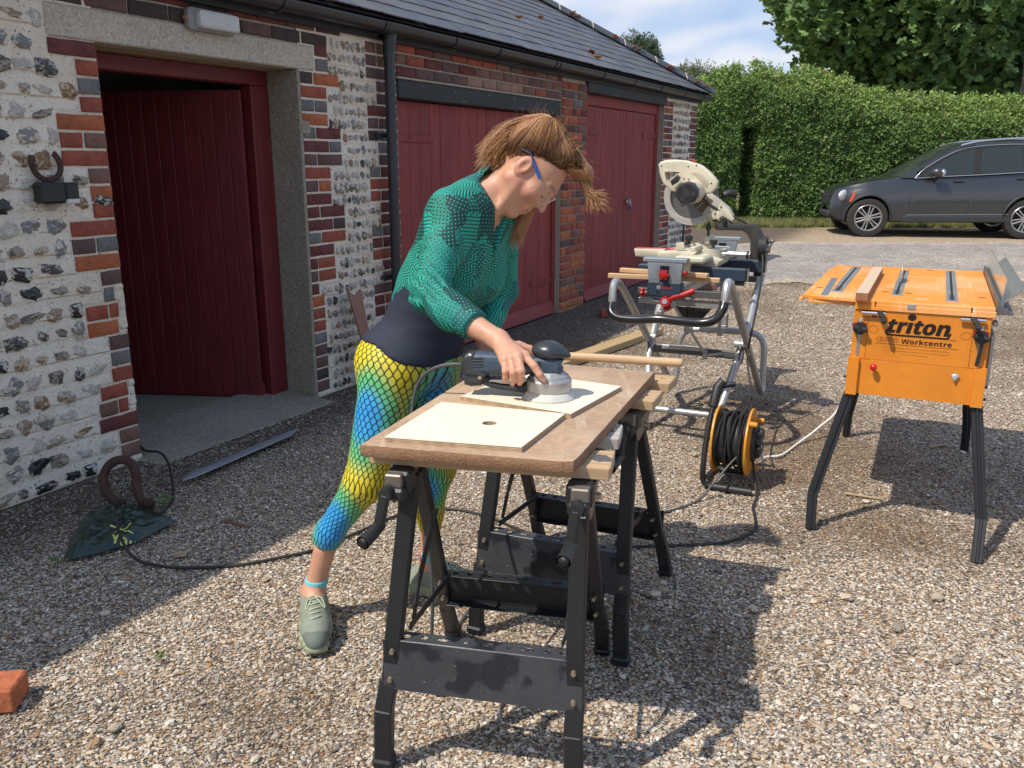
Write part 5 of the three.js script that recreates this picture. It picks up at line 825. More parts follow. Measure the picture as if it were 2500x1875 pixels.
{
  const t = thing('saw_table', 'orange metal saw table on bent black legs, printed with its name', 'table saw', [1.291, 0, -3.201], -25.93 * Math.PI / 180);
  const h = 0.9;
  const top = part('table_top', [bb(0.0, h - 0.014, -1.172, 0.462, h, 0.004, 0.002), bb(0.0, h - 0.036, -0.004, 0.466, h - 0.013, 0.006, 0.002), bb(0.0, h - 0.036, -1.176, 0.462, h - 0.013, -1.166, 0.002)], ORANGE_TOP, t);
  part('side_wing', [put(slab([[-0.188, -1.152], [-0.002, -1.160], [-0.002, -0.020], [-0.17, -0.040], [-0.200, -0.05]].map(p => [p[0], -p[1]]), 0.014, 0.003, 'y'), 0, h - 0.007, 0, -Math.PI / 2), bb(-0.175, h - 0.030, -0.048, -0.004, h - 0.012, -0.040, 0.002), bx(0.05, 0.010, 1.06, -0.192, h - 0.014, -0.60, 0.002, 0, 0, 0.5)], ORANGE_TOP, t);
  for (const [x0, x1, z0, z1] of [[-0.108, -0.066, -0.16, -1.09], [0.112, 0.150, -0.16, -1.055], [0.304, 0.344, -0.09, -1.11]]) {
    const s = part('slot_strip', bb(x0, h, z1, x1, h + 0.0025, z0, 0.001), ALU, t); const m = (x0 + x1) / 2;
    part('slot', [bb(m - 0.0045, h + 0.001, z1 + 0.03, m + 0.0045, h + 0.0032, z0 - 0.03, 0.0003), ...Array.from({ length: 6 }, (_, k) => bb(m - 0.011, h + 0.001, z0 - 0.05 - k * 0.022, m + 0.011, h + 0.0033, z0 - 0.044 - k * 0.022, 0.0003))], DARKHOLE, s);
  }
  for (const [x, z] of [[-0.161, -0.269], [0.088, -0.258], [0.172, -0.256], [0.428, -0.248], [0.236, -1.10]]) part('finger_hole', put(slab(rrect(-0.013, -0.004, 0.026, 0.008, 0.0039), 0.001, 0), x, h + 0.0009, z, -Math.PI / 2), DARKHOLE, t);
  part('inlay_plate', put(slab(rrect(-0.024, -0.012, 0.048, 0.024, 0.006), 0.002, 0.0005), 0.223, h + 0.0008, -0.103, -Math.PI / 2), mat(rgb(0.72, 0.42, 0.22), 0.4), t);
  part('saw_blade', slab((() => { const p = []; for (let i = 0; i <= 40; i++) { const a = Math.PI * (0.12 + 0.76 * i / 40), r = 0.118 + (i % 2) * 0.005; p.push([Math.cos(a) * r, Math.sin(a) * r - 0.052]); } return p; })(), 0.0024, 0).rotateY(Math.PI / 2).translate(0.132, h, -0.62), mat(rgb(0.45, 0.44, 0.43), 0.35, 0.8, WEAR), t);
  // body: panels, flared skirt
  const body = part('front_panel', [bb(0.0, 0.676, -0.02, 0.455, h - 0.035, 0.0, 0.002)], ORANGE, t);
  part('skirt', [slab([[0, 0.676], [0.030, 0.590], [0.030, 0.578], [0.012, 0.574], [0.012, 0.541], [-0.004, 0.541], [-0.004, 0.676]], 0.404, 0.0015).rotateY(-Math.PI / 2).scale(1, 1, -1).rotateY(0).translate(0.228, 0, 0)].map(g => flip(g)), ORANGE, t);
  for (const [a, b] of [[-0.006, 0.034], [0.421, 0.461]]) part('corner_bracket', [flip(slab([[0.004, 0.682], [0.034, 0.600], [0.042, 0.585], [0.038, 0.568], [0.026, 0.562], [0.026, 0.538], [-0.02, 0.538], [-0.02, 0.682]], b - a, 0.002).rotateY(-Math.PI / 2).scale(1, 1, -1).translate((a + b) / 2, 0, 0))], ORANGE, t);
  part('side_panel', bb(0.438, 0.545, -1.15, 0.458, h - 0.014, -0.02, 0.002), ORANGE, t); part('side_panel', bb(-0.002, 0.545, -1.15, 0.016, h - 0.014, -0.02, 0.002), ORANGE, t); part('rear_panel', bb(0.016, 0.545, -1.15, 0.438, h - 0.014, -1.13, 0.002), ORANGE, t);
  part('switch_housing', [bb(0.459, 0.60, -0.30, 0.476, 0.80, -0.05, 0.006), bb(0.46, 0.83, -0.06, 0.478, 0.85, -0.03, 0.004)], ALU, t);
  // print on the panel
  const [pg, pm] = decal(0.405, 0.185, (c, w, hh) => {
    const K = w / 0.405, X = (x) => (x - 0.025) * K, Y = (y) => (0.862 - y) * K, ink = '#17130f', thin = 'rgba(110,50,10,0.9)';
    c.clearRect(0, 0, w, hh); c.save(); c.translate(X(0.112), Y(0.787)); c.transform(1, 0, -0.22, 1, 0, 0); c.scale(1.12, 1); c.fillStyle = ink; c.strokeStyle = ink; c.lineWidth = 0.0028 * K; c.lineJoin = 'round'; c.font = `bold ${0.072 * K}px sans-serif`; c.textBaseline = 'alphabetic';
    for (let i = 0, x = 0; i < 6; i++) { const ch = 'trıton'[i]; c.fillText(ch, x, 0); c.strokeText(ch, x, 0); x += c.measureText(ch).width * 0.94; }
    c.beginPath(); c.moveTo(0.004 * K, -0.012 * K); c.quadraticCurveTo(0.002 * K, 0.010 * K, 0.016 * K, 0.010 * K); c.lineTo(0.190 * K, 0.010 * K); c.lineTo(0.193 * K, -0.010 * K); c.lineWidth = 0.0065 * K; c.stroke(); c.restore();
    c.fillStyle = ink; c.beginPath(); c.ellipse(X(0.198), Y(0.847), 0.0145 * K, 0.0125 * K, 0, 0, 7); c.fill();
    c.font = `bold ${0.0245 * K}px sans-serif`; c.save(); c.translate(X(0.170), Y(0.7475)); c.scale(1.22, 1); c.fillText('Workcentre', 0, 0); c.restore(); c.lineWidth = 0.0012 * K; c.beginPath(); c.moveTo(X(0.082), Y(0.7415)); c.lineTo(X(0.362), Y(0.7415)); c.strokeStyle = ink; c.stroke();
    c.font = `bold ${0.024 * K}px sans-serif`; c.strokeStyle = thin; c.lineWidth = 0.0009 * K; c.save(); c.translate(X(0.092), Y(0.7495)); c.scale(1.3, 1); c.strokeText('2000', 0, 0); c.restore();
    c.save(); c.translate(X(0.090), Y(0.7495)); c.rotate(-Math.PI / 2); c.font = `${0.006 * K}px sans-serif`; c.fillStyle = thin; c.fillText('SERIES', 0, 0); c.restore();
    c.fillStyle = ink; c.font = `bold ${0.0055 * K}px sans-serif`; c.fillText('WCA201', X(0.330), Y(0.7715));
    c.fillStyle = 'rgba(70,30,8,0.9)'; c.font = `${0.0058 * K}px sans-serif`; c.textAlign = 'center';
    ['For your own safety carefully read instruction manual before operating this equipment.', 'Pour votre sécurité personnelle, lisez attentivement le manuel d\'instructions avant de', 'faire fonctionner cet équipement.'].forEach((s, i) => c.fillText(s, X(0.223), Y(0.727 - i * 0.0115)));
    c.strokeStyle = thin; c.lineWidth = 0.001 * K; c.textAlign = 'left';
    for (const x of [0.031, 0.42]) { const s = x < 0.2 ? 1 : -1; c.beginPath(); c.roundRect(X(x - 0.024 + (s < 0 ? 0.004 : 0)), Y(0.84), 0.044 * K, 0.165 * K, 0.008 * K); c.stroke(); for (let k = 0; k < 9; k++) { c.font = `${0.006 * K}px sans-serif`; c.fillText(k < 2 ? '—' : '0', X(x - 0.019), Y(0.82 - k * 0.0165)); } c.beginPath(); c.roundRect(X(x + s * 0.040 - 0.016), Y(0.806), 0.032 * K, 0.026 * K, 0.013 * K); c.stroke(); }
    c.fillStyle = ink; c.beginPath(); c.moveTo(X(0.058), Y(0.842)); c.lineTo(X(0.066), Y(0.847)); c.lineTo(X(0.066), Y(0.837)); c.fill(); c.fillRect(X(0.066), Y(0.8455), 0.012 * K, 0.007 * K); c.font = `bold ${0.009 * K}px sans-serif`; c.fillText('d', X(0.081), Y(0.8385));
  }, 1400, 0.42, { transparent: true });
  part('panel_print', pg.translate(0.025 + 0.2025, 0.862 - 0.0925, 0.0012), pm, t);
  // badge, scale marks, chrome locks, knobs
  part('badge', bb(0.178, 0.876, 0.006, 0.206, 0.896, 0.0085, 0.003), ALU, t);
  for (const x of [0.069, 0.387]) part('scale_mark', bb(x - 0.002, 0.880, 0.006, x + 0.002, 0.899, 0.0072, 0.0005), DARKHOLE, t);
  for (const [x, l, lx] of [[0.066, 0.082, 0.098], [0.396, 0.080, 0.405]]) {
    part('lock_recess', bb(x - l / 2, 0.850, -0.002, x + l / 2, 0.866, 0.0008, 0.0003), DARKHOLE, t);
    part('lock_rod', rod(V(x - l / 2, 0.855, 0.014), V(x + l / 2, 0.855, 0.014), 0.0062, 0.0062, 16), CHROME, t);
    part('lock_lever', [bar(V(lx - 0.012, 0.862, 0.012), V(lx + 0.004, 0.846, 0.045), 0.020, 0.018, 0.006), bar(V(lx + 0.003, 0.848, 0.035), V(lx + 0.010, 0.832, 0.075), 0.017, 0.022, 0.007)], BLACK_PLASTIC, t);
  }
  for (const x of [0.024, 0.428]) {
    const slotg = slab(rrect(x - 0.006, 0.686, 0.012, 0.148, 0.0059), 0.0012, 0.0002).translate(0, 0, 0.0012); part('slot', slotg, ALU, t);
    part('pointer', put(slab([[-0.028, -0.012], [0.022, -0.012], [0.022, 0.010], [-0.028, 0.006]], 0.002, 0.0005), x, 0.806, 0.003), RED_PL, t);
    part('knob', [rod(V(x, 0.795, 0.002), V(x, 0.795, 0.026), 0.024, 0.023, 20), bx(0.052, 0.018, 0.012, x + 0.004, 0.794, 0.028, 0.005, 0, 0, -0.15), rod(V(x, 0.795, 0.03), V(x, 0.795, 0.038), 0.010, 0.009, 14)], BLACK_PLASTIC, t);
  }
  part('clamp_handle', bar(V(0.433, 0.775, 0.02), V(0.424, 0.690, 0.022), 0.012, 0.012, 0.004), BLACK_PLASTIC, t);
  part('button', [put(fin(lump(3, 2, 0.15)), 0.086, 0.653, 0.028, 0, 0, 0, [0.013, 0.014, 0.012])], mat(rgb(0.62, 0.008, 0.02), 0.2), t);
  part('chipped_hole', put(slab(curvy([[-0.012, 0.008], [0.004, 0.012], [0.014, 0.005], [0.006, -0.004], [0, -0.014], [-0.008, -0.004]], 24), 0.002, 0.0003), 0.362, 0.642, 0.0135, -0.34), ALU, t);
  for (const [x, y] of [[0.463, 0.61], [0.463, 0.565], [-0.008, 0.60]]) part('bolt', rod(V(x, y, -0.01), V(x + Math.sign(x) * 0.008, y, -0.01), 0.006, 0.005, 6), BLACK_PLASTIC, t);
  // legs: flat bars cranked near the foot
  const leg = (a, k, f, w) => [bar(a, k, w, 0.012, 0.003, V(0, 0, 1)), bar(k.clone().add(V(0, 0.008, 0)), f, w * 0.95, 0.012, 0.003, V(0, 0, 1)), bar(a, k, 0.010, 0.030, 0.003, V(0, 0, 1)), bar(k.clone().add(V(0, 0.006, 0)), f, 0.010, 0.028, 0.003, V(0, 0, 1))];
  part('leg', leg(V(0.014, 0.56, -0.01), V(-0.082, 0.135, 0.080), V(-0.075, 0, 0.115), 0.040), BLACK_STEEL, t);
  part('leg', leg(V(0.441, 0.56, -0.01), V(0.505, 0.135, 0.085), V(0.502, 0, 0.165), 0.040), BLACK_STEEL, t);
  part('leg', leg(V(0.014, 0.56, -1.14), V(-0.060, 0.135, -1.195), V(-0.066, 0, -1.206), 0.040), BLACK_STEEL, t);
  part('leg', leg(V(0.441, 0.56, -1.14), V(0.485, 0.135, -1.20), V(0.490, 0, -1.215), 0.040), BLACK_STEEL, t);
  // side rail with a clear guard leaning out
  part('guide_rail', [slab([[0, 0], [0.055, 0], [0.055, 0.006], [0.036, 0.010], [0.036, 0.020], [0.022, 0.022], [0.022, 0.034], [0.008, 0.036], [0.006, 0.050], [0, 0.050]], 1.18, 0.0008).translate(0.464, 0.878, -0.585)], mat(rgb(0.20, 0.20, 0.20), 0.4, 0.6, WEAR), t);
  part('clear_guard', [bar(V(0.475, 0.905, -0.60), V(0.485, 1.005, -0.60), 1.16, 0.004, 0.001, V(1, 0, 0)), bar(V(0.500, 0.918, -0.60), V(0.535, 0.990, -0.60), 0.90, 0.003, 0.001, V(1, 0, 0))].slice(0, 1), phys(rgb(0.92, 0.93, 0.92), 0.12, 0, { transmission: 0.9, thickness: 0, ior: 1.45 }), t);
  part('guard_strip', bar(V(0.472, 0.90, -0.58), V(0.545, 0.975, -0.58), 1.10, 0.004, 0.001, V(1, 0, 0)), mat(rgb(0.34, 0.35, 0.34), 0.35, 0.5, WEAR), t);
}
function flip(g) { const p = g.attributes.position; const sw = (a, n) => { for (let i = 0; i < p.count; i += 3) for (let k = 0; k < n; k++) { const s = a.array[(i + 1) * n + k]; a.array[(i + 1) * n + k] = a.array[(i + 2) * n + k]; a.array[(i + 2) * n + k] = s; } }; sw(p, 3); if (g.attributes.normal) sw(g.attributes.normal, 3); if (g.attributes.uv) sw(g.attributes.uv, 2); g.computeVertexNormals(); return g; }
{
  const o = new THREE.Matrix4().compose(V(1.291, 0, -3.201), new THREE.Quaternion().setFromEuler(new THREE.Euler(0, -25.93 * Math.PI / 180, 0)), V(1, 1, 1));
  const grain = makeMaps(256, 256, (x, y) => { const w = tfbm(x, y, 3, 4, 3), r = Math.sin((y * 20 + Math.sin(x * 6.28) * 1.2 + w * 3) * 6.28), v = 0.55 + 0.17 * r; return [v * 1.0, v * 0.74, v * 0.52, 0.5 + 0.3 * r, 0.5]; });
  const push = thing('wood_strip', 'strip of wood with wavy grain lying across the orange saw table', 'wood', [1.291, 0.9005, -3.201], -25.93 * Math.PI / 180);
  part('top_face', bb(-0.001, 0.0285, -0.86, 0.042, 0.030, 0.03, 0.0006), mat(0xffffff, 0.8, 0, { map: rep(grain.map, 9, 4) }), push); part('side', bb(-0.001, 0, -0.86, 0.042, 0.0284, 0.03, 0.001), mat(rgb(0.40, 0.18, 0.10), 0.8, 0, WOOD), push);
  const tp = single('tape_strip', [bx(0.026, 0.0012, 0.56, -0.130, 0.9012, -0.33, 0.0004, 0, 0.035), bx(0.026, 0.032, 0.0012, -0.1205, 0.8862, -0.0485, 0.0004, 0.0)], mat(rgb(0.30, 0.34, 0.40), 0.28, 0.4, { bumpMap: rep(wearMaps.bump, 20), bumpScale: 0.0015 }), 'strip of grey duct tape stuck over the edge of the orange saw table', 'tape');
  tp.applyMatrix4(o);
}

// ---------------------------------------------------------------- wheeled saw stand
const SILVER = mat(rgb(0.56, 0.57, 0.57), 0.38, 0.55, WEAR), STEELGREY = mat(rgb(0.13, 0.135, 0.14), 0.45, 0.3, WEAR), NAVY = mat(rgb(0.026, 0.050, 0.082), 0.42, 0, WEAR), GRIPB = phys(rgb(0.012, 0.013, 0.015), 0.25, 0, { clearcoat: 0.4 }), PLATE = mat(rgb(0.33, 0.38, 0.43), 0.42, 0.35, WEAR);
const ST = -25 * Math.PI / 180;
{
  const t = thing('saw_stand', 'silver tubular saw stand with black grip and red lever', 'stand', [0.99, 0, -4.75], ST);
  const TL = V(-0.215, 0.800, 0.60), TR = V(0.335, 0.828, 0.60), FL = V(-0.160, 0.025, -0.40), FR = V(0.365, 0.025, -0.43);
  part('tube_frame', [pipe([TL.clone().add(V(0.004, -0.075, 0.13)), TL.clone().add(V(0, 0.045, 0.10)), TL.clone().add(V(0.006, -0.01, -0.02)), FL, V(-0.150, 0.41, -0.43), V(0.355, 0.42, -0.44), FR, TR.clone().add(V(0, -0.01, -0.02)), TR.clone().add(V(0, 0.045, 0.10)), TR.clone().add(V(0, -0.070, 0.135))], 0.0195, 0.11, 14)], SILVER, t);
  part('grip', tube([TL.clone().add(V(0.004, -0.070, 0.132)), V(-0.205, 0.690, 0.755), V(-0.160, 0.667, 0.775), V(-0.06, 0.668, 0.785), V(0.04, 0.680, 0.79), V(0.14, 0.676, 0.785), V(0.24, 0.674, 0.775), V(0.300, 0.692, 0.77), V(0.330, 0.735, 0.755), TR.clone().add(V(0, -0.062, 0.134))], 0.0215, 70, 16), GRIPB, t);
  for (const [x, s] of [[-0.185, -1], [0.318, 1]]) {
    const y0 = 0.43, c = x;
    part('leg', [pipe([V(c - s * 0.072, 0.025, 0.42), V(c - s * 0.040, 0.20, 0.28), V(c - s * 0.006, 0.40, 0.12), V(c + s * 0.000, 0.50, 0.02), V(c + s * 0.015, 0.78, -0.30)], 0.022, 0.06, 4)], SILVER, t);
    part('pivot_sleeve', rod(V(c - 0.034, 0.455, 0.125), V(c + 0.034, 0.455, 0.125), 0.020, 0.020, 18), SILVER, t);
    part('gusset', slab(curvy([[-0.05, -0.05], [0.05, -0.06], [0.07, 0.0], [0.03, 0.06], [-0.04, 0.045]], 30), 0.008, 0.002).rotateY(Math.PI / 2).translate(c, 0.405, 0.10), STEELGREY, t);
    part('bolt', rod(V(c + 0.03, 0.40, 0.10), V(c + 0.045, 0.40, 0.10), 0.010, 0.009, 6), CHROME, t);
  }
  part('foot_bar', rod(V(-0.19, 0.105, 0.335), V(0.268, 0.105, 0.335), 0.0165, 0.0165, 18), SILVER, t);
  part('axle', [bx(0.52, 0.040, 0.030, 0.07, 0.388, 0.10, 0.003), rod(V(-0.14, 0.412, 0.128), V(0.10, 0.420, 0.128), 0.011, 0.011, 12)], STEELGREY, t);
  part('link', [bar(V(-0.11, 0.408, 0.135), V(0.115, 0.412, 0.135), 0.020, 0.024, 0.003), bar(V(0.12, 0.378, 0.14), V(0.225, 0.398, 0.14), 0.010, 0.016, 0.002)], ALU, t);
  part('crank_plate', slab([[-0.012, -0.022], [0.018, -0.018], [0.012, 0.030], [-0.004, 0.034]], 0.008, 0.001).translate(0.132, 0.380, 0.15), ALU, t);
  part('crossbar', bx(0.52, 0.034, 0.03, 0.07, 0.745, 0.36, 0.002), STEELGREY, t); part('crossbar', bx(0.52, 0.030, 0.03, 0.07, 0.692, 0.34, 0.002), ALU, t); part('crossbar', bx(0.50, 0.034, 0.03, 0.07, 0.745, -0.35, 0.002), STEELGREY, t);
  part('centre_plate', slab([[-0.10, 0.035], [0.10, 0.035], [0.045, -0.035], [-0.03, -0.035]], 0.006, 0.001).translate(0.10, 0.640, 0.36), GRIPB, t);
  for (const [x, y] of [[-0.045, 0.635], [0.285, 0.640]]) part('stub', [bx(0.026, 0.055, 0.05, x, y, 0.44, 0.003), bx(0.028, 0.022, 0.052, x, y - 0.036, 0.44, 0.004)], ALU, t);
  for (const [x, z] of [[0.12, -0.30], [-0.08, -0.30]]) part('post', bx(0.028, 0.34, 0.028, x, 0.58, z, 0.002), ALU, t);
  part('lever_rod', rod(V(0.020, 0.755, 0.56), V(0.132, 0.395, 0.15), 0.0075, 0.0075, 12), SILVER, t);
  part('lever', [polytube([V(0.022, 0.735, 0.585), V(0.060, 0.757, 0.59), V(0.110, 0.772, 0.585), V(0.156, 0.792, 0.58)], (u) => 0.0125 + 0.0035 * u, 14), rod(V(0.016, 0.730, 0.566), V(0.020, 0.736, 0.612), 0.027, 0.025, 20), bx(0.034, 0.055, 0.03, 0.024, 0.712, 0.572, 0.008)], RED_PL, t);
  part('lever_cap', rod(V(0.0195, 0.7355, 0.611), V(0.0198, 0.7362, 0.615), 0.014, 0.013, 20), SILVER, t);
  const rail = part('rail', [bb(-0.02, 0.765, -0.86, 0.075, 0.800, 0.58, 0.003), bb(-0.012, 0.735, -0.86, 0.066, 0.765, 0.55, 0.003), bb(0.0755, 0.775, -0.85, 0.079, 0.782, 0.56, 0.001)], ALU, t);
  // saw beams
  for (const [z, x1] of [[0.20, 0.338], [-0.22, 0.362]]) { part('beam', [bb(-0.235, 0.803, z - 0.03, x1, 0.866, z + 0.03, 0.004)], NAVY, t); part('beam_end', [bb(x1, 0.800, z - 0.032, x1 + 0.004, 0.868, z + 0.032, 0.002), bb(x1 - 0.06, 0.780, z - 0.02, x1 - 0.01, 0.8025, z + 0.02, 0.003)], GRIPB, t); }
  // end supports
  for (const [z, f] of [[0.585, 1], [-0.77, -1]]) {
    part('support_plate', [bb(-0.100, 0.925, z - 0.05, 0.118, 0.945, z + 0.02, 0.003), put(slab([[-0.078, 0.105], [0.098, 0.105], [0.090, 0.0], [0.033, 0.0], [0.033, 0.085], [-0.012, 0.085], [-0.012, 0.0], [-0.068, 0.0]], 0.034, 0.003), 0.0, 0.822, z)], PLATE, t);
    part('support_base', [bb(-0.076, 0.756, z - 0.05, 0.095, 0.826, z + 0.014, 0.006), bb(-0.010, 0.82, z - 0.012, 0.031, 0.905, z + 0.004, 0.002), bb(-0.05, 0.738, z - 0.045, 0.07, 0.76, z + 0.01, 0.006)], NAVY, t);
    const knobShape = (() => { const s = []; for (let i = 0; i < 48; i++) { const a = i / 48 * Math.PI * 2, r = 0.024 + 0.004 * Math.cos(a * 6); s.push([Math.cos(a) * r, Math.sin(a) * r]); } return s; })();
    part('knob', [put(slab(knobShape, 0.018, 0.004), 0.011, 0.866, z + f * 0.030), rod(V(0.011, 0.866, z), V(0.011, 0.866, z + f * 0.045), 0.012, 0.010, 16)], RED_PL, t);
    part('knob', [put(slab(knobShape, 0.016, 0.004), -0.096, 0.774, z + 0.02, 0, Math.PI / 2, 0, 0.85), rod(V(-0.10, 0.774, z + 0.02), V(-0.07, 0.774, z + 0.02), 0.006, 0.006, 10)].slice(0, f > 0 ? 2 : 0).concat(f > 0 ? [] : [rod(V(-0.1, 0.774, z), V(-0.08, 0.774, z), 0.01)]), RED_PL, t);
  }
  const [bg, bm] = decal(0.088, 0.022, (c, w, hh) => { c.clearRect(0, 0, w, hh); c.strokeStyle = '#c9ced2'; c.lineWidth = hh * 0.07; c.beginPath(); c.arc(hh * 0.5, hh * 0.5, hh * 0.38, 0, 7); c.stroke(); c.beginPath(); c.moveTo(hh * 0.34, hh * 0.25); c.lineTo(hh * 0.34, hh * 0.75); c.moveTo(hh * 0.66, hh * 0.25); c.lineTo(hh * 0.66, hh * 0.75); c.moveTo(hh * 0.34, hh * 0.5); c.lineTo(hh * 0.66, hh * 0.5); c.stroke(); c.fillStyle = '#c01420'; c.font = `bold ${hh * 0.78}px sans-serif`; c.textBaseline = 'middle'; c.fillText('BOSCH', hh * 1.12, hh * 0.54, w - hh * 1.15); }, 320, 0.45, { transparent: true });
  part('brand_print', bg.translate(0.016, 0.803, 0.585 + 0.0152), bm, t);
  part('screw_hole', rod(V(-0.02, 0.778, 0.598), V(-0.02, 0.778, 0.6005), 0.010, 0.009, 16), DARKHOLE, t);
  part('red_stop', bb(0.098, 0.868, 0.56, 0.118, 0.886, 0.60, 0.004), RED_PL, t);
}
{ // two timbers through the near support
  const M = mat(rgb(0.66, 0.45, 0.27), 0.7, 0, WOOD), o = new THREE.Matrix4().compose(V(0.99, 0, -4.75), new THREE.Quaternion().setFromEuler(new THREE.Euler(0, ST, 0)), V(1, 1, 1));
  const a = single('timber_batten', bar(V(-0.300, 0.838, 0.530), V(0.255, 0.836, 0.475), 0.034, 0.022, 0.002), M, 'longer lower wooden batten lying on the saw stand support', 'batten'); a.applyMatrix4(o);
  const b = single('timber_batten', bar(V(-0.255, 0.861, 0.470), V(0.205, 0.861, 0.515), 0.034, 0.022, 0.002), M, 'upper wooden batten lying on top of another on the saw stand', 'batten'); b.applyMatrix4(o);
}
// ---------------------------------------------------------------- sliding mitre saw, head tipped up
{
  const t = thing('mitre_saw', 'cream sliding mitre saw with round blade, bolted on the silver stand', 'mitre saw', [0.99, 0, -4.75], ST);
  const CREAM = mat(rgb(0.70, 0.65, 0.50), 0.48, 0, WEAR), CREAM_D = mat(rgb(0.55, 0.50, 0.39), 0.55, 0, WEAR), IRON = mat(rgb(0.045, 0.045, 0.046), 0.45, 0.3, WEAR), CAST = mat(rgb(0.055, 0.053, 0.050), 0.6, 0.2, WEAR), BRONZE = mat(rgb(0.12, 0.085, 0.05), 0.6, 0, WEAR), STEEL = mat(rgb(0.36, 0.35, 0.34), 0.35, 0.8, WEAR);
  const S = (zx, zy) => [(zx - 1141) * 0.000446, 1.222 - (zy - 593) * 0.000446], SP = (l) => l.map(p => S(...p)), SV = (zx, zy, z) => V(...S(zx, zy), z);
  // base
  part('base', [slab(SP([[782, 1262], [1000, 1240], [1180, 1232], [1480, 1300], [1540, 1335], [1510, 1405], [1370, 1415], [1362, 1462], [1222, 1475], [1070, 1488], [1036, 1385], [900, 1352], [782, 1345]]), 0.30, 0.008).translate(0, 0, -0.02)], CREAM, t);
  for (const z of [-0.26, 0.215]) part('base_wing', [bb(-0.02, S(0, 1330)[1], z - 0.10, 0.14, S(0, 1255)[1], z + 0.10, 0.01), bb(-0.03, S(0, 1485)[1], z - 0.03, 0.05, S(0, 1330)[1], z + 0.03, 0.008)], CREAM, t);
  part('front_arm', slab(SP([[420, 1252], [440, 1345], [520, 1352], [790, 1345], [820, 1240]]), 0.085, 0.012), CREAM, t);
  part('kerf_plate', bb(...S(430, 1249), -0.02, S(1000, 0)[0], S(0, 1247)[1] + 0.004, 0.02, 0.001), mat(rgb(0.42, 0.03, 0.04), 0.5), t);
  part('turntable', [rod(SV(1330, 1365, 0), SV(1330, 1215, 0), 0.098, 0.098, 40), rod(SV(1330, 1370, 0), SV(1330, 1340, 0), 0.108, 0.108, 40), rod(SV(1285, 1215, 0), SV(1285, 1160, 0), 0.058, 0.055, 32)], CREAM, t);
  part('fence', [slab(SP([[1002, 1145], [1095, 1128], [1110, 1215], [1005, 1262]]), 0.03, 0.004).translate(0, 0, 0.11), bb(...S(1230, 1215), -0.24, S(1300, 0)[0], S(0, 1100)[1], -0.04, 0.004), bb(...S(1230, 1215), 0.03, S(1290, 0)[0], S(0, 1165)[1], 0.22, 0.004)], CREAM, t);
  part('clamp_post', [rod(SV(1350, 1075, 0.05), SV(1350, 890, 0.05), 0.0065, 0.0065, 12), rod(SV(1350, 985, 0.05), SV(1350, 920, 0.05), 0.013, 0.012, 14)], IRON, t);
  part('clamp_foot', bb(...S(1312, 1150), 0.035, S(1378, 0)[0], S(0, 1060)[1], 0.065, 0.004), CREAM, t);
  for (const [zx, zy, z] of [[1125, 1105, 0.06], [1430, 1140, 0.07]]) part('clamp_knob', [rod(SV(zx, zy + 50, z), SV(zx, zy, z), 0.007, 0.007, 10), rod(SV(zx, zy + 15, z), SV(zx, zy - 40, z), 0.018, 0.020, 14)], IRON, t);
  for (const z of [-0.035, 0.035]) part('slide_tube', rod(SV(1470, 1270, z), SV(1850, 1270, z), 0.0115, 0.0115, 18), CHROME, t);
  part('tube_ring', [rod(SV(1812, 1270, -0.035), SV(1836, 1270, -0.035), 0.021), rod(SV(1812, 1270, 0.035), SV(1836, 1270, 0.035), 0.021)].slice(1), IRON, t);
  // arm
  part('arm', slab(SP([[1340, 845], [1400, 900], [1420, 985], [1470, 992], [1560, 985], [1740, 988], [1795, 1025], [1838, 1100], [1846, 1240], [1850, 1320], [1960, 1320], [1978, 1200], [1975, 1040], [1930, 950], [1885, 905], [1600, 908], [1545, 850], [1490, 850], [1450, 900]]), 0.055, 0.007), CAST, t);
  part('hinge_boss', rod(SV(1520, 868, -0.045), SV(1520, 868, 0.045), 0.014, 0.014, 18), IRON, t);
  part('bevel_hub', [rod(SV(1945, 1180, 0), SV(2030, 1180, 0), 0.064, 0.058, 32), bb(...S(1950, 1400), -0.03, S(2030, 0)[0], S(0, 1290)[1], 0.03, 0.005)], IRON, t);
  part('bevel_lever', [polytube([SV(2020, 1110, 0.01), SV(2080, 1105, 0.02), SV(2105, 1090, 0.03)], 0.010, 12), polytube([SV(2105, 1095, 0.03), SV(2075, 1160, 0.03), SV(2065, 1205, 0.03)], 0.006, 10), rod(SV(2020, 1205, 0.02), SV(2075, 1205, 0.02), 0.016, 0.014, 12)], STEEL, t);
  // head
  const blade = []; for (let i = 0; i < 160; i++) { const a = i / 160 * Math.PI * 2, r = 0.1425 - (i % 2) * 0.0035; blade.push([Math.cos(a) * r, Math.sin(a) * r]); }
  const bc = S(1110, 598);
  part('blade', put(slab(blade, 0.0024, 0), bc[0], bc[1], 0), mat(rgb(0.24, 0.235, 0.23), 0.42, 0.75, WEAR), t);
  part('blade_flange', rod(V(bc[0], bc[1], -0.02), V(bc[0], bc[1], 0.012), 0.032, 0.030, 24), STEEL, t);
  const arcs = (r0, r1, a0, a1) => { const p = []; for (let i = 0; i <= 40; i++) { const a = lerp(a0, a1, i / 40); p.push([Math.cos(a) * r1, Math.sin(a) * r1]); } for (let i = 40; i >= 0; i--) { const a = lerp(a0, a1, i / 40); p.push([Math.cos(a) * r0, Math.sin(a) * r0]); } return p; };
  part('blade_guard', [put(slab(arcs(0.118, 0.152, Math.PI * 0.90, Math.PI * 1.80), 0.003, 0.0005), bc[0], bc[1], 0.022), put(slab(arcs(0.148, 0.153, Math.PI * 0.90, Math.PI * 1.80), 0.044, 0.0005), bc[0], bc[1], 0.002)], phys(rgb(0.78, 0.76, 0.72), 0.3, 0, { transmission: 0.65, thickness: 0 }), t);
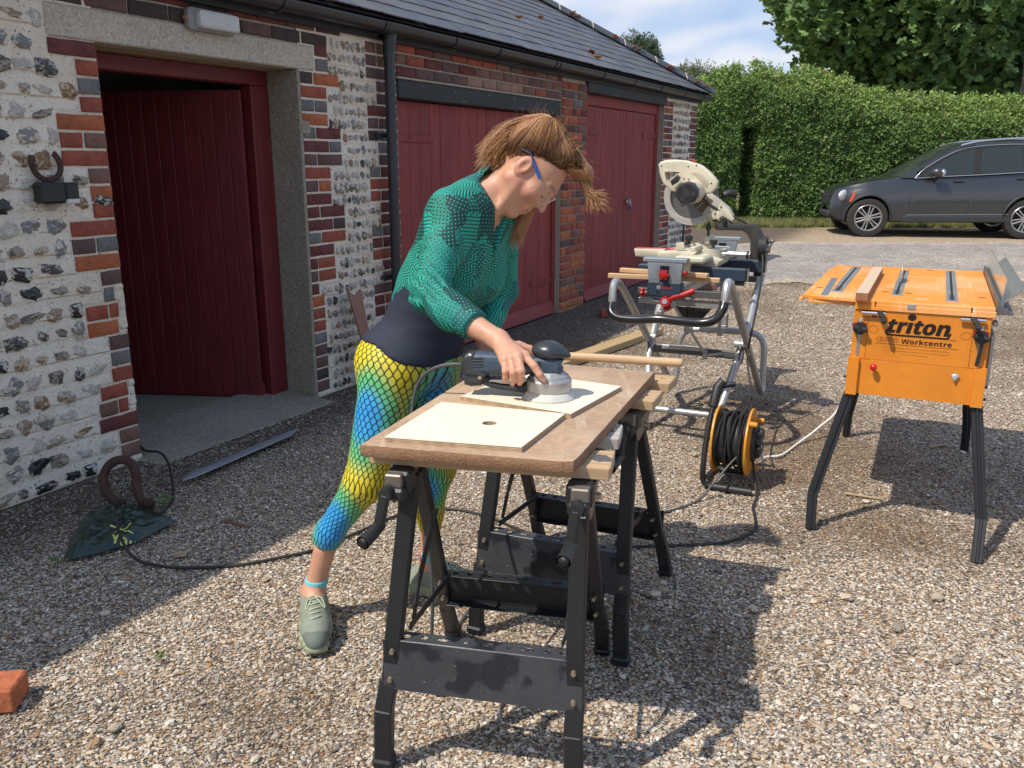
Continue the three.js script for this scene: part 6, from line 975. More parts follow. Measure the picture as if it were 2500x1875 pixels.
  const hole = new THREE.Path(); SP([[738, 298], [800, 284], [880, 284], [1046, 312], [1030, 348], [960, 342], [915, 360], [870, 405], [830, 432], [790, 432], [762, 400]]).forEach((p, i) => i ? hole.lineTo(...p) : hole.moveTo(...p)); hole.closePath();
  part('handle', slab(shapeOf(SP([[680, 225], [705, 195], [760, 175], [870, 166], [1020, 178], [1130, 206], [1210, 236], [1300, 302], [1370, 372], [1410, 425], [1404, 500], [1345, 565], [1270, 570], [1180, 640], [1120, 690], [1080, 640], [980, 560], [858, 545], [745, 448], [700, 340]])), 0.052, 0.010, undefined, [hole], 3), CREAM, t);
  part('handle_recess', slab(SP([[1095, 330], [1140, 302], [1200, 320], [1290, 400], [1312, 450], [1290, 500], [1230, 440], [1130, 345]]), 0.003, 0.001).translate(0, 0, 0.0265), CREAM_D, t);
  for (const [x, y] of [[725, 244], [1052, 250], [1150, 236], [1340, 444], [1067, 400], [1010, 394], [1228, 536]]) part('screw_hole', rod(SV(x, y, 0.022), SV(x, y, 0.0268), 0.0042, 0.0042, 10), DARKHOLE, t);
  part('trigger', slab(SP([[875, 286], [960, 290], [1050, 318], [1035, 342], [960, 330], [878, 318]]), 0.026, 0.004).translate(0, 0, 0.004), RED_PL, t);
  part('lock_button', bar(SV(1075, 185, 0.0), SV(1130, 205, 0.0), 0.018, 0.016, 0.004), RED_PL, t);
  part('brush_cover', slab(SP([[865, 420], [945, 345], [985, 375], [960, 425], [890, 470]]), 0.03, 0.006).translate(0, 0, 0.06), IRON, t);
  const mc = S(1135, 545);
  part('motor_housing', [rod(V(mc[0], mc[1], 0.02), V(mc[0], mc[1], 0.15), 0.062, 0.058, 28)], CREAM, t);
  part('motor_cap', [rod(V(mc[0], mc[1], 0.145), V(mc[0], mc[1], 0.185), 0.060, 0.056, 10), rod(V(mc[0], mc[1], 0.185), V(mc[0], mc[1], 0.195), 0.056, 0.048, 20)], mat(rgb(0.035, 0.038, 0.045), 0.5, 0, WEAR), t);
  for (const r of [0.022, 0.031, 0.040]) for (let q = 0; q < 3; q++) part('vent', put(slab(arcs(r, r + 0.0045, q * 2.094 + 0.2, q * 2.094 + 1.75), 0.001, 0), mc[0], mc[1], 0.1955), DARKHOLE, t);
  part('rating_label', bx(0.03, 0.022, 0.001, mc[0] + 0.012, mc[1] + 0.045, 0.10, 0.0003, -0.8), mat(rgb(0.55, 0.55, 0.52), 0.5), t);
  part('gear_arm', slab(SP([[1160, 700], [1275, 570], [1352, 556], [1480, 655], [1560, 715], [1645, 850], [1622, 896], [1500, 850], [1420, 872], [1310, 872], [1240, 792]]), 0.045, 0.008).translate(0, 0, 0.004), mat(rgb(0.50, 0.475, 0.41), 0.5, 0.1, WEAR), t);
  part('vent_panel', slab(SP([[1152, 715], [1265, 572], [1372, 640], [1252, 795]]), 0.004, 0.001).translate(0, 0, 0.0285), BRONZE, t);
  for (let k = 0; k < 5; k++) part('vent_rib', bar(SV(1185 + k * 21, 715 - k * 27, 0.031), SV(1215 + k * 21, 735 - k * 27, 0.031), 0.004, 0.004, 0.001), CREAM, t);
  part('cover_plate', slab(SP([[1325, 800], [1420, 790], [1450, 700], [1490, 690], [1560, 740], [1640, 850], [1610, 880], [1500, 820], [1430, 860], [1340, 870]]), 0.006, 0.002).translate(0, 0, 0.029), CREAM, t);
  for (const [x, y] of [[1468, 695], [1402, 775], [1450, 845]]) part('bolt', rod(SV(x, y, 0.03), SV(x, y, 0.040), 0.008, 0.007, 12), CREAM, t);
  part('dust_port', [polytube([SV(1465, 585, -0.03), SV(1520, 560, -0.05), SV(1610, 570, -0.06)], (u) => 0.019 + 0.004 * u, 18)], BLACK_PLASTIC, t);
}
// ---------------------------------------------------------------- cable reel
{
  const t = thing('cable_reel', 'orange and black extension cable reel standing on the gravel', 'cable reel', [0.985, 0, -3.63], -25 * Math.PI / 180);
  const YEL = mat(rgb(0.80, 0.33, 0.02), 0.4, 0, WEAR), CABLE = mat(rgb(0.022, 0.021, 0.021), 0.55), y = 0.205;
  const disc = (x, s) => { const g = [slab((() => { const sh = new THREE.Shape(); sh.absarc(0, 0, 0.150, 0, Math.PI * 2, false); return sh; })(), 0.010, 0.003, undefined, [circle(0, 0, 0.075)], 2, 40).rotateY(Math.PI / 2).translate(x, y, 0), rod(V(x - 0.012, y, 0), V(x + 0.012, y, 0), 0.10, 0.10, 32)]; return part('flange', g, YEL, t); };
  disc(-0.072, -1); const f = disc(0.072, 1);
  part('socket_panel', [rod(V(0.08, y, 0), V(0.10, y, 0), 0.088, 0.080, 28), ...[0, 1, 2, 3].map(k => bx(0.03, 0.05, 0.05, 0.108, y + 0.042 * Math.sin(k * 1.57 + 0.78), 0.042 * Math.cos(k * 1.57 + 0.78), 0.006))], BLACK_PLASTIC, t);
  for (const a of [0.9, 2.6, 4.4]) part('winding_lug', rod(V(0.076, y + 0.135 * Math.sin(a), 0.135 * Math.cos(a)), V(0.108, y + 0.135 * Math.sin(a), 0.135 * Math.cos(a)), 0.013, 0.011, 12), YEL, t);
  const R = rng(3);
  for (let k = 0; k < 12; k++) { const p = [], x0 = -0.058 + k * 0.0105, tilt = (R() - 0.5) * 0.055; for (let i = 0; i <= 40; i++) { const a = i / 40 * Math.PI * 2 * 1.0; const r = 0.118 + 0.006 * Math.sin(a * 3 + k * 2) + 0.008 * R() * 0.3 + (k % 2) * 0.007; p.push(V(clamp(x0 + tilt * Math.sin(a + k), -0.062, 0.062), y + r * Math.sin(a), r * Math.cos(a))); } part('cable_turn', polytube(p, 0.0058, 7, false, true), CABLE, t); }
  part('drum', rod(V(-0.07, y, 0), V(0.07, y, 0), 0.110, 0.110, 28), CABLE, t);
  part('frame', pipe([V(0.105, 0.016, 0.115), V(-0.104, 0.016, 0.115), V(-0.104, 0.10, 0.125), V(-0.108, 0.245, 0.06), V(-0.095, 0.43, -0.05), V(-0.02, 0.445, -0.06)], 0.0125, 0.06, 12), BLACK_STEEL, t);
  part('frame', pipe([V(-0.104, 0.05, 0.12), V(-0.104, 0.016, -0.02), V(-0.104, 0.016, -0.12), V(0.06, 0.016, -0.12)], 0.0115, 0.04, 10), BLACK_STEEL, t);
  part('grip', rod(V(-0.05, 0.016, 0.115), V(0.11, 0.016, 0.115), 0.0175, 0.0175, 16), BLACK_PLASTIC, t);
  part('grip', [polytube([V(-0.103, 0.345, 0.0), V(-0.094, 0.425, -0.048), V(-0.07, 0.455, -0.06)], 0.022, 14)], BLACK_PLASTIC, t);
  part('spindle', rod(V(-0.108, y, 0), V(0.09, y, 0), 0.016, 0.016, 14), BLACK_STEEL, t);
}
// ---------------------------------------------------------------- flexes
{
  const CB = mat(rgb(0.030, 0.027, 0.024), 0.6, 0, WEAR), gnd = (l, r = 0.0065) => l.map(([x, z, y]) => V(x, (y ?? r) + groundHeight(x, z), z));
  single('extension_flex', tube(gnd([[-2.0, -4.35, 0.02], [-1.817, -4.016, 0.03], [-1.675, -3.885, 0.055], [-1.558, -3.692, 0.05], [-1.454, -3.445], [-1.44, -3.289], [-1.493, -3.157, 0.03], [-1.496, -3.042, 0.085], [-1.444, -2.924, 0.07], [-1.356, -2.833, 0.02], [-1.239, -2.798], [-1.119, -2.788], [-0.979, -2.807], [-0.849, -2.866], [-0.73, -2.934], [-0.629, -3.05], [-0.482, -3.238], [-0.414, -3.272], [-0.265, -3.319], [-0.117, -3.255], [-0.011, -3.153], [0.088, -3.057], [0.2, -2.969], [0.383, -2.959], [0.628, -2.973], [0.807, -2.998], [0.928, -3.083], [0.966, -3.153], [1.006, -3.341], [1.05, -3.45], [1.06, -3.53, 0.06], [1.06, -3.60, 0.16]]), 0.0058, 260, 8), CB, 'long black flex snaking from the doorway over the green bag to the reel', 'flex');
  single('sander_flex', tube([V(-0.118, 0.902, -2.118), V(-0.155, 0.903, -2.122), V(-0.205, 0.885, -2.14), V(-0.245, 0.84, -2.16), V(-0.262, 0.76, -2.15), V(-0.255, 0.66, -2.10), V(-0.225, 0.52, -2.02), V(-0.205, 0.38, -2.00), V(-0.21, 0.20, -2.0), V(-0.235, 0.06, -2.02), V(-0.22, 0.008, -2.15), V(-0.15, 0.007, -2.45), V(-0.02, 0.007, -2.75), V(0.094, 0.014, -3.02), V(0.13, 0.007, -3.027), V(0.189, 0.007, -3.083), V(0.284, 0.007, -3.091), V(0.38, 0.007, -3.189), V(0.465, 0.007, -3.238), V(0.636, 0.007, -3.293), V(0.788, 0.007, -3.408), V(0.86, 0.06, -3.46), V(0.97, 0.16, -3.52), V(1.08, 0.20, -3.59)], 0.0048, 240, 8), mat(rgb(0.075, 0.075, 0.078), 0.5), 'grey flex hanging from the sander over the board edge and along the gravel', 'flex');
  single('saw_flex', tube([V(1.28, 1.03, -4.60), V(1.315, 0.98, -4.585), V(1.31, 0.86, -4.50), V(1.27, 0.66, -4.42), V(1.23, 0.50, -4.36), V(1.21, 0.40, -4.30), V(1.20, 0.28, -4.15), V(1.14, 0.25, -3.95), V(1.06, 0.31, -3.72)], 0.0052, 80, 8), CB, 'black flex hanging from the mitre saw down to the reel', 'flex');
  single('saw_flex', tube([V(1.0, 1.23, -4.70), V(1.07, 1.17, -4.68), V(1.15, 1.13, -4.65), V(1.24, 1.085, -4.62), V(1.28, 1.05, -4.60), V(1.285, 1.03, -4.60)], 0.0065, 40, 8), CB, 'short black flex along the arm of the mitre saw', 'flex');
  single('white_flex', tube([V(1.09, 0.20, -3.58), V(1.13, 0.09, -3.66), V(1.18, 0.02, -3.86), V(1.235, 0.009, -3.96), V(1.32, 0.009, -3.99), V(1.467, 0.009, -4.181), V(1.60, 0.06, -4.28), V(1.70, 0.16, -4.30), V(1.74, 0.40, -4.28)], 0.0055, 70, 8), mat(rgb(0.74, 0.72, 0.66), 0.5), 'white flex looping from the reel to the orange saw table', 'flex');
}
// ---------------------------------------------------------------- the woman sanding
// distance fields and a surface net that skins them
const cone = (p, a, b, ra, rb) => { const bx = b.x - a.x, by = b.y - a.y, bz = b.z - a.z, px = p.x - a.x, py = p.y - a.y, pz = p.z - a.z, L = bx * bx + by * by + bz * bz, t = clamp((px * bx + py * by + pz * bz) / L, 0, 1), dx = px - bx * t, dy = py - by * t, dz = pz - bz * t; return Math.sqrt(dx * dx + dy * dy + dz * dz) - (ra + (rb - ra) * t); };
const blob = (p, c, B, r) => { const dx = p.x - c.x, dy = p.y - c.y, dz = p.z - c.z, x = (dx * B[0].x + dy * B[0].y + dz * B[0].z), y = (dx * B[1].x + dy * B[1].y + dz * B[1].z), z = (dx * B[2].x + dy * B[2].y + dz * B[2].z), k0 = Math.hypot(x / r[0], y / r[1], z / r[2]), k1 = Math.hypot(x / (r[0] * r[0]), y / (r[1] * r[1]), z / (r[2] * r[2])); return k1 > 1e-9 ? k0 * (k0 - 1) / k1 : -Math.min(...r); };
const smin = (a, b, k) => { const h = Math.max(k - Math.abs(a - b), 0) / k; return Math.min(a, b) - h * h * k * 0.25; };
const smax = (a, b, k) => -smin(-a, -b, k);
function net(sdf, lo, hi, h) {
  const nx = Math.ceil((hi.x - lo.x) / h) + 1, ny = Math.ceil((hi.y - lo.y) / h) + 1, nz = Math.ceil((hi.z - lo.z) / h) + 1, F = new Float32Array(nx * ny * nz), p = V(0, 0, 0), at = (i, j, k) => i + nx * (j + ny * k), S = 5, reach = h * S * 0.87 * 1.9 + 0.012;
  for (let k = 0; k < nz; k += S) for (let j = 0; j < ny; j += S) for (let i = 0; i < nx; i += S) {
    p.set(lo.x + (i + S / 2 - 0.5) * h, lo.y + (j + S / 2 - 0.5) * h, lo.z + (k + S / 2 - 0.5) * h); const d = sdf(p), skip = Math.abs(d) > reach;
    for (let c = k; c < Math.min(nz, k + S); c++) for (let b = j; b < Math.min(ny, j + S); b++) for (let a = i; a < Math.min(nx, i + S); a++) { if (skip) F[at(a, b, c)] = d; else { p.set(lo.x + a * h, lo.y + b * h, lo.z + c * h); F[at(a, b, c)] = sdf(p); } }
  }
  const id = new Int32Array(nx * ny * nz).fill(-1), P = [], I = [], E = [[0, 1], [2, 3], [4, 5], [6, 7], [0, 2], [1, 3], [4, 6], [5, 7], [0, 4], [1, 5], [2, 6], [3, 7]];
  for (let k = 0; k < nz - 1; k++) for (let j = 0; j < ny - 1; j++) for (let i = 0; i < nx - 1; i++) {
    const v = []; let neg = 0; for (let c = 0; c < 8; c++) { const f = F[at(i + (c & 1), j + (c >> 1 & 1), k + (c >> 2))]; v.push(f); if (f < 0) neg++; } if (neg === 0 || neg === 8) continue;
    let x = 0, y = 0, z = 0, n = 0; for (const [a, b] of E) if ((v[a] < 0) !== (v[b] < 0)) { const t = v[a] / (v[a] - v[b]); x += (a & 1) + t * ((b & 1) - (a & 1)); y += (a >> 1 & 1) + t * ((b >> 1 & 1) - (a >> 1 & 1)); z += (a >> 2) + t * ((b >> 2) - (a >> 2)); n++; }
    id[at(i, j, k)] = P.length / 3; P.push(lo.x + (i + x / n) * h, lo.y + (j + y / n) * h, lo.z + (k + z / n) * h);
  }
  const quad = (a, b, c, d, f) => f ? I.push(a, b, c, a, c, d) : I.push(a, c, b, a, d, c);
  for (let k = 1; k < nz - 1; k++) for (let j = 1; j < ny - 1; j++) for (let i = 1; i < nx - 1; i++) {
    const f = F[at(i, j, k)] < 0;
    if (f !== F[at(i + 1, j, k)] < 0) quad(id[at(i, j - 1, k - 1)], id[at(i, j, k - 1)], id[at(i, j, k)], id[at(i, j - 1, k)], f);
    if (f !== F[at(i, j + 1, k)] < 0) quad(id[at(i - 1, j, k - 1)], id[at(i - 1, j, k)], id[at(i, j, k)], id[at(i, j, k - 1)], f);
    if (f !== F[at(i, j, k + 1)] < 0) quad(id[at(i - 1, j - 1, k)], id[at(i, j - 1, k)], id[at(i, j, k)], id[at(i - 1, j, k)], f);
  }
  const g = new THREE.BufferGeometry(); g.setAttribute('position', new THREE.Float32BufferAttribute(P, 3)); g.setIndex(I); g.computeVertexNormals(); return g;
}
{
  const J = { rAnk: V(-0.622, 0.095, -2.440), rCalf: V(-0.560, 0.30, -2.430), rKnee: V(-0.442, 0.470, -2.415), rHip: V(-0.352, 0.800, -2.475), lHip: V(-0.262, 0.775, -2.655), lKnee: V(-0.240, 0.455, -2.590), lCalf: V(-0.268, 0.30, -2.610), lAnk: V(-0.272, 0.095, -2.620),
    pel: V(-0.290, 0.825, -2.560), waist: V(-0.252, 0.950, -2.560), ribs: V(-0.190, 1.085, -2.550), chest: V(-0.132, 1.215, -2.545), neckA: V(-0.085, 1.290, -2.545), neckB: V(0.018, 1.368, -2.532), head: V(0.050, 1.378, -2.530),
    rSh: V(-0.168, 1.258, -2.432), lSh: V(-0.040, 1.222, -2.655), rElb: V(-0.222, 1.058, -2.285), rWr: V(-0.034, 0.962, -2.135), lElb: V(-0.035, 1.005, -2.735), lWr: V(-0.085, 0.872, -2.560) };
  const s = V(0.40, 0.916, 0.03).normalize(), basis = (rx) => { const r = rx.clone().addScaledVector(s, -rx.dot(s)).normalize(); return [r, s, s.clone().cross(r)]; }, BT = basis(V(-0.50, 0.12, 0.85)), BP = basis(V(-0.42, 0.2, 0.88)), fwd = BT[2], rt = BT[0];
  // (the points used inside fields are made once)
  const bust = [0.068, -0.068].map(q => [J.ribs.clone().addScaledVector(fwd, 0.070).addScaledVector(rt, q).addScaledVector(s, 0.035), J.ribs.clone().addScaledVector(fwd, 0.080).addScaledVector(rt, q * 1.02).addScaledVector(s, 0.012)]), seat = [0.075, -0.075].map(q => J.pel.clone().addScaledVector(BP[2], -0.055).addScaledVector(BP[0], q).addScaledVector(s, -0.04));
  const trunk = (p) => { let d = blob(p, J.pel, BP, [0.155, 0.115, 0.112]); d = smin(d, blob(p, J.waist, BT, [0.120, 0.13, 0.096]), 0.08); d = smin(d, blob(p, J.ribs, BT, [0.126, 0.155, 0.102]), 0.08); d = smin(d, blob(p, J.chest, BT, [0.132, 0.105, 0.090]), 0.07); for (const [a, b] of bust) d = smin(d, cone(p, a, b, 0.055, 0.05), 0.05); for (const a of seat) d = smin(d, Math.hypot(p.x - a.x, p.y - a.y, p.z - a.z) - 0.085, 0.05); return d; };
  const leg = (p, h, k, c, a) => smin(smin(cone(p, h, k, 0.090, 0.053), cone(p, k, c, 0.051, 0.037), 0.035), cone(p, c, a, 0.036, 0.0295), 0.03);
  const rLeg = (p) => leg(p, J.rHip, J.rKnee, J.rCalf, J.rAnk), lLeg = (p) => leg(p, J.lHip, J.lKnee, J.lCalf, J.lAnk);
  const rUp = V(-0.188, 1.17, -2.365);
  const rMid = V(-0.165, 1.022, -2.230), armRf = (p) => smin(smin(cone(p, J.rSh, rUp, 0.050, 0.042), cone(p, rUp, J.rElb, 0.041, 0.035), 0.03), smin(cone(p, J.rElb, rMid, 0.036, 0.037), cone(p, rMid, J.rWr, 0.037, 0.0255), 0.03), 0.03);
  const armL = (p) => smin(smin(cone(p, J.lSh, J.lElb, 0.050, 0.037), cone(p, J.lElb, J.lWr, 0.036, 0.025), 0.03), 1, 0.001);
  const shR = V(-0.140, 1.285, -2.47), shL = V(-0.055, 1.262, -2.61);
  const yoke = (p) => smin(cone(p, J.neckA, J.rSh, 0.052, 0.048), cone(p, J.neckA, J.lSh, 0.052, 0.048), 0.04);
  const neck = (p) => smin(cone(p, J.neckA, J.neckB, 0.050, 0.046), cone(p, sternA, sternB, 0.010, 0.011), 0.018);
  const sternA = V(-0.045, 1.262, -2.490), sternB = V(0.022, 1.352, -2.468);
  const up = V(0, 1, 0);
  const feet = [[J.rAnk, V(-0.560, 0.035, -2.215)], [J.lAnk, V(-0.085, 0.035, -2.563)]];
  const body = (p) => { let d = trunk(p); d = smin(d, rLeg(p), 0.05); d = smin(d, lLeg(p), 0.05); d = smin(d, yoke(p), 0.04); d = smin(d, armRf(p), 0.03); d = smin(d, armL(p), 0.03); d = smin(d, neck(p), 0.03); d = smin(d, cone(p, J.rAnk, V(-0.585, 0.05, -2.30), 0.036, 0.030), 0.03); d = smin(d, cone(p, J.lAnk, V(-0.18, 0.05, -2.59), 0.036, 0.030), 0.03);
    // stay inside the clothes, show fully where bare
    return d; };
  // ---- head
  const hu = V(0.84, 0.54, 0).normalize(); let hf = V(0.54, -0.84, 0).normalize(), hr = V(0, 0, 1); { const q = new THREE.Quaternion().setFromAxisAngle(hu, -0.20); hf.applyQuaternion(q); hr.applyQuaternion(q); }
  const HB = [hr, hu, hf], inHead = (x, y, z) => J.head.clone().addScaledVector(hr, x).addScaledVector(hu, y).addScaledVector(hf, z), loc = V(0, 0, 0), AX = [V(1, 0, 0), V(0, 1, 0), V(0, 0, 1)];
  const toHead = (p) => { const dx = p.x - J.head.x, dy = p.y - J.head.y, dz = p.z - J.head.z; return loc.set(dx * hr.x + dy * hr.y + dz * hr.z, dx * hu.x + dy * hu.y + dz * hu.z, dx * hf.x + dy * hf.y + dz * hf.z); };
  const q = (x, y, z) => V(x, y, z), Hq = { jaw: [q(0.050, -0.055, 0.000), q(0.014, -0.108, 0.066)], chin: q(0, -0.103, 0.072), brow: [q(0, 0.024, 0.089), q(0.036, 0.022, 0.076)], n0: q(0, 0.010, 0.090), n1: q(0, -0.030, 0.113), nw: q(0.013, -0.035, 0.098), cheek: q(0.045, -0.024, 0.062), eye: q(0.031, 0.000, 0.096), lid: q(0.031, -0.001, 0.0785), mouth: q(0, -0.068, 0.086), ul0: q(0, -0.0615, 0.0965), ul1: q(0.021, -0.066, 0.084), ll0: q(0, -0.0735, 0.0945), ll1: q(0.018, -0.0705, 0.084), cr: q(0, 0.036, -0.014), fc: q(0, -0.018, 0.034), ear: q(0.0765, -0.006, -0.006), conch: q(0.086, -0.006, 0.000), lobe: q(0.071, -0.034, 0.004) };
  const headF = (P3) => { const o = toHead(P3), p = V(Math.abs(o.x), o.y, o.z); let d = blob(p, Hq.cr, AX, [0.0745, 0.090, 0.096]); d = smin(d, blob(p, Hq.fc, AX, [0.060, 0.088, 0.064]), 0.03); d = smin(d, cone(p, Hq.jaw[0], Hq.jaw[1], 0.022, 0.018), 0.03); d = smin(d, Math.hypot(p.x, p.y - Hq.chin.y, p.z - Hq.chin.z) - 0.017, 0.022); d = smin(d, Math.hypot(p.x - Hq.cheek.x, p.y - Hq.cheek.y, p.z - Hq.cheek.z) - 0.022, 0.025);
    d = smin(d, cone(p, Hq.brow[0], Hq.brow[1], 0.010, 0.010), 0.016); d = smax(d, -(Math.hypot(p.x - Hq.eye.x, (p.y - Hq.eye.y) * 1.25, p.z - Hq.eye.z) - 0.0145), 0.014); d = smin(d, Math.hypot(p.x - Hq.lid.x, p.y - Hq.lid.y, p.z - Hq.lid.z) - 0.0128, 0.004);
    d = smin(d, cone(p, Hq.n0, Hq.n1, 0.0075, 0.0105), 0.010); d = smin(d, Math.hypot(p.x - Hq.nw.x, (p.y - Hq.nw.y) * 1.2, p.z - Hq.nw.z) - 0.0085, 0.007); d = smax(d, -(Math.hypot((p.x - 0.007) * 1.1, (p.y + 0.043) * 1.4, p.z - 0.103) - 0.0045), 0.004);
    d = smin(d, blob(p, Hq.mouth, AX, [0.026, 0.020, 0.012]), 0.012); d = smin(d, cone(p, Hq.ul0, Hq.ul1, 0.0042, 0.0026), 0.006); d = smin(d, cone(p, Hq.ll0, Hq.ll1, 0.0048, 0.003), 0.006);
    const e = smax(smin(blob(p, Hq.ear, AX, [0.0085, 0.032, 0.020]), Math.hypot(p.x - Hq.lobe.x, p.y - Hq.lobe.y, p.z - Hq.lobe.z) - 0.007, 0.01), -(blob(p, Hq.conch, AX, [0.008, 0.021, 0.012])), 0.004); return smin(d, e, 0.006); };
  const skinTone = (g) => tint(g, (x, y, z) => { const o = toHead(V(x, y, z)), ax = Math.abs(o.x); let c = [0.520, 0.262, 0.165]; const n = 0.5 + fbm(x * 22, y * 22, z * 22, 3), n2 = 0.5 + fbm(x * 90, y * 90, z * 90, 3); c = mixc(c, [0.60, 0.335, 0.225], clamp(n, 0, 1) * 0.6); c = mixc(c, [0.46, 0.19, 0.12], clamp(n2 - 0.35, 0, 1) * 0.35); if (y > 1.2 && o.length() < 0.16) { const b = Math.exp(-((ax - 0.047) ** 2 + (o.y + 0.032) ** 2) / 0.0007) * (o.z > 0.02 ? 1 : 0); c = mixc(c, [0.56, 0.20, 0.15], b * 0.45); const lip = Math.exp(-(((o.y + 0.0675) / 0.0065) ** 2 + (ax / 0.020) ** 4)) * (o.z > 0.082 ? 1 : 0); c = mixc(c, [0.42, 0.13, 0.115], lip * 0.8); const cut = Math.exp(-(((o.y + 0.0672) / 0.0013) ** 2)) * (ax < 0.024 && o.z > 0.078 ? 1 : 0); c = mixc(c, [0.16, 0.05, 0.045], cut * 0.8); const brow = Math.exp(-(((o.y - 0.0285 + (ax - 0.03) ** 2 * 9) / 0.0035) ** 2)) * (ax > 0.013 && ax < 0.050 && o.z > 0.06 ? 1 : 0); c = mixc(c, [0.17, 0.085, 0.05], brow * 0.75); const ear = ax > 0.071 && o.z < 0.03 ? 0.4 : 0; c = mixc(c, [0.58, 0.22, 0.16], ear); } return c; });
  // ---- right hand, closed on the sander
  const F = { w: J.rWr, i: [V(0.032, 0.937, -2.062), V(0.053, 0.921, -2.030), V(0.067, 0.901, -2.024), V(0.078, 0.885, -2.030)], m: [V(0.015, 0.938, -2.050), V(0.022, 0.912, -2.016), V(0.021, 0.888, -2.026), V(0.019, 0.874, -2.046)], r: [V(-0.003, 0.934, -2.050), V(0.003, 0.908, -2.017), V(0.003, 0.887, -2.028), V(0.001, 0.873, -2.047)], p: [V(-0.020, 0.928, -2.058), V(-0.016, 0.907, -2.030), V(-0.016, 0.890, -2.036), V(-0.018, 0.877, -2.050)], t: [V(-0.012, 0.952, -2.128), V(0.018, 0.948, -2.140), V(0.046, 0.938, -2.138), V(0.064, 0.926, -2.128)] };
  const pads = [V(-0.030, 0.955, -2.110), V(0.0, 0.948, -2.085)];
  const finger = (p, f, r) => smin(smin(cone(p, f[0], f[1], r * 1.08, r), cone(p, f[1], f[2], r * 1.02, r * 0.92), 0.004), cone(p, f[2], f[3], r * 0.92, r * 0.80), 0.004);
  const handR = (p) => { let d = 1; for (const [k, r] of [['i', 0.0125], ['m', 0.0125], ['r', 0.012], ['p', 0.011]]) d = smin(d, cone(p, F.w, F[k][0], 0.021, r), 0.010); d = smin(d, cone(p, F.w, F.t[0], 0.021, 0.016), 0.012); let e = 1; for (const [k, r] of [['i', 0.0094], ['m', 0.0096], ['r', 0.0092], ['p', 0.0082]]) e = smin(e, finger(p, F[k], r), 0.0022); d = smin(d, e, 0.008); d = smin(d, finger(p, F.t, 0.0108), 0.008); for (const k of 'imrp') d = smin(d, Math.hypot(p.x - F[k][0].x, p.y - F[k][0].y - 0.002, p.z - F[k][0].z) - 0.0118, 0.005); return d - 0.0006 * N3(p.x * 160, p.y * 160, p.z * 160) - 0.0010 * Math.max(0, N3(p.x * 70 + p.z * 40, p.y * 70, 5)); };
  const G = { w: J.lWr, f: [0, 1, 2, 3].map(k => { const a = V(-0.035 - k * 0.018, 0.853, -2.485 - k * 0.012), d = V(0.62 - 0.08 * k, -0.10, 0.78 - 0.02 * k).normalize(); return [a, a.clone().addScaledVector(d, 0.038), a.clone().addScaledVector(d, 0.064).setY(0.846), a.clone().addScaledVector(d, 0.084).setY(0.842)]; }), t: [V(-0.06, 0.856, -2.545), V(-0.030, 0.852, -2.535), V(-0.005, 0.848, -2.525), V(0.010, 0.845, -2.515)] };
  const handL = (p) => { let d = 1; for (const f of G.f) d = smin(d, cone(p, G.w, f[0], 0.020, 0.012), 0.010); d = smin(d, finger(p, G.t, 0.0105), 0.008); let e = 1; for (const f of G.f) e = smin(e, finger(p, f, 0.0088), 0.002); return smin(d, e, 0.008); };
  const bare = (p) => smin(body(p), headF(p), 0.016);

  const t = thing('person', 'woman in green patterned top and scale-print leggings bending over the board, sanding', 'person', [0, 0, 0]);
  const SKIN = phys(0xffffff, 0.52, 0, { vertexColors: true, sheen: 0.25, sheenRoughness: 0.5, bumpMap: rep(wearMaps.bump, 14), bumpScale: 0.0004 });
  const low = (p) => Math.min(smax(smin(body(p), 1, 0.01), -(headNear(p) - 0.02), 0.002), 9);
  const headC = inHead(0, -0.01, 0.01), headNear = (p) => Math.hypot(p.x - headC.x, p.y - headC.y, p.z - headC.z) - 0.13;
  const shrink = (p) => { // under cloth the body is a little slimmer
    const d = body(p); const cloth = (p.y > 0.26 && p.y < 1.24 && p.x < 0.03 && !(p.z > -2.26 && p.y < 1.02)) ? 0.006 : 0; return d + cloth; };
  const gBody = net(shrink, V(-0.72, 0.0, -2.84), V(0.10, 1.44, -2.08), 0.0105), gHead = net(bare, V(-0.10, 1.22, -2.66), V(0.22, 1.54, -2.40), 0.0033), gHand = net((p) => smin(handR(p), armRf(p), 0.012), V(-0.075, 0.855, -2.175), V(0.105, 1.0, -2.0), 0.0023), gHandL = net((p) => smin(handL(p), armL(p), 0.012), V(-0.14, 0.825, -2.62), V(0.08, 0.91, -2.40), 0.004);
  part('body', skinTone(merge([gBody, gHead, gHand, gHandL].map(g => fin(g)))), SKIN, t);
  // fingernails, lashes
  const NAIL = mat(rgb(0.66, 0.42, 0.34), 0.3);
  part('fingernail', put(fin(new THREE.SphereGeometry(1, 12, 8)), 0.0755, 0.8895, -2.0235, 0.6, 0.4, -0.9, [0.0055, 0.0068, 0.003]), NAIL, t);
  for (const sd of [1, -1]) part('eyelash', tube([inHead(sd * 0.020, -0.0085, 0.0885), inHead(sd * 0.031, -0.011, 0.0915), inHead(sd * 0.042, -0.0085, 0.087)], 0.0011, 12, 5), mat(rgb(0.04, 0.022, 0.015), 0.8), t);

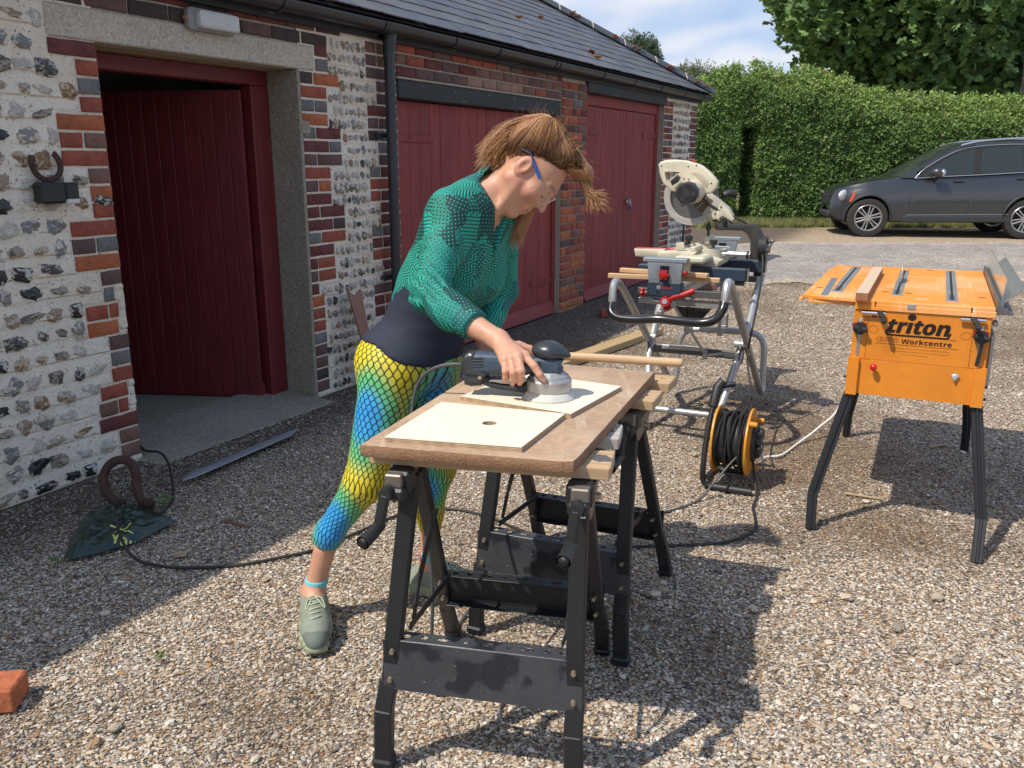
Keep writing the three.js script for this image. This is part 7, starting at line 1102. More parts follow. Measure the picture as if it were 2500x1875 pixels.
  // ---- clothes
  const teal = (() => { const n = 1024, cells = 7, R = rng(4), kind = [], ang = [], cx = [], cy = [], dk = []; for (let i = 0; i < cells * cells; i++) { kind.push(Math.floor(R() * 5)); ang.push(R() * Math.PI); cx.push(R()); cy.push(R()); dk.push(R()); }
    return makeMaps(n, n, (x, y) => { const X = x * cells, Y = y * cells, ix = Math.floor(X), iy = Math.floor(Y); let b = 9, at = 0; for (let j = -1; j <= 1; j++) for (let i = -1; i <= 1; i++) { const k = ((iy + j + cells) % cells) * cells + (ix + i + cells) % cells, d = Math.abs(ix + i + cx[k] - X) + Math.abs(iy + j + cy[k] - Y); if (d < b) { b = d; at = k; } }
      const c = Math.cos(ang[at]), s2 = Math.sin(ang[at]), u = (X * c + Y * s2) * 8.5, v = (Y * c - X * s2) * 8.5, fu = u - Math.floor(u), fv = v - Math.floor(v); let on;
      switch (kind[at]) { case 0: on = ((u + Math.abs(((v * 0.6) % 2 + 2) % 2 - 1) * 1.4) % 1 + 1) % 1 < 0.5; break; case 1: on = fu < 1 - fv ? Math.min(fu, fv) > 0.1 : false; break; case 2: on = fu < 0.55; break; case 3: on = Math.hypot(fu - 0.5, fv - 0.5) < 0.2; break; default: on = Math.abs(Math.hypot(fu - 0.5, fv - 0.5) - 0.32) < 0.11; }
      const A = [0.012, 0.42, 0.285], B = dk[at] > 0.6 ? [0.010, 0.115, 0.120] : [0.006, 0.045, 0.050], w = 0.85 + 0.3 * (tnoise(x, y, 256, 5) - 0.5); const q2 = on ? A : B; return [q2[0] * w, q2[1] * w, q2[2] * w, 0.5 + 0.3 * (tnoise(x, y, 300, 2) - 0.5), 0.5]; }); })();
  const JUMPER = phys(0xffffff, 0.75, 0, { map: rep(teal.map, 1.7), bumpMap: rep(teal.bump, 1.7), bumpScale: 0.0006, sheen: 0.2 });
  const folds = (p) => { const a = (p.x - J.rElb.x) ** 2 + (p.y - J.rElb.y) ** 2 + (p.z - J.rElb.z) ** 2, e = Math.exp(-a / 0.010); return 0.0075 * fbm(p.x * 9 + p.y * 7, p.y * 5 - p.x * 8, p.z * 8, 3) + e * 0.006 * Math.sin((p.x * 0.9 + p.y * 0.55 - p.z * 0.4) * 230 + 3 * N3(p.x * 20, p.y * 20, p.z * 20)); };
  const cuffN = J.rWr.clone().sub(J.rElb).normalize(), cuffAt = V(-0.105, 0.997, -2.188), cuffLn = J.lWr.clone().sub(J.lElb).normalize(), cuffLat = V(-0.072, 0.908, -2.607);
  const hemN = s.clone().multiplyScalar(-1).add(V(0.16, 0.02, -0.02)).normalize(), hemAt = V(-0.295, 0.985, -2.50);
  const neckN = J.neckB.clone().sub(J.neckA).normalize(), neckAt = V(-0.058, 1.312, -2.543), zipA = J.chest.clone().addScaledVector(fwd, 0.10).addScaledVector(s, -0.02), vN = fwd.clone().multiplyScalar(0.85).addScaledVector(s, 0.5).normalize();
  const vneck = (p) => { const dx = p.x - zipA.x, dy = p.y - zipA.y, dz = p.z - zipA.z, r = dx * rt.x + dy * rt.y + dz * rt.z, a = dx * s.x + dy * s.y + dz * s.z, f = dx * fwd.x + dy * fwd.y + dz * fwd.z; return Math.max(Math.abs(r) - 0.30 * Math.max(0, a + 0.015), -f - 0.09); };
  const collarA = J.neckA.clone().addScaledVector(neckN, 0.015), collarB = V(-0.050, 1.332, -2.545);
  const jumper = (p) => { let d = smin(trunk(p), yoke(p), 0.05); let a = smin(armRf(p) + 0.003, 1, 0.001); a = smax(a, (p.x - cuffAt.x) * cuffN.x + (p.y - cuffAt.y) * cuffN.y + (p.z - cuffAt.z) * cuffN.z, 0.008); d = smin(d, a, 0.035); let b = smax(armL(p) + 0.000, (p.x - cuffLat.x) * cuffLn.x + (p.y - cuffLat.y) * cuffLn.y + (p.z - cuffLat.z) * cuffLn.z, 0.008); d = smin(d, b, 0.03);
    const hemD = (p.x - hemAt.x) * hemN.x + (p.y - hemAt.y) * hemN.y + (p.z - hemAt.z) * hemN.z, inArm = Math.min(a, b); d -= 0.0095 + 0.006 * sstep(-hemD, -0.02, 0.12) + folds(p); if (hemD > 0 && inArm > 0.012) d = Math.max(d, Math.min(hemD, inArm - 0.012)); d = smax(d, ((p.x - neckAt.x) * neckN.x + (p.y - neckAt.y) * neckN.y + (p.z - neckAt.z) * neckN.z), 0.006);
    let c = smax(Math.abs(cone(p, collarA, collarB, 0.066, 0.061)) - 0.0035, Math.max((p.x - 0.012 - neckAt.x) * neckN.x + (p.y - neckAt.y) * neckN.y + (p.z - neckAt.z) * neckN.z - 0.042, -((p.x - neckAt.x) * neckN.x + (p.y - neckAt.y) * neckN.y + (p.z - neckAt.z) * neckN.z) - 0.03), 0.004); d = smin(d, c, 0.006); return smax(d, -vneck(p), 0.006); };
  part('jumper', fin(net(jumper, V(-0.42, 0.86, -2.84), V(0.09, 1.42, -2.10), 0.0058)), JUMPER, t);
  const zipLine = []; for (let k = 0; k <= 10; k++) { const y = 1.21 - k * 0.021, c = J.chest.clone().addScaledVector(s, (y - J.chest.y) / s.y); let p = c.clone().addScaledVector(fwd, 0.25); for (let i = 0; i < 40; i++) { const d = Math.max(jumper(p), 0); p.addScaledVector(fwd, -d * 0.8); } zipLine.push(p); }
  part('zip', polytube(zipLine.slice(2), 0.0032, 6), mat(rgb(0.015, 0.02, 0.025), 0.4), t);
  const VEST = mat(rgb(0.014, 0.020, 0.040), 0.8, 0, { bumpMap: rep(wearMaps.bump, 5), bumpScale: 0.0012 });
  const vHemN = V(-0.10, -0.99, 0.10).normalize(), vest = (p) => { const hemY = 0.824 + 0.07 * sstep(-p.x, 0.26, 0.44) + 0.003 * Math.sin(p.x * 60); let d = smin(trunk(p), Math.min(smax(rLeg(p), p.y * -1 + 0.72, 0.01), smax(lLeg(p), p.y * -1 + 0.72, 0.01)), 0.05) - 0.0105 - 0.003 * fbm(p.x * 10, p.y * 22, p.z * 10, 2); d = smax(d, hemY - p.y, 0.004); return Math.max(d, p.y - 1.10); };
  part('vest', fin(net(vest, V(-0.50, 0.78, -2.78), V(-0.06, 1.13, -2.34), 0.0075)), VEST, t);
  // leggings with a fish-scale print: uv wound round each leg, tint in patches
  const rHemN = J.rAnk.clone().sub(J.rCalf).normalize(), rHemAt = V(-0.556, 0.262, -2.43), legs = (p) => { let a = smax(rLeg(p), (p.x - rHemAt.x) * rHemN.x + (p.y - rHemAt.y) * rHemN.y + (p.z - rHemAt.z) * rHemN.z, 0.004), b = smax(lLeg(p), 0.235 - p.y, 0.004); let d = smin(smin(a, b, 0.04), smax(trunk(p), p.y - 0.93, 0.005), 0.05); const kn = Math.exp(-((p.x - J.rKnee.x) ** 2 + (p.y - J.rKnee.y) ** 2 + (p.z - J.rKnee.z) ** 2) / 0.006); return d - 0.0045 - 0.0022 * fbm(p.x * 18, p.y * 26, p.z * 18, 2) - kn * 0.002 * Math.sin((p.y + p.x * 0.5) * 190); };
  const scaleMaps = makeMaps(128, 256, (x, y) => { const hh = (v) => 0.25 * (1 + Math.cos(Math.PI * v)), one = (u, v) => { u = Math.abs(u); v = Math.abs(v); return v < 1 ? hh(v) - u : -1; }; let m = -1, cv = 0; for (const [cx, cy] of [[0, 0], [1, 0], [0.5, 0.5], [0, 1], [1, 1]]) { const d = one(x - cx, (y - cy) * 2); if (d > m) { m = d; cv = (y - cy) * 2; } } const e = sstep(m, 0.055, 0.085), c = 0.72 + 0.75 * sstep(m, 0.06, 0.42) - 0.10 * cv; return [lerp(0.012, 0.92 * c, e), lerp(0.016, 0.92 * c, e), lerp(0.020, 0.92 * c, e), 0.3 + 0.4 * e, 0.5]; });
  const LEG = mat(0xffffff, 0.55, 0, { map: scaleMaps.map, bumpMap: scaleMaps.bump, bumpScale: 0.0008, vertexColors: true });
  let gL = net(legs, V(-0.64, 0.2, -2.80), V(-0.10, 0.95, -2.30), 0.0085).toNonIndexed();
  { const P = gL.attributes.position, uv = new Float32Array(P.count * 2), p = V(0, 0, 0), lines = [[J.rHip.clone().add(V(0.01, 0.14, 0)), J.rHip, J.rKnee, J.rCalf, J.rAnk], [J.lHip.clone().add(V(0.01, 0.14, 0)), J.lHip, J.lKnee, J.lCalf, J.lAnk]], which = (c) => rLeg(c) < lLeg(c) + (c.y > 0.8 ? 0.02 : 0) ? 0 : 1;
    const wrap = (p, L) => { let len = 0, W = 0, X = 0, Z = 0, T = 0; for (let i = 0; i < L.length - 1; i++) { const a = L[i], b = L[i + 1], ab = b.clone().sub(a), l = ab.length(), tt = clamp(p.clone().sub(a).dot(ab) / (l * l), i === 0 ? -1 : 0, i === L.length - 2 ? 2 : 1), r = p.clone().sub(a.clone().addScaledVector(ab, tt)), d = r.length(); const q2 = Math.exp(-Math.max(0, d - 0.02) / 0.012) + 1e-9; W += q2; X += r.x * q2; Z += r.z * q2; T += (len + tt * l) * q2; len += l; } return [Math.atan2(X, Z), T / W]; };
    for (let i = 0; i < P.count; i += 3) { const c = V(0, 0, 0); for (let k = 0; k < 3; k++) c.add(p.fromBufferAttribute(P, i + k)); c.multiplyScalar(1 / 3); const L = lines[which(c)], w = [0, 1, 2].map(k => wrap(p.clone().fromBufferAttribute(P, i + k), L)); for (let k = 1; k < 3; k++) { if (w[k][0] - w[0][0] > Math.PI) w[k][0] -= 2 * Math.PI; if (w[k][0] - w[0][0] < -Math.PI) w[k][0] += 2 * Math.PI; } w.forEach(([a, v], k) => { uv[2 * (i + k)] = a / (2 * Math.PI) * 24; uv[2 * (i + k) + 1] = -v / 0.034; }); }
    gL.setAttribute('uv', new THREE.BufferAttribute(uv, 2));
    const blue = [[V(-0.435, 0.685, -2.37), 0.105], [V(-0.545, 0.345, -2.37), 0.10], [V(-0.275, 0.40, -2.54), 0.07], [V(-0.22, 0.70, -2.50), 0.12]];
    tint(gL, (x, y, z) => { let b = 0; for (const [c, r] of blue) b = Math.max(b, Math.exp(-((x - c.x) ** 2 + ((y - c.y) * 0.75) ** 2 + (z - c.z) ** 2) / (r * r) * 1.1)); b += 0.20 * fbm(x * 7, y * 7, z * 7, 2); const Y = [0.70, 0.56, 0.022], Gn = [0.13, 0.50, 0.20], B = [0.03, 0.33, 0.72]; return b < 0.46 ? mixc(Y, Gn, sstep(b, 0.08, 0.46)) : mixc(Gn, B, sstep(b, 0.46, 0.86)); }); }
  part('leggings', gL, LEG, t);
  const onLeg = (x, y) => { let z = -2.20; for (let i = 0; i < 60; i++) z -= Math.max(0.0002, legs(V(x, y, z)) * 0.7); return V(x, y, z); };
  { const c = [[-0.355, 0.805], [-0.372, 0.675], [-0.285, 0.665], [-0.268, 0.79]], pts = []; c.forEach((a, i) => { if (i === 3) return; const b = c[i + 1]; for (let k = 0; k < 8; k++) pts.push(onLeg(lerp(a[0], b[0], k / 8), lerp(a[1], b[1], k / 8)).add(V(0, 0, 0.002))); }); pts.push(onLeg(...c[3]).add(V(0, 0, 0.002))); part('pocket_seam', polytube(pts, 0.0022, 5), mat(rgb(0.012, 0.014, 0.016), 0.7), t); }
  // socks and running shoes
  const SOCK = mat(rgb(0.16, 0.50, 0.56), 0.85, 0, { bumpMap: rep(wearMaps.bump, 20), bumpScale: 0.001 }), SHOE = mat(rgb(0.270, 0.305, 0.245), 0.8, 0, { map: rep(wearMaps.map, 12), bumpMap: rep(wearMaps.bump, 30), bumpScale: 0.0012 }), SOLE = mat(rgb(0.36, 0.41, 0.25), 0.7, 0, WEAR), SHOE_D = mat(rgb(0.13, 0.155, 0.135), 0.8), LACE = mat(rgb(0.46, 0.50, 0.34), 0.8), PINK = mat(rgb(0.62, 0.13, 0.13), 0.8);
  for (const [k, [ank, toe]] of feet.entries()) {
    const d = V(toe.x - ank.x, 0, toe.z - ank.z).normalize(), sd = V(-d.z, 0, d.x), at = (f, y, w) => V(ank.x, 0, ank.z).addScaledVector(d, f).addScaledVector(sd, w).setY(y), Bs = [sd, up, d];
    const heel = at(-0.040, 0.048, 0), ball = at(0.140, 0.045, 0), tip = at(0.200, 0.040, 0.004), in1 = at(0.035, 0.085, 0), a0 = at(0.0, 0.098, 0);
    const last = (p) => { let e = cone(p, heel, at(0.06, 0.05, 0), 0.036, 0.039); e = smin(e, cone(p, at(0.05, 0.048, 0), ball, 0.038, 0.040), 0.03); e = smin(e, cone(p, ball, tip, 0.040, 0.030), 0.03); e = smin(e, cone(p, in1, at(0.13, 0.058, 0), 0.034, 0.028), 0.03); e = smin(e, cone(p, a0, heel, 0.037, 0.035), 0.03); return e; }, rim = (p) => { const f = (p.x - ank.x) * d.x + (p.z - ank.z) * d.z; return p.y - (0.100 - 0.10 * sstep(f, 0.02, 0.06) * 0 + (f < 0 ? -f * 0.25 : f * 0.20)); };
    const bb0 = at(-0.09, 0, -0.06), bb1 = at(0.25, 0, 0.06), lo = V(Math.min(bb0.x, bb1.x) - 0.05, -0.01, Math.min(bb0.z, bb1.z) - 0.05), hi = V(Math.max(bb0.x, bb1.x) + 0.05, 0.15, Math.max(bb0.z, bb1.z) + 0.05);
    part('shoe', fin(net((p) => smax(smax(last(p), rim(p), 0.006), 0.030 - p.y, 0.004), lo, hi, 0.0042)), SHOE, t);
    part('shoe_sole', fin(net((p) => { const f = (p.x - ank.x) * d.x + (p.z - ank.z) * d.z, w = 0.004 * Math.sin(f * 210); return smax(smax(last(V(p.x, Math.max(p.y, 0.038), p.z)) - 0.004 - w * 0.7, p.y - (0.036 + 0.010 * sstep(-f, -0.01, 0.05)), 0.003), 0.004 + Math.max(0, f - 0.15) * 0.16 - p.y, 0.003); }, lo, hi, 0.0042)), SOLE, t);
    part('toe_cap', fin(net((p) => { const f = (p.x - ank.x) * d.x + (p.z - ank.z) * d.z; return smax(smax(last(p) - 0.0022, 0.172 - f, 0.004), Math.max(0.030 - p.y, p.y - 0.062 - (f - 0.172) * 0.4), 0.004); }, lo, hi, 0.0042)), SHOE_D, t);
    const topAt = (f, w) => { const p = at(f, 0.16, w); for (let i = 0; i < 40; i++) p.y -= Math.max(last(p), 0) * 0.8; return p; };
    for (let n = 0; n < 5; n++) { const f = 0.062 + n * 0.021; part('lace', tube([topAt(f, -0.020 + n * 0.001), topAt(f + 0.008, -0.008).add(V(0, 0.003, 0)), topAt(f + 0.012, 0.008).add(V(0, 0.003, 0)), topAt(f + 0.004, 0.020 - n * 0.001)], 0.0021, 12, 6), LACE, t); }
    part('lace', tube([topAt(0.062, 0).add(V(0, 0.004, 0)), topAt(0.070, -0.022).add(V(0, 0.006, 0)), topAt(0.100, -0.030).add(V(0, 0.003, 0)), topAt(0.082, -0.012).add(V(0, 0.006, 0)), topAt(0.062, 0.002).add(V(0, 0.006, 0)), topAt(0.074, 0.020).add(V(0, 0.006, 0)), topAt(0.104, 0.026).add(V(0, 0.003, 0)), topAt(0.082, 0.010).add(V(0, 0.005, 0))], 0.0019, 50, 6), LACE, t);
    const L = k ? lLeg : rLeg; part('sock', fin(net((p) => smax(smax(L(p) - 0.004, p.y - 0.150 - ((p.x - ank.x) * d.x + (p.z - ank.z) * d.z) * -0.15, 0.003), 0.07 - p.y, 0.003), lo, V(hi.x, 0.19, hi.z), 0.0055)), SOCK, t);
    part('sock_tab', fin(net((p) => { const f = (p.x - ank.x) * d.x + (p.z - ank.z) * d.z; return smax(smax(L(p) - 0.0065, Math.max(p.y - 0.155, 0.105 - p.y), 0.003), f + 0.020, 0.003); }, lo, V(hi.x, 0.19, hi.z), 0.0055)), PINK, t);
  }
  // ---- hair: swept back from the face into a clip, the tail falling behind; loose ends blown forward
  const HAIR = [[0.150, 0.060, 0.027], [0.27, 0.122, 0.052], [0.42, 0.215, 0.095], [0.56, 0.33, 0.155]].map(c => phys(rgb(...c), 0.42, 0, { sheen: 0.2, anisotropy: 0.4 }));
  const tail = [[-0.004, 0.088, -0.084], [-0.006, 0.048, -0.102], [-0.004, 0.000, -0.108], [-0.002, -0.042, -0.098], [0.0, -0.078, -0.082]].map(a => inHead(...a)), quiff = [inHead(0.02, 0.108, 0.045), inHead(0.012, 0.122, 0.095), inHead(0.005, 0.108, 0.150)], under = [inHead(-0.062, -0.02, -0.01), inHead(-0.072, -0.07, 0.045), V(0.045, 1.265, -2.600), V(0.022, 1.205, -2.598), V(0.012, 1.165, -2.590)], cap = inHead(0, 0.044, -0.020);
  const hairF = (p) => { let d = blob(p, cap, HB, [0.0825, 0.0935, 0.100]); d = smin(d, cone(p, quiff[0], quiff[1], 0.040, 0.026), 0.03); d = smin(d, cone(p, quiff[1], quiff[2], 0.024, 0.006), 0.02); d = smin(d, blob(p, inHead0, HB, [0.062, 0.04, 0.05]), 0.03); for (let i = 0; i < 4; i++) d = smin(d, cone(p, tail[i], tail[i + 1], [0.026, 0.028, 0.027, 0.017][i], [0.028, 0.027, 0.017, 0.003][i]), 0.018); for (let i = 0; i < 4; i++) d = smin(d, cone(p, under[i], under[i + 1], [0.018, 0.022, 0.024, 0.018][i], [0.022, 0.024, 0.018, 0.004][i]), 0.015);
    const o = toHead(p), face = o.y < 0.088 ? Math.max(o.z - 0.044 - 0.25 * Math.max(0, o.y - 0.04), -1) : -1, low2 = o.z > -0.045 ? (o.z > -0.005 ? 0.030 + (o.z + 0.005) * 0.62 : 0.030 + (o.z + 0.005) * 1.6) - o.y : -0.075 - o.y; const isUnder = Math.min(...[0, 1, 2, 3].map(i => cone(p, under[i], under[i + 1], 0.03, 0.03))) < 0.004; if (!isUnder) { const e = Math.max(face, low2); d = smax(d + 0.0085 * (1 - sstep(-e, -0.004, 0.034)), e, 0.004); } return d - 0.0035 * N3(o.x * 60, o.y * 14, o.z * 40) - 0.002 * N3(o.x * 150, o.y * 20, o.z * 90); };
  const inHead0 = inHead(0.02, 0.095, -0.05);
  const hair = part('hair', fin(net(hairF, V(-0.14, 1.15, -2.70), V(0.27, 1.56, -2.36), 0.0042)), HAIR[1], t);
  { const R = rng(19), clip = inHead(0.030, 0.098, -0.058), sets = [[], [], [], []];
    const surf = (p, out) => { for (let i = 0; i < 12; i++) { const d = hairF(p); p.addScaledVector(out, -d * 0.8); } return p; };
    const strand = (pts, r, k, dark = false) => { const g = polytube(new THREE.CatmullRomCurve3(pts).getPoints(11), (u) => 0.62 * r * (1 - 0.65 * u), 3, false, false), uv = g.attributes.uv; let L = 0; for (let i = 0; i < uv.count; i++) L = Math.max(L, uv.getY(i)); const tip = [[0.26, 0.115, 0.048], [0.36, 0.175, 0.075], [0.47, 0.25, 0.115], [0.60, 0.37, 0.19]][k], root = dark ? [0.10, 0.042, 0.020] : tip.map(v => v * 0.7); sets[0].push(tint(g, (x, y, z, i) => mixc(root, tip, sstep(uv.getY(i) / L, 0.05, 0.62)))); }
    for (let n = 0; n < 2000; n++) {
      const side = R() < 0.72 ? 1 : -1, a = R(), x0 = side * lerp(0.02, 0.078, Math.pow(R(), 0.6)), hz = a < 0.5 ? lerp(0.030, 0.062, R()) : lerp(-0.085, 0.03, R()), hy = a < 0.5 ? lerp(0.055, 0.105, R()) : (hz > -0.01 ? 0.034 + (hz + 0.01) * 0.6 : 0.034 + (hz + 0.01) * 1.25) + 0.022 * R(), A = inHead(x0, hy, hz), pts = [], lift = 0.0015 + 0.006 * R() * R();
      for (let i = 0; i <= 5; i++) { const u = i / 5, p = A.clone().lerp(clip, u * (0.8 + 0.2 * R())), out = p.clone().sub(cap).normalize(); surf(p, out); p.addScaledVector(out, lift * Math.sin(Math.PI * u) + 0.0006); pts.push(p); }
      strand(pts, 0.0011 + 0.0008 * R(), Math.floor(Math.pow(R(), 1.1) * 4), true);
    }
    for (let n = 0; n < 1100; n++) { const o = V(R() - 0.5, R() - 0.5, R() - 0.5).normalize().multiplyScalar(0.029 + 0.005 * R()), e = V(R() - 0.5, R() - 0.5, R() - 0.5).multiplyScalar(0.03); strand(tail.map((p, i) => p.clone().add(o.clone().multiplyScalar([0.85, 0.98, 0.88, 0.72, 0.66][i])).addScaledVector(e, i * 0.5).add(V(N3(n * 0.7, i * 1.3, 1), N3(n * 0.7, i * 1.3, 9), N3(n * 0.7, i * 1.3, 17)).multiplyScalar(0.006 * i))), 0.0012 + 0.0008 * R(), 1 + Math.floor(R() * 3)); }
    for (let n = 0; n < 330; n++) { const o = V(R() - 0.5, R() - 0.5, R() - 0.5).multiplyScalar(0.048), e = V(R() - 0.35, R() - 0.6, R() - 0.5).multiplyScalar(0.06); strand([...quiff.map((p, i) => p.clone().add(o.clone().multiplyScalar(1 - 0.25 * i))), quiff[2].clone().add(V(0.02, -0.02, 0)).add(o.clone().multiplyScalar(0.4)).add(e)], 0.0009 + 0.0007 * R(), Math.floor(R() * 4)); }
    for (let n = 0; n < 200; n++) { const o = V(R() - 0.5, R() - 0.5, R() - 0.5).multiplyScalar(0.038); strand(under.map((p, i) => p.clone().add(o.clone().multiplyScalar(i > 3 ? 1.2 : 1))), 0.0012, 1 + Math.floor(R() * 3)); }
    for (let n = 0; n < 160; n++) { const A = inHead((R() - 0.3) * 0.12, lerp(0.02, 0.12, R()), lerp(-0.12, 0.10, R())), out = A.clone().sub(cap).normalize(); surf(A, out); const d = out.clone().add(V(R() - 0.5, R() - 0.2, R() - 0.5)).normalize(); strand([A, A.clone().addScaledVector(d, 0.015), A.clone().addScaledVector(d, 0.03).add(V(R() - 0.5, R() - 0.5, R() - 0.5).multiplyScalar(0.03))], 0.0006, 2 + Math.floor(R() * 2)); }
    stuffed(part('strands', merge(sets[0]), phys(0xffffff, 0.45, 0, { vertexColors: true, sheen: 0.2 }), hair));
    part('hair_clip', [polytube([inHead(0.052, 0.120, -0.050), inHead(0.060, 0.105, -0.072), inHead(0.062, 0.085, -0.078), inHead(0.066, 0.073, -0.066)], 0.0042, 8), polytube([inHead(0.066, 0.078, -0.066), inHead(0.070, 0.095, -0.030), inHead(0.066, 0.108, 0.004)], 0.0035, 8)], mat(rgb(0.50, 0.44, 0.42), 0.3, 0.5), hair); }
  // ---- safety glasses
  { const g = thing('safety_glasses', 'clear safety glasses with blue side arms on the face of the woman', 'glasses', [0, 0, 0]);
    const LENS = phys(rgb(0.95, 0.96, 0.95), 0.05, 0, { transmission: 0.95, thickness: 0, ior: 1.5 }), P = [], I = [];
    for (let j = 0; j <= 6; j++) for (let i = 0; i <= 28; i++) { const a = lerp(-1.12, 1.12, i / 28), y = lerp(0.020, -0.026 + 0.010 * Math.cos(a * 5) * Math.exp(-a * a * 6) * 1.6, j / 6), p = inHead(Math.sin(a) * 0.079, y, 0.014 + Math.cos(a) * 0.098 - 0.003 * j / 6); P.push(p.x, p.y, p.z); }
    for (let j = 0; j < 6; j++) for (let i = 0; i < 28; i++) { const a = j * 29 + i; I.push(a, a + 1, a + 29, a + 1, a + 30, a + 29); }
    const lg = new THREE.BufferGeometry(); lg.setAttribute('position', new THREE.Float32BufferAttribute(P, 3)); lg.setIndex(I); lg.computeVertexNormals(); part('lens', fin(lg), LENS, g);
    const edge = (j) => Array.from({ length: 29 }, (_, i) => V(P[3 * (j * 29 + i)], P[3 * (j * 29 + i) + 1], P[3 * (j * 29 + i) + 2])); part('lens_rim', polytube(edge(6), 0.0012, 6), phys(rgb(0.85, 0.87, 0.87), 0.15, 0, { transmission: 0.5, thickness: 0 }), g);
    for (const sd of [1, -1]) { part('arm', bar(inHead(sd * 0.0815, 0.020, 0.000), inHead(sd * 0.081, 0.010, 0.052), 0.009, 0.0035, 0.001, hr), mat(rgb(0.015, 0.065, 0.26), 0.35), g); part('hinge', bar(inHead(sd * 0.080, 0.009, 0.050), inHead(sd * 0.073, 0.004, 0.064), 0.008, 0.004, 0.001, hr), LENS, g); part('earpiece', tube([inHead(sd * 0.081, 0.020, 0.003), inHead(sd * 0.082, 0.024, -0.02), inHead(sd * 0.080, 0.010, -0.045)], 0.003, 10, 6), mat(rgb(0.03, 0.05, 0.09), 0.5), g); }
  }
}
// ---------------------------------------------------------------- things on and against the wall
const WTURN = Math.PI / 2 - WANG, onWall = (s, y, d) => { const p = fromWall(s, y, d); return [p.x, p.y, p.z]; };
{
  const t = thing('wall_lamp', 'grey bulkhead lamp with ribbed clear cover on the concrete lintel', 'lamp', onWall(0.640, 2.062, 0.008), WTURN);
  part('base', [put(slab(rrect(-0.150, -0.052, 0.30, 0.104, 0.022), 0.034, 0.006), 0, 0, 0.017)], mat(rgb(0.30, 0.31, 0.31), 0.55, 0, WEAR), t);
  part('cover', [put(slab(rrect(-0.125, -0.040, 0.25, 0.080, 0.014), 0.040, 0.008, undefined, [], 3), 0.018, 0, 0.050)], phys(rgb(0.80, 0.81, 0.80), 0.28, 0, { transmission: 0.35, thickness: 0 }), t);
  for (let k = 0; k < 6; k++) part('cover_rib', bx(0.225, 0.0035, 0.004, 0.018, -0.030 + k * 0.012, 0.0715, 0.0012), phys(rgb(0.88, 0.88, 0.87), 0.25, 0, { transmission: 0.3, thickness: 0 }), t);
  for (let k = 0; k < 14; k++) part('cover_rib', bx(0.0022, 0.066, 0.003, -0.088 + k * 0.0163, 0, 0.0708, 0.001), phys(rgb(0.74, 0.75, 0.75), 0.25, 0, { transmission: 0.3, thickness: 0 }), t);
  part('conduit_nut', rod(V(-0.162, 0, 0.02), V(-0.150, 0, 0.02), 0.012, 0.012, 8), mat(rgb(0.35, 0.20, 0.12), 0.6), t);
}
{
  const RUST = mat(rgb(0.085, 0.042, 0.032), 0.85, 0.1, { map: rep(wearMaps.map, 8), bumpMap: rep(wearMaps.bump, 16), bumpScale: 0.003 });
  const P = []; for (let i = 0; i <= 30; i++) { const a = lerp(-0.72, 3.86, i / 30) + Math.PI - 0.62; P.push([Math.cos(a) * 0.060, Math.sin(a) * 0.066]); }
  const outer = P.map(([x, y]) => [x * 1.18, y * 1.16]), inner = P.map(([x, y]) => [x * 0.80, y * 0.82]).reverse();
  const hs = single('horseshoe', [slab([...outer, ...inner], 0.013, 0.003)], RUST, 'rusty horseshoe hung on the flint wall left of the open doorway', 'horseshoe'); hs.position.set(...onWall(-0.318, 1.388, 0.030)); hs.rotation.set(0, WTURN, 0.8);
  for (let k = 0; k < 6; k++) { const p = P[4 + k * 4]; part('nail_hole', rod(V(p[0] * 0.98, p[1] * 0.98, 0.004), V(p[0] * 0.98, p[1] * 0.98, 0.0071), 0.004, 0.004, 8), DARKHOLE, hs); }
  const t = thing('sensor', 'small black sensor box below the horseshoe', 'sensor', onWall(-0.305, 1.275, 0.010), WTURN);
  part('housing', [bx(0.105, 0.085, 0.075, -0.025, 0, 0.036, 0.010), bx(0.070, 0.075, 0.055, 0.060, 0.004, 0.040, 0.012)], BLACK_PLASTIC, t); part('lens', bx(0.062, 0.022, 0.045, 0.060, -0.036, 0.045, 0.006), mat(rgb(0.62, 0.62, 0.58), 0.4), t);
  // heavy shackle leaning on the jamb
  const pts = [[-1.630, 0.020, -3.325], [-1.668, 0.045, -3.340], [-1.700, 0.090, -3.362], [-1.706, 0.135, -3.385], [-1.682, 0.175, -3.402], [-1.640, 0.190, -3.410], [-1.598, 0.176, -3.408], [-1.578, 0.135, -3.395], [-1.573, 0.090, -3.378], [-1.556, 0.050, -3.355], [-1.530, 0.020, -3.335], [-1.508, 0.022, -3.325]].map(p => V(...p));
  const sh = single('shackle', tube(pts, 0.0185, 60, 14), RUST, 'big rusty iron shackle leaning by the corner of the doorway', 'shackle'); for (const p of [pts[0], pts[11]]) part('eye', put(fin(lump(2, 2, 0.2)), p.x, p.y + 0.002, p.z, 0, 0, 0, 0.026), RUST, sh);
}
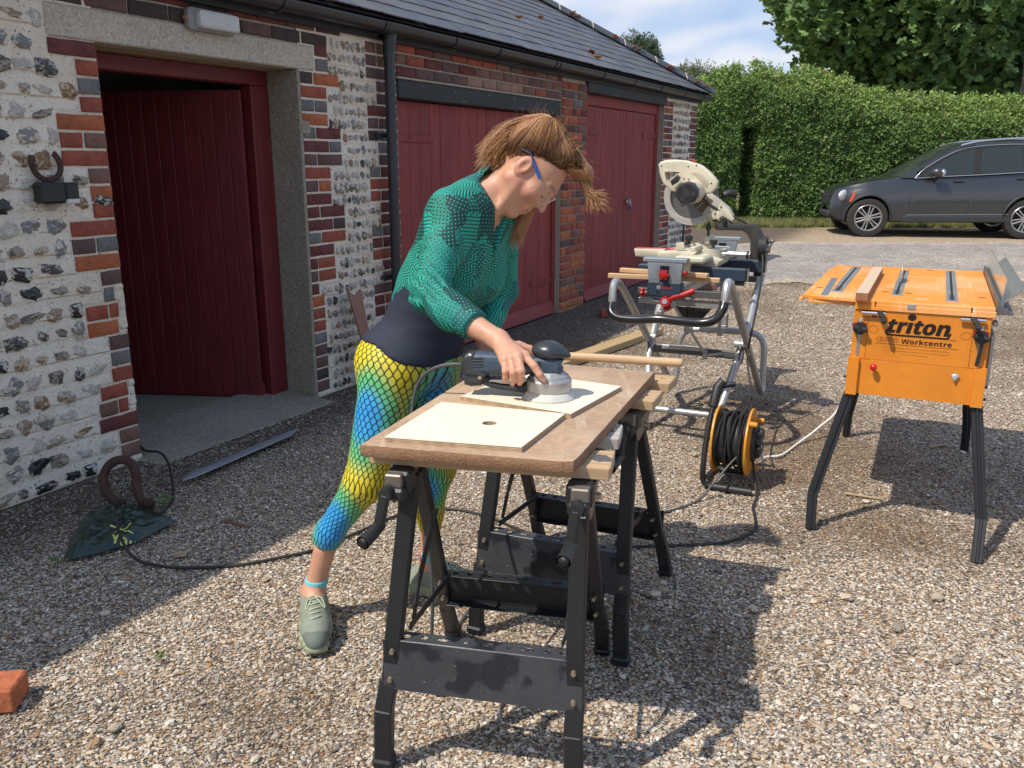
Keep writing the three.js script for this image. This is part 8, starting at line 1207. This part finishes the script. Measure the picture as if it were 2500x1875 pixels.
{ // plastic sack thrown down, creased
  const O = [[-1.615, -2.840], [-1.681, -3.026], [-1.717, -3.199], [-1.70, -3.303], [-1.655, -3.355], [-1.56, -3.333], [-1.451, -3.252], [-1.330, -3.170], [-1.371, -3.093], [-1.407, -2.989], [-1.449, -2.943], [-1.517, -2.880], [-1.584, -2.835]], c = [-1.54, -3.10], rings = 26, seg = 104, P = [], U = [], I = [];
  const edge = (a) => { const u = ((a / (2 * Math.PI)) % 1 + 1) % 1 * O.length, i = Math.floor(u), f = u - i, p = O[i], q = O[(i + 1) % O.length]; return [lerp(p[0], q[0], f), lerp(p[1], q[1], f)]; };
  for (let r = 0; r <= rings; r++) for (let k = 0; k <= seg; k++) { const e = edge(k / seg * 2 * Math.PI), t = r / rings, x = lerp(c[0], e[0], t), z = lerp(c[1], e[1], t), rd = (f, o) => 1 - Math.abs(fbm(x * f + o, z * f * 0.8, o, 3)) * 2.2; const y = 0.004 + (1 - t * t) * (0.045 + 0.030 * fbm(x * 7, z * 7, 2, 2)) + (1 - Math.pow(t, 6)) * (0.020 * Math.pow(Math.max(0, rd(6, 3)), 3) + 0.016 * Math.pow(Math.max(0, rd(13, 8)), 3) + 0.006 * fbm(x * 40, z * 40, 6, 2)) + 0.012 * t; P.push(x, Math.max(0.003, y), z); U.push((x + 1.75) / 0.45, 1 - (z + 3.38) / 0.57); }
  for (let r = 0; r < rings; r++) for (let k = 0; k < seg; k++) { const a = r * (seg + 1) + k, b = a + 1, d = a + seg + 1, e = d + 1; I.push(a, b, d, b, e, d); }
  const g = new THREE.BufferGeometry(); g.setAttribute('position', new THREE.Float32BufferAttribute(P, 3)); g.setAttribute('uv', new THREE.Float32BufferAttribute(U, 2)); g.setIndex(I); g.computeVertexNormals(); { const n = g.attributes.normal; let up = 0; for (let i = 0; i < n.count; i++) up += n.getY(i); if (up < 0) { g.setIndex(I.map((_, i) => I[i - i % 3 + [0, 2, 1][i % 3]])); g.computeVertexNormals(); } }
  const map = printed(0.45, 0.57, (x, w, h) => { x.fillStyle = '#0c2b20'; x.fillRect(0, 0, w, h); x.save(); x.translate(w * 0.60, h * 0.64); x.rotate(-0.25); x.scale(1, 1); x.strokeStyle = '#c9cf6a'; x.lineWidth = w * 0.014; x.beginPath(); x.moveTo(-w * 0.09, -w * 0.03); x.lineTo(w * 0.10, w * 0.05); x.moveTo(-w * 0.05, w * 0.06); x.lineTo(w * 0.07, -w * 0.06); x.stroke(); x.fillStyle = '#c9cf6a'; x.font = `bold ${w * 0.11}px sans-serif`; x.fillText('Yau', -w * 0.06, w * 0.17); x.restore(); }, 512);
  map.flipY = true;
  single('plastic_sack', g, phys(0xffffff, 0.30, 0, { map, clearcoat: 0.3, clearcoatRoughness: 0.3, bumpMap: rep(wearMaps.bump, 6), bumpScale: 0.003 }), 'crumpled dark green plastic sack on the gravel in front of the flint wall', 'sack');
}
{ // tread-plate ramp strip
  const m = makeMaps(128, 128, (x, y) => { let h = 0; for (const [cx, cy, s] of [[0.25, 0.25, 1], [0.75, 0.75, 1], [0.75, 0.25, -1], [0.25, 0.75, -1]]) { const a = ((x - cx) * s + (y - cy)) * 0.7071, b = ((y - cy) - (x - cx) * s) * 0.7071; h = Math.max(h, 1 - (a / 0.20) ** 2 - (b / 0.065) ** 2); } return [0.34, 0.36, 0.385, 0.3 + 0.6 * clamp(h * 2, 0, 1), 0.5]; });
  const a = V(-1.468, 0.012, -3.595), b = V(-1.085, 0.014, -4.365), d = b.clone().sub(a).normalize(), n = V(-d.z, 0, d.x), s = slab([[0, 0], [0.10, 0.050], [0.74, 0.070], [0.86, 0.062], [0.72, -0.004], [0.05, -0.022]], 0.004, 0.001, 'x');
  const q = s.rotateX(-Math.PI / 2).rotateX(-0.10).applyMatrix4(new THREE.Matrix4().makeBasis(d, V(0, 1, 0), n)).translate(a.x, a.y + 0.014, a.z);
  single('metal_strip', [q, bar(a.clone().add(V(0.01, -0.002, 0)), b.clone().add(V(0, -0.002, 0)), 0.004, 0.022, 0.001)].slice(0, 1), mat(0xffffff, 0.42, 0.25, { map: rep(m.map, 28), bumpMap: rep(m.bump, 28), bumpScale: 0.002 }), 'grey tread-plate metal strip lying along the doorway step', 'metal strip');
}
{ // timber on the ground, half bricks, leaning board
  const m = mat(rgb(0.50, 0.37, 0.20), 0.85, 0, WOOD);
  single('timber_beam', bar(V(0.28, 0.027, -5.79), V(1.215, 0.027, -7.115), 0.125, 0.050, 0.003), m, 'yellowish sawn timber lying on the gravel before the second garage doors', 'timber');
  const rb = (name, label, x, z, turn, k, y = 0.032) => { const b = single(name, put(brickGeo(0.215, 0.065, 0.1, 3).clone(), 0, 0, 0.05), BK[k], label, 'brick'); b.position.set(x, y, z); b.rotation.y = turn; return b; };
  single('loose_brick', [bx(0.215, 0.068, 0.102, 0, 0, 0, 0.005)], BK.orange, 'orange brick on the gravel cut off by the left edge of the picture', 'brick').position.set(-1.415, 0.036, -2.00); scene.children[scene.children.length - 1].rotation.y = 0.12;
  single('loose_brick', [bx(0.16, 0.066, 0.10, 0, 0, 0, 0.006)], BK.red, 'loose red brick at the foot of the farther garage doors', 'brick').position.set(0.905, 0.033, -7.94);
  single('loose_brick', [bx(0.20, 0.066, 0.10, 0, 0, 0, 0.006)], BK.brown, 'loose brown brick at the foot of the far pier', 'brick').position.set(2.20, 0.033, -9.70);
  const lean = slab((() => { const s = new THREE.Shape(); s.moveTo(-0.055, 0.56); s.quadraticCurveTo(0.0, 0.47, 0.075, 0.535); s.lineTo(0.085, 0.30); s.lineTo(0.155, -0.05); s.lineTo(0.045, -0.05); s.closePath(); return s; })(), 0.012, 0.002, 'y');
  const lb = single('leaning_board', lean, mat(rgb(0.30, 0.15, 0.105), 0.6, 0, WOOD), 'reddish brown shaped board leaning on the flint wall behind the woman', 'board'); { const p = fromWall(1.56, 0.10, 0.17); lb.position.copy(p); lb.rotation.set(-0.16, WTURN, 0, 'YXZ'); }
  const pl = thing('padlock', 'blue padlock and grey hasp on the farther garage doors', 'padlock', onWall(6.66, 0.93, -0.062), WTURN);
  part('body', bx(0.040, 0.052, 0.022, 0.045, -0.030, 0.012, 0.006), mat(rgb(0.02, 0.09, 0.40), 0.4), pl); part('shackle', pipe([V(0.033, -0.01, 0.012), V(0.033, 0.035, 0.012), V(0.057, 0.035, 0.012), V(0.057, -0.01, 0.012)], 0.004, 0.012, 8), CHROME, pl); part('hasp', [bx(0.11, 0.034, 0.006, 0.0, 0.040, 0.0, 0.002), bx(0.03, 0.05, 0.02, 0.02, 0.042, 0.01, 0.004)], ALU, pl);
}
{ // weeds, stones, slivers of wood
  const W = leafMat([0.085, 0.20, 0.03], 0.3), L = ['small green weed beside the plastic sack, by the flex loop', 'small green weed at the wall side of the sack', 'tiny weed growing in the sunlit gravel', 'tiny weed by the saw stand foot'];
  [[-1.455, -3.360, 0.8], [-1.620, -2.79, 0.5], [-1.013, -2.196, 0.45], [1.082, -4.792, 0.7]].forEach(([x, z, s], k) => { const w = thing('weed', L[k], 'weed', [x, 0.006, z]); part('leaf_tuft', put(leafBunch(200 + k, 26, 0.030, 0.007, 0.05), 0, 0.02, 0, 0, 0, 0, [s * 1.1, s * 0.9, s * 1.1]), W, w); });
  const R = rng(12), SM = PEBBLES.slice(0, 4).concat([PEBBLES[9], PEBBLES[8]]).map(c => mat(rgb(c[0] * 0.9, c[1] * 0.86, c[2] * 0.78), 0.85, 0, WEAR)), geos = [0, 1, 2, 3].map(k => fin(lump(k * 9 + 5, 2, 0.5, [1.3, 0.62, 1], true), undefined, 0.5)), at = [[0.477, -2.594, 0.020], [0.452, -2.600, 0.017], [1.106, -2.572, 0.020], [1.403, -2.567, 0.024], [1.187, -2.375, 0.020], [1.049, -1.998, 0.018], [0.904, -1.976, 0.016], [-1.011, -1.896, 0.017], [-1.323, -2.256, 0.018], [-1.033, -1.837, 0.018], [0.777, -2.5, 0.015], [0.506, -2.620, 0.019], [-1.296, -2.469, 0.016], [-1.216, -2.892, 0.022], [0.64, -2.10, 0.014], [-0.62, -1.78, 0.013], [1.28, -2.2, 0.015], [0.95, -2.3, 0.014], [-0.85, -2.7, 0.014], [0.9, -4.0, 0.02], [1.5, -3.4, 0.016]];
  at.forEach(([x, z, r], k) => { const s = single('stone', geos[k % 4], SM[Math.floor(R() * SM.length)], 'larger loose stone lying among the gravel chips', 'stone', 'larger stones on the gravel'); s.position.set(x, r * 0.42, z); s.rotation.y = R() * 6; s.scale.setScalar(r * 0.8); });
  const SL = ['thin brown sliver of wood on the shaded gravel near the sack', 'pale sliver of wood on the gravel left of the orange table leg', 'pale sliver of wood on the gravel behind the orange saw table leg']; [[[-1.152, -3.195], [-1.029, -3.131]], [[1.441, -3.492], [1.574, -3.427]], [[2.107, -4.115], [2.212, -4.16]]].forEach(([a, b], k) => single('wood_sliver', bar(V(a[0], 0.008, a[1]), V(b[0], 0.009, b[1]), 0.012, 0.006, 0.001), mat(k ? rgb(0.55, 0.42, 0.28) : rgb(0.26, 0.13, 0.08), 0.9, 0, WOOD), SL[k], 'wood sliver'));
}
renderer.render(scene, camera);
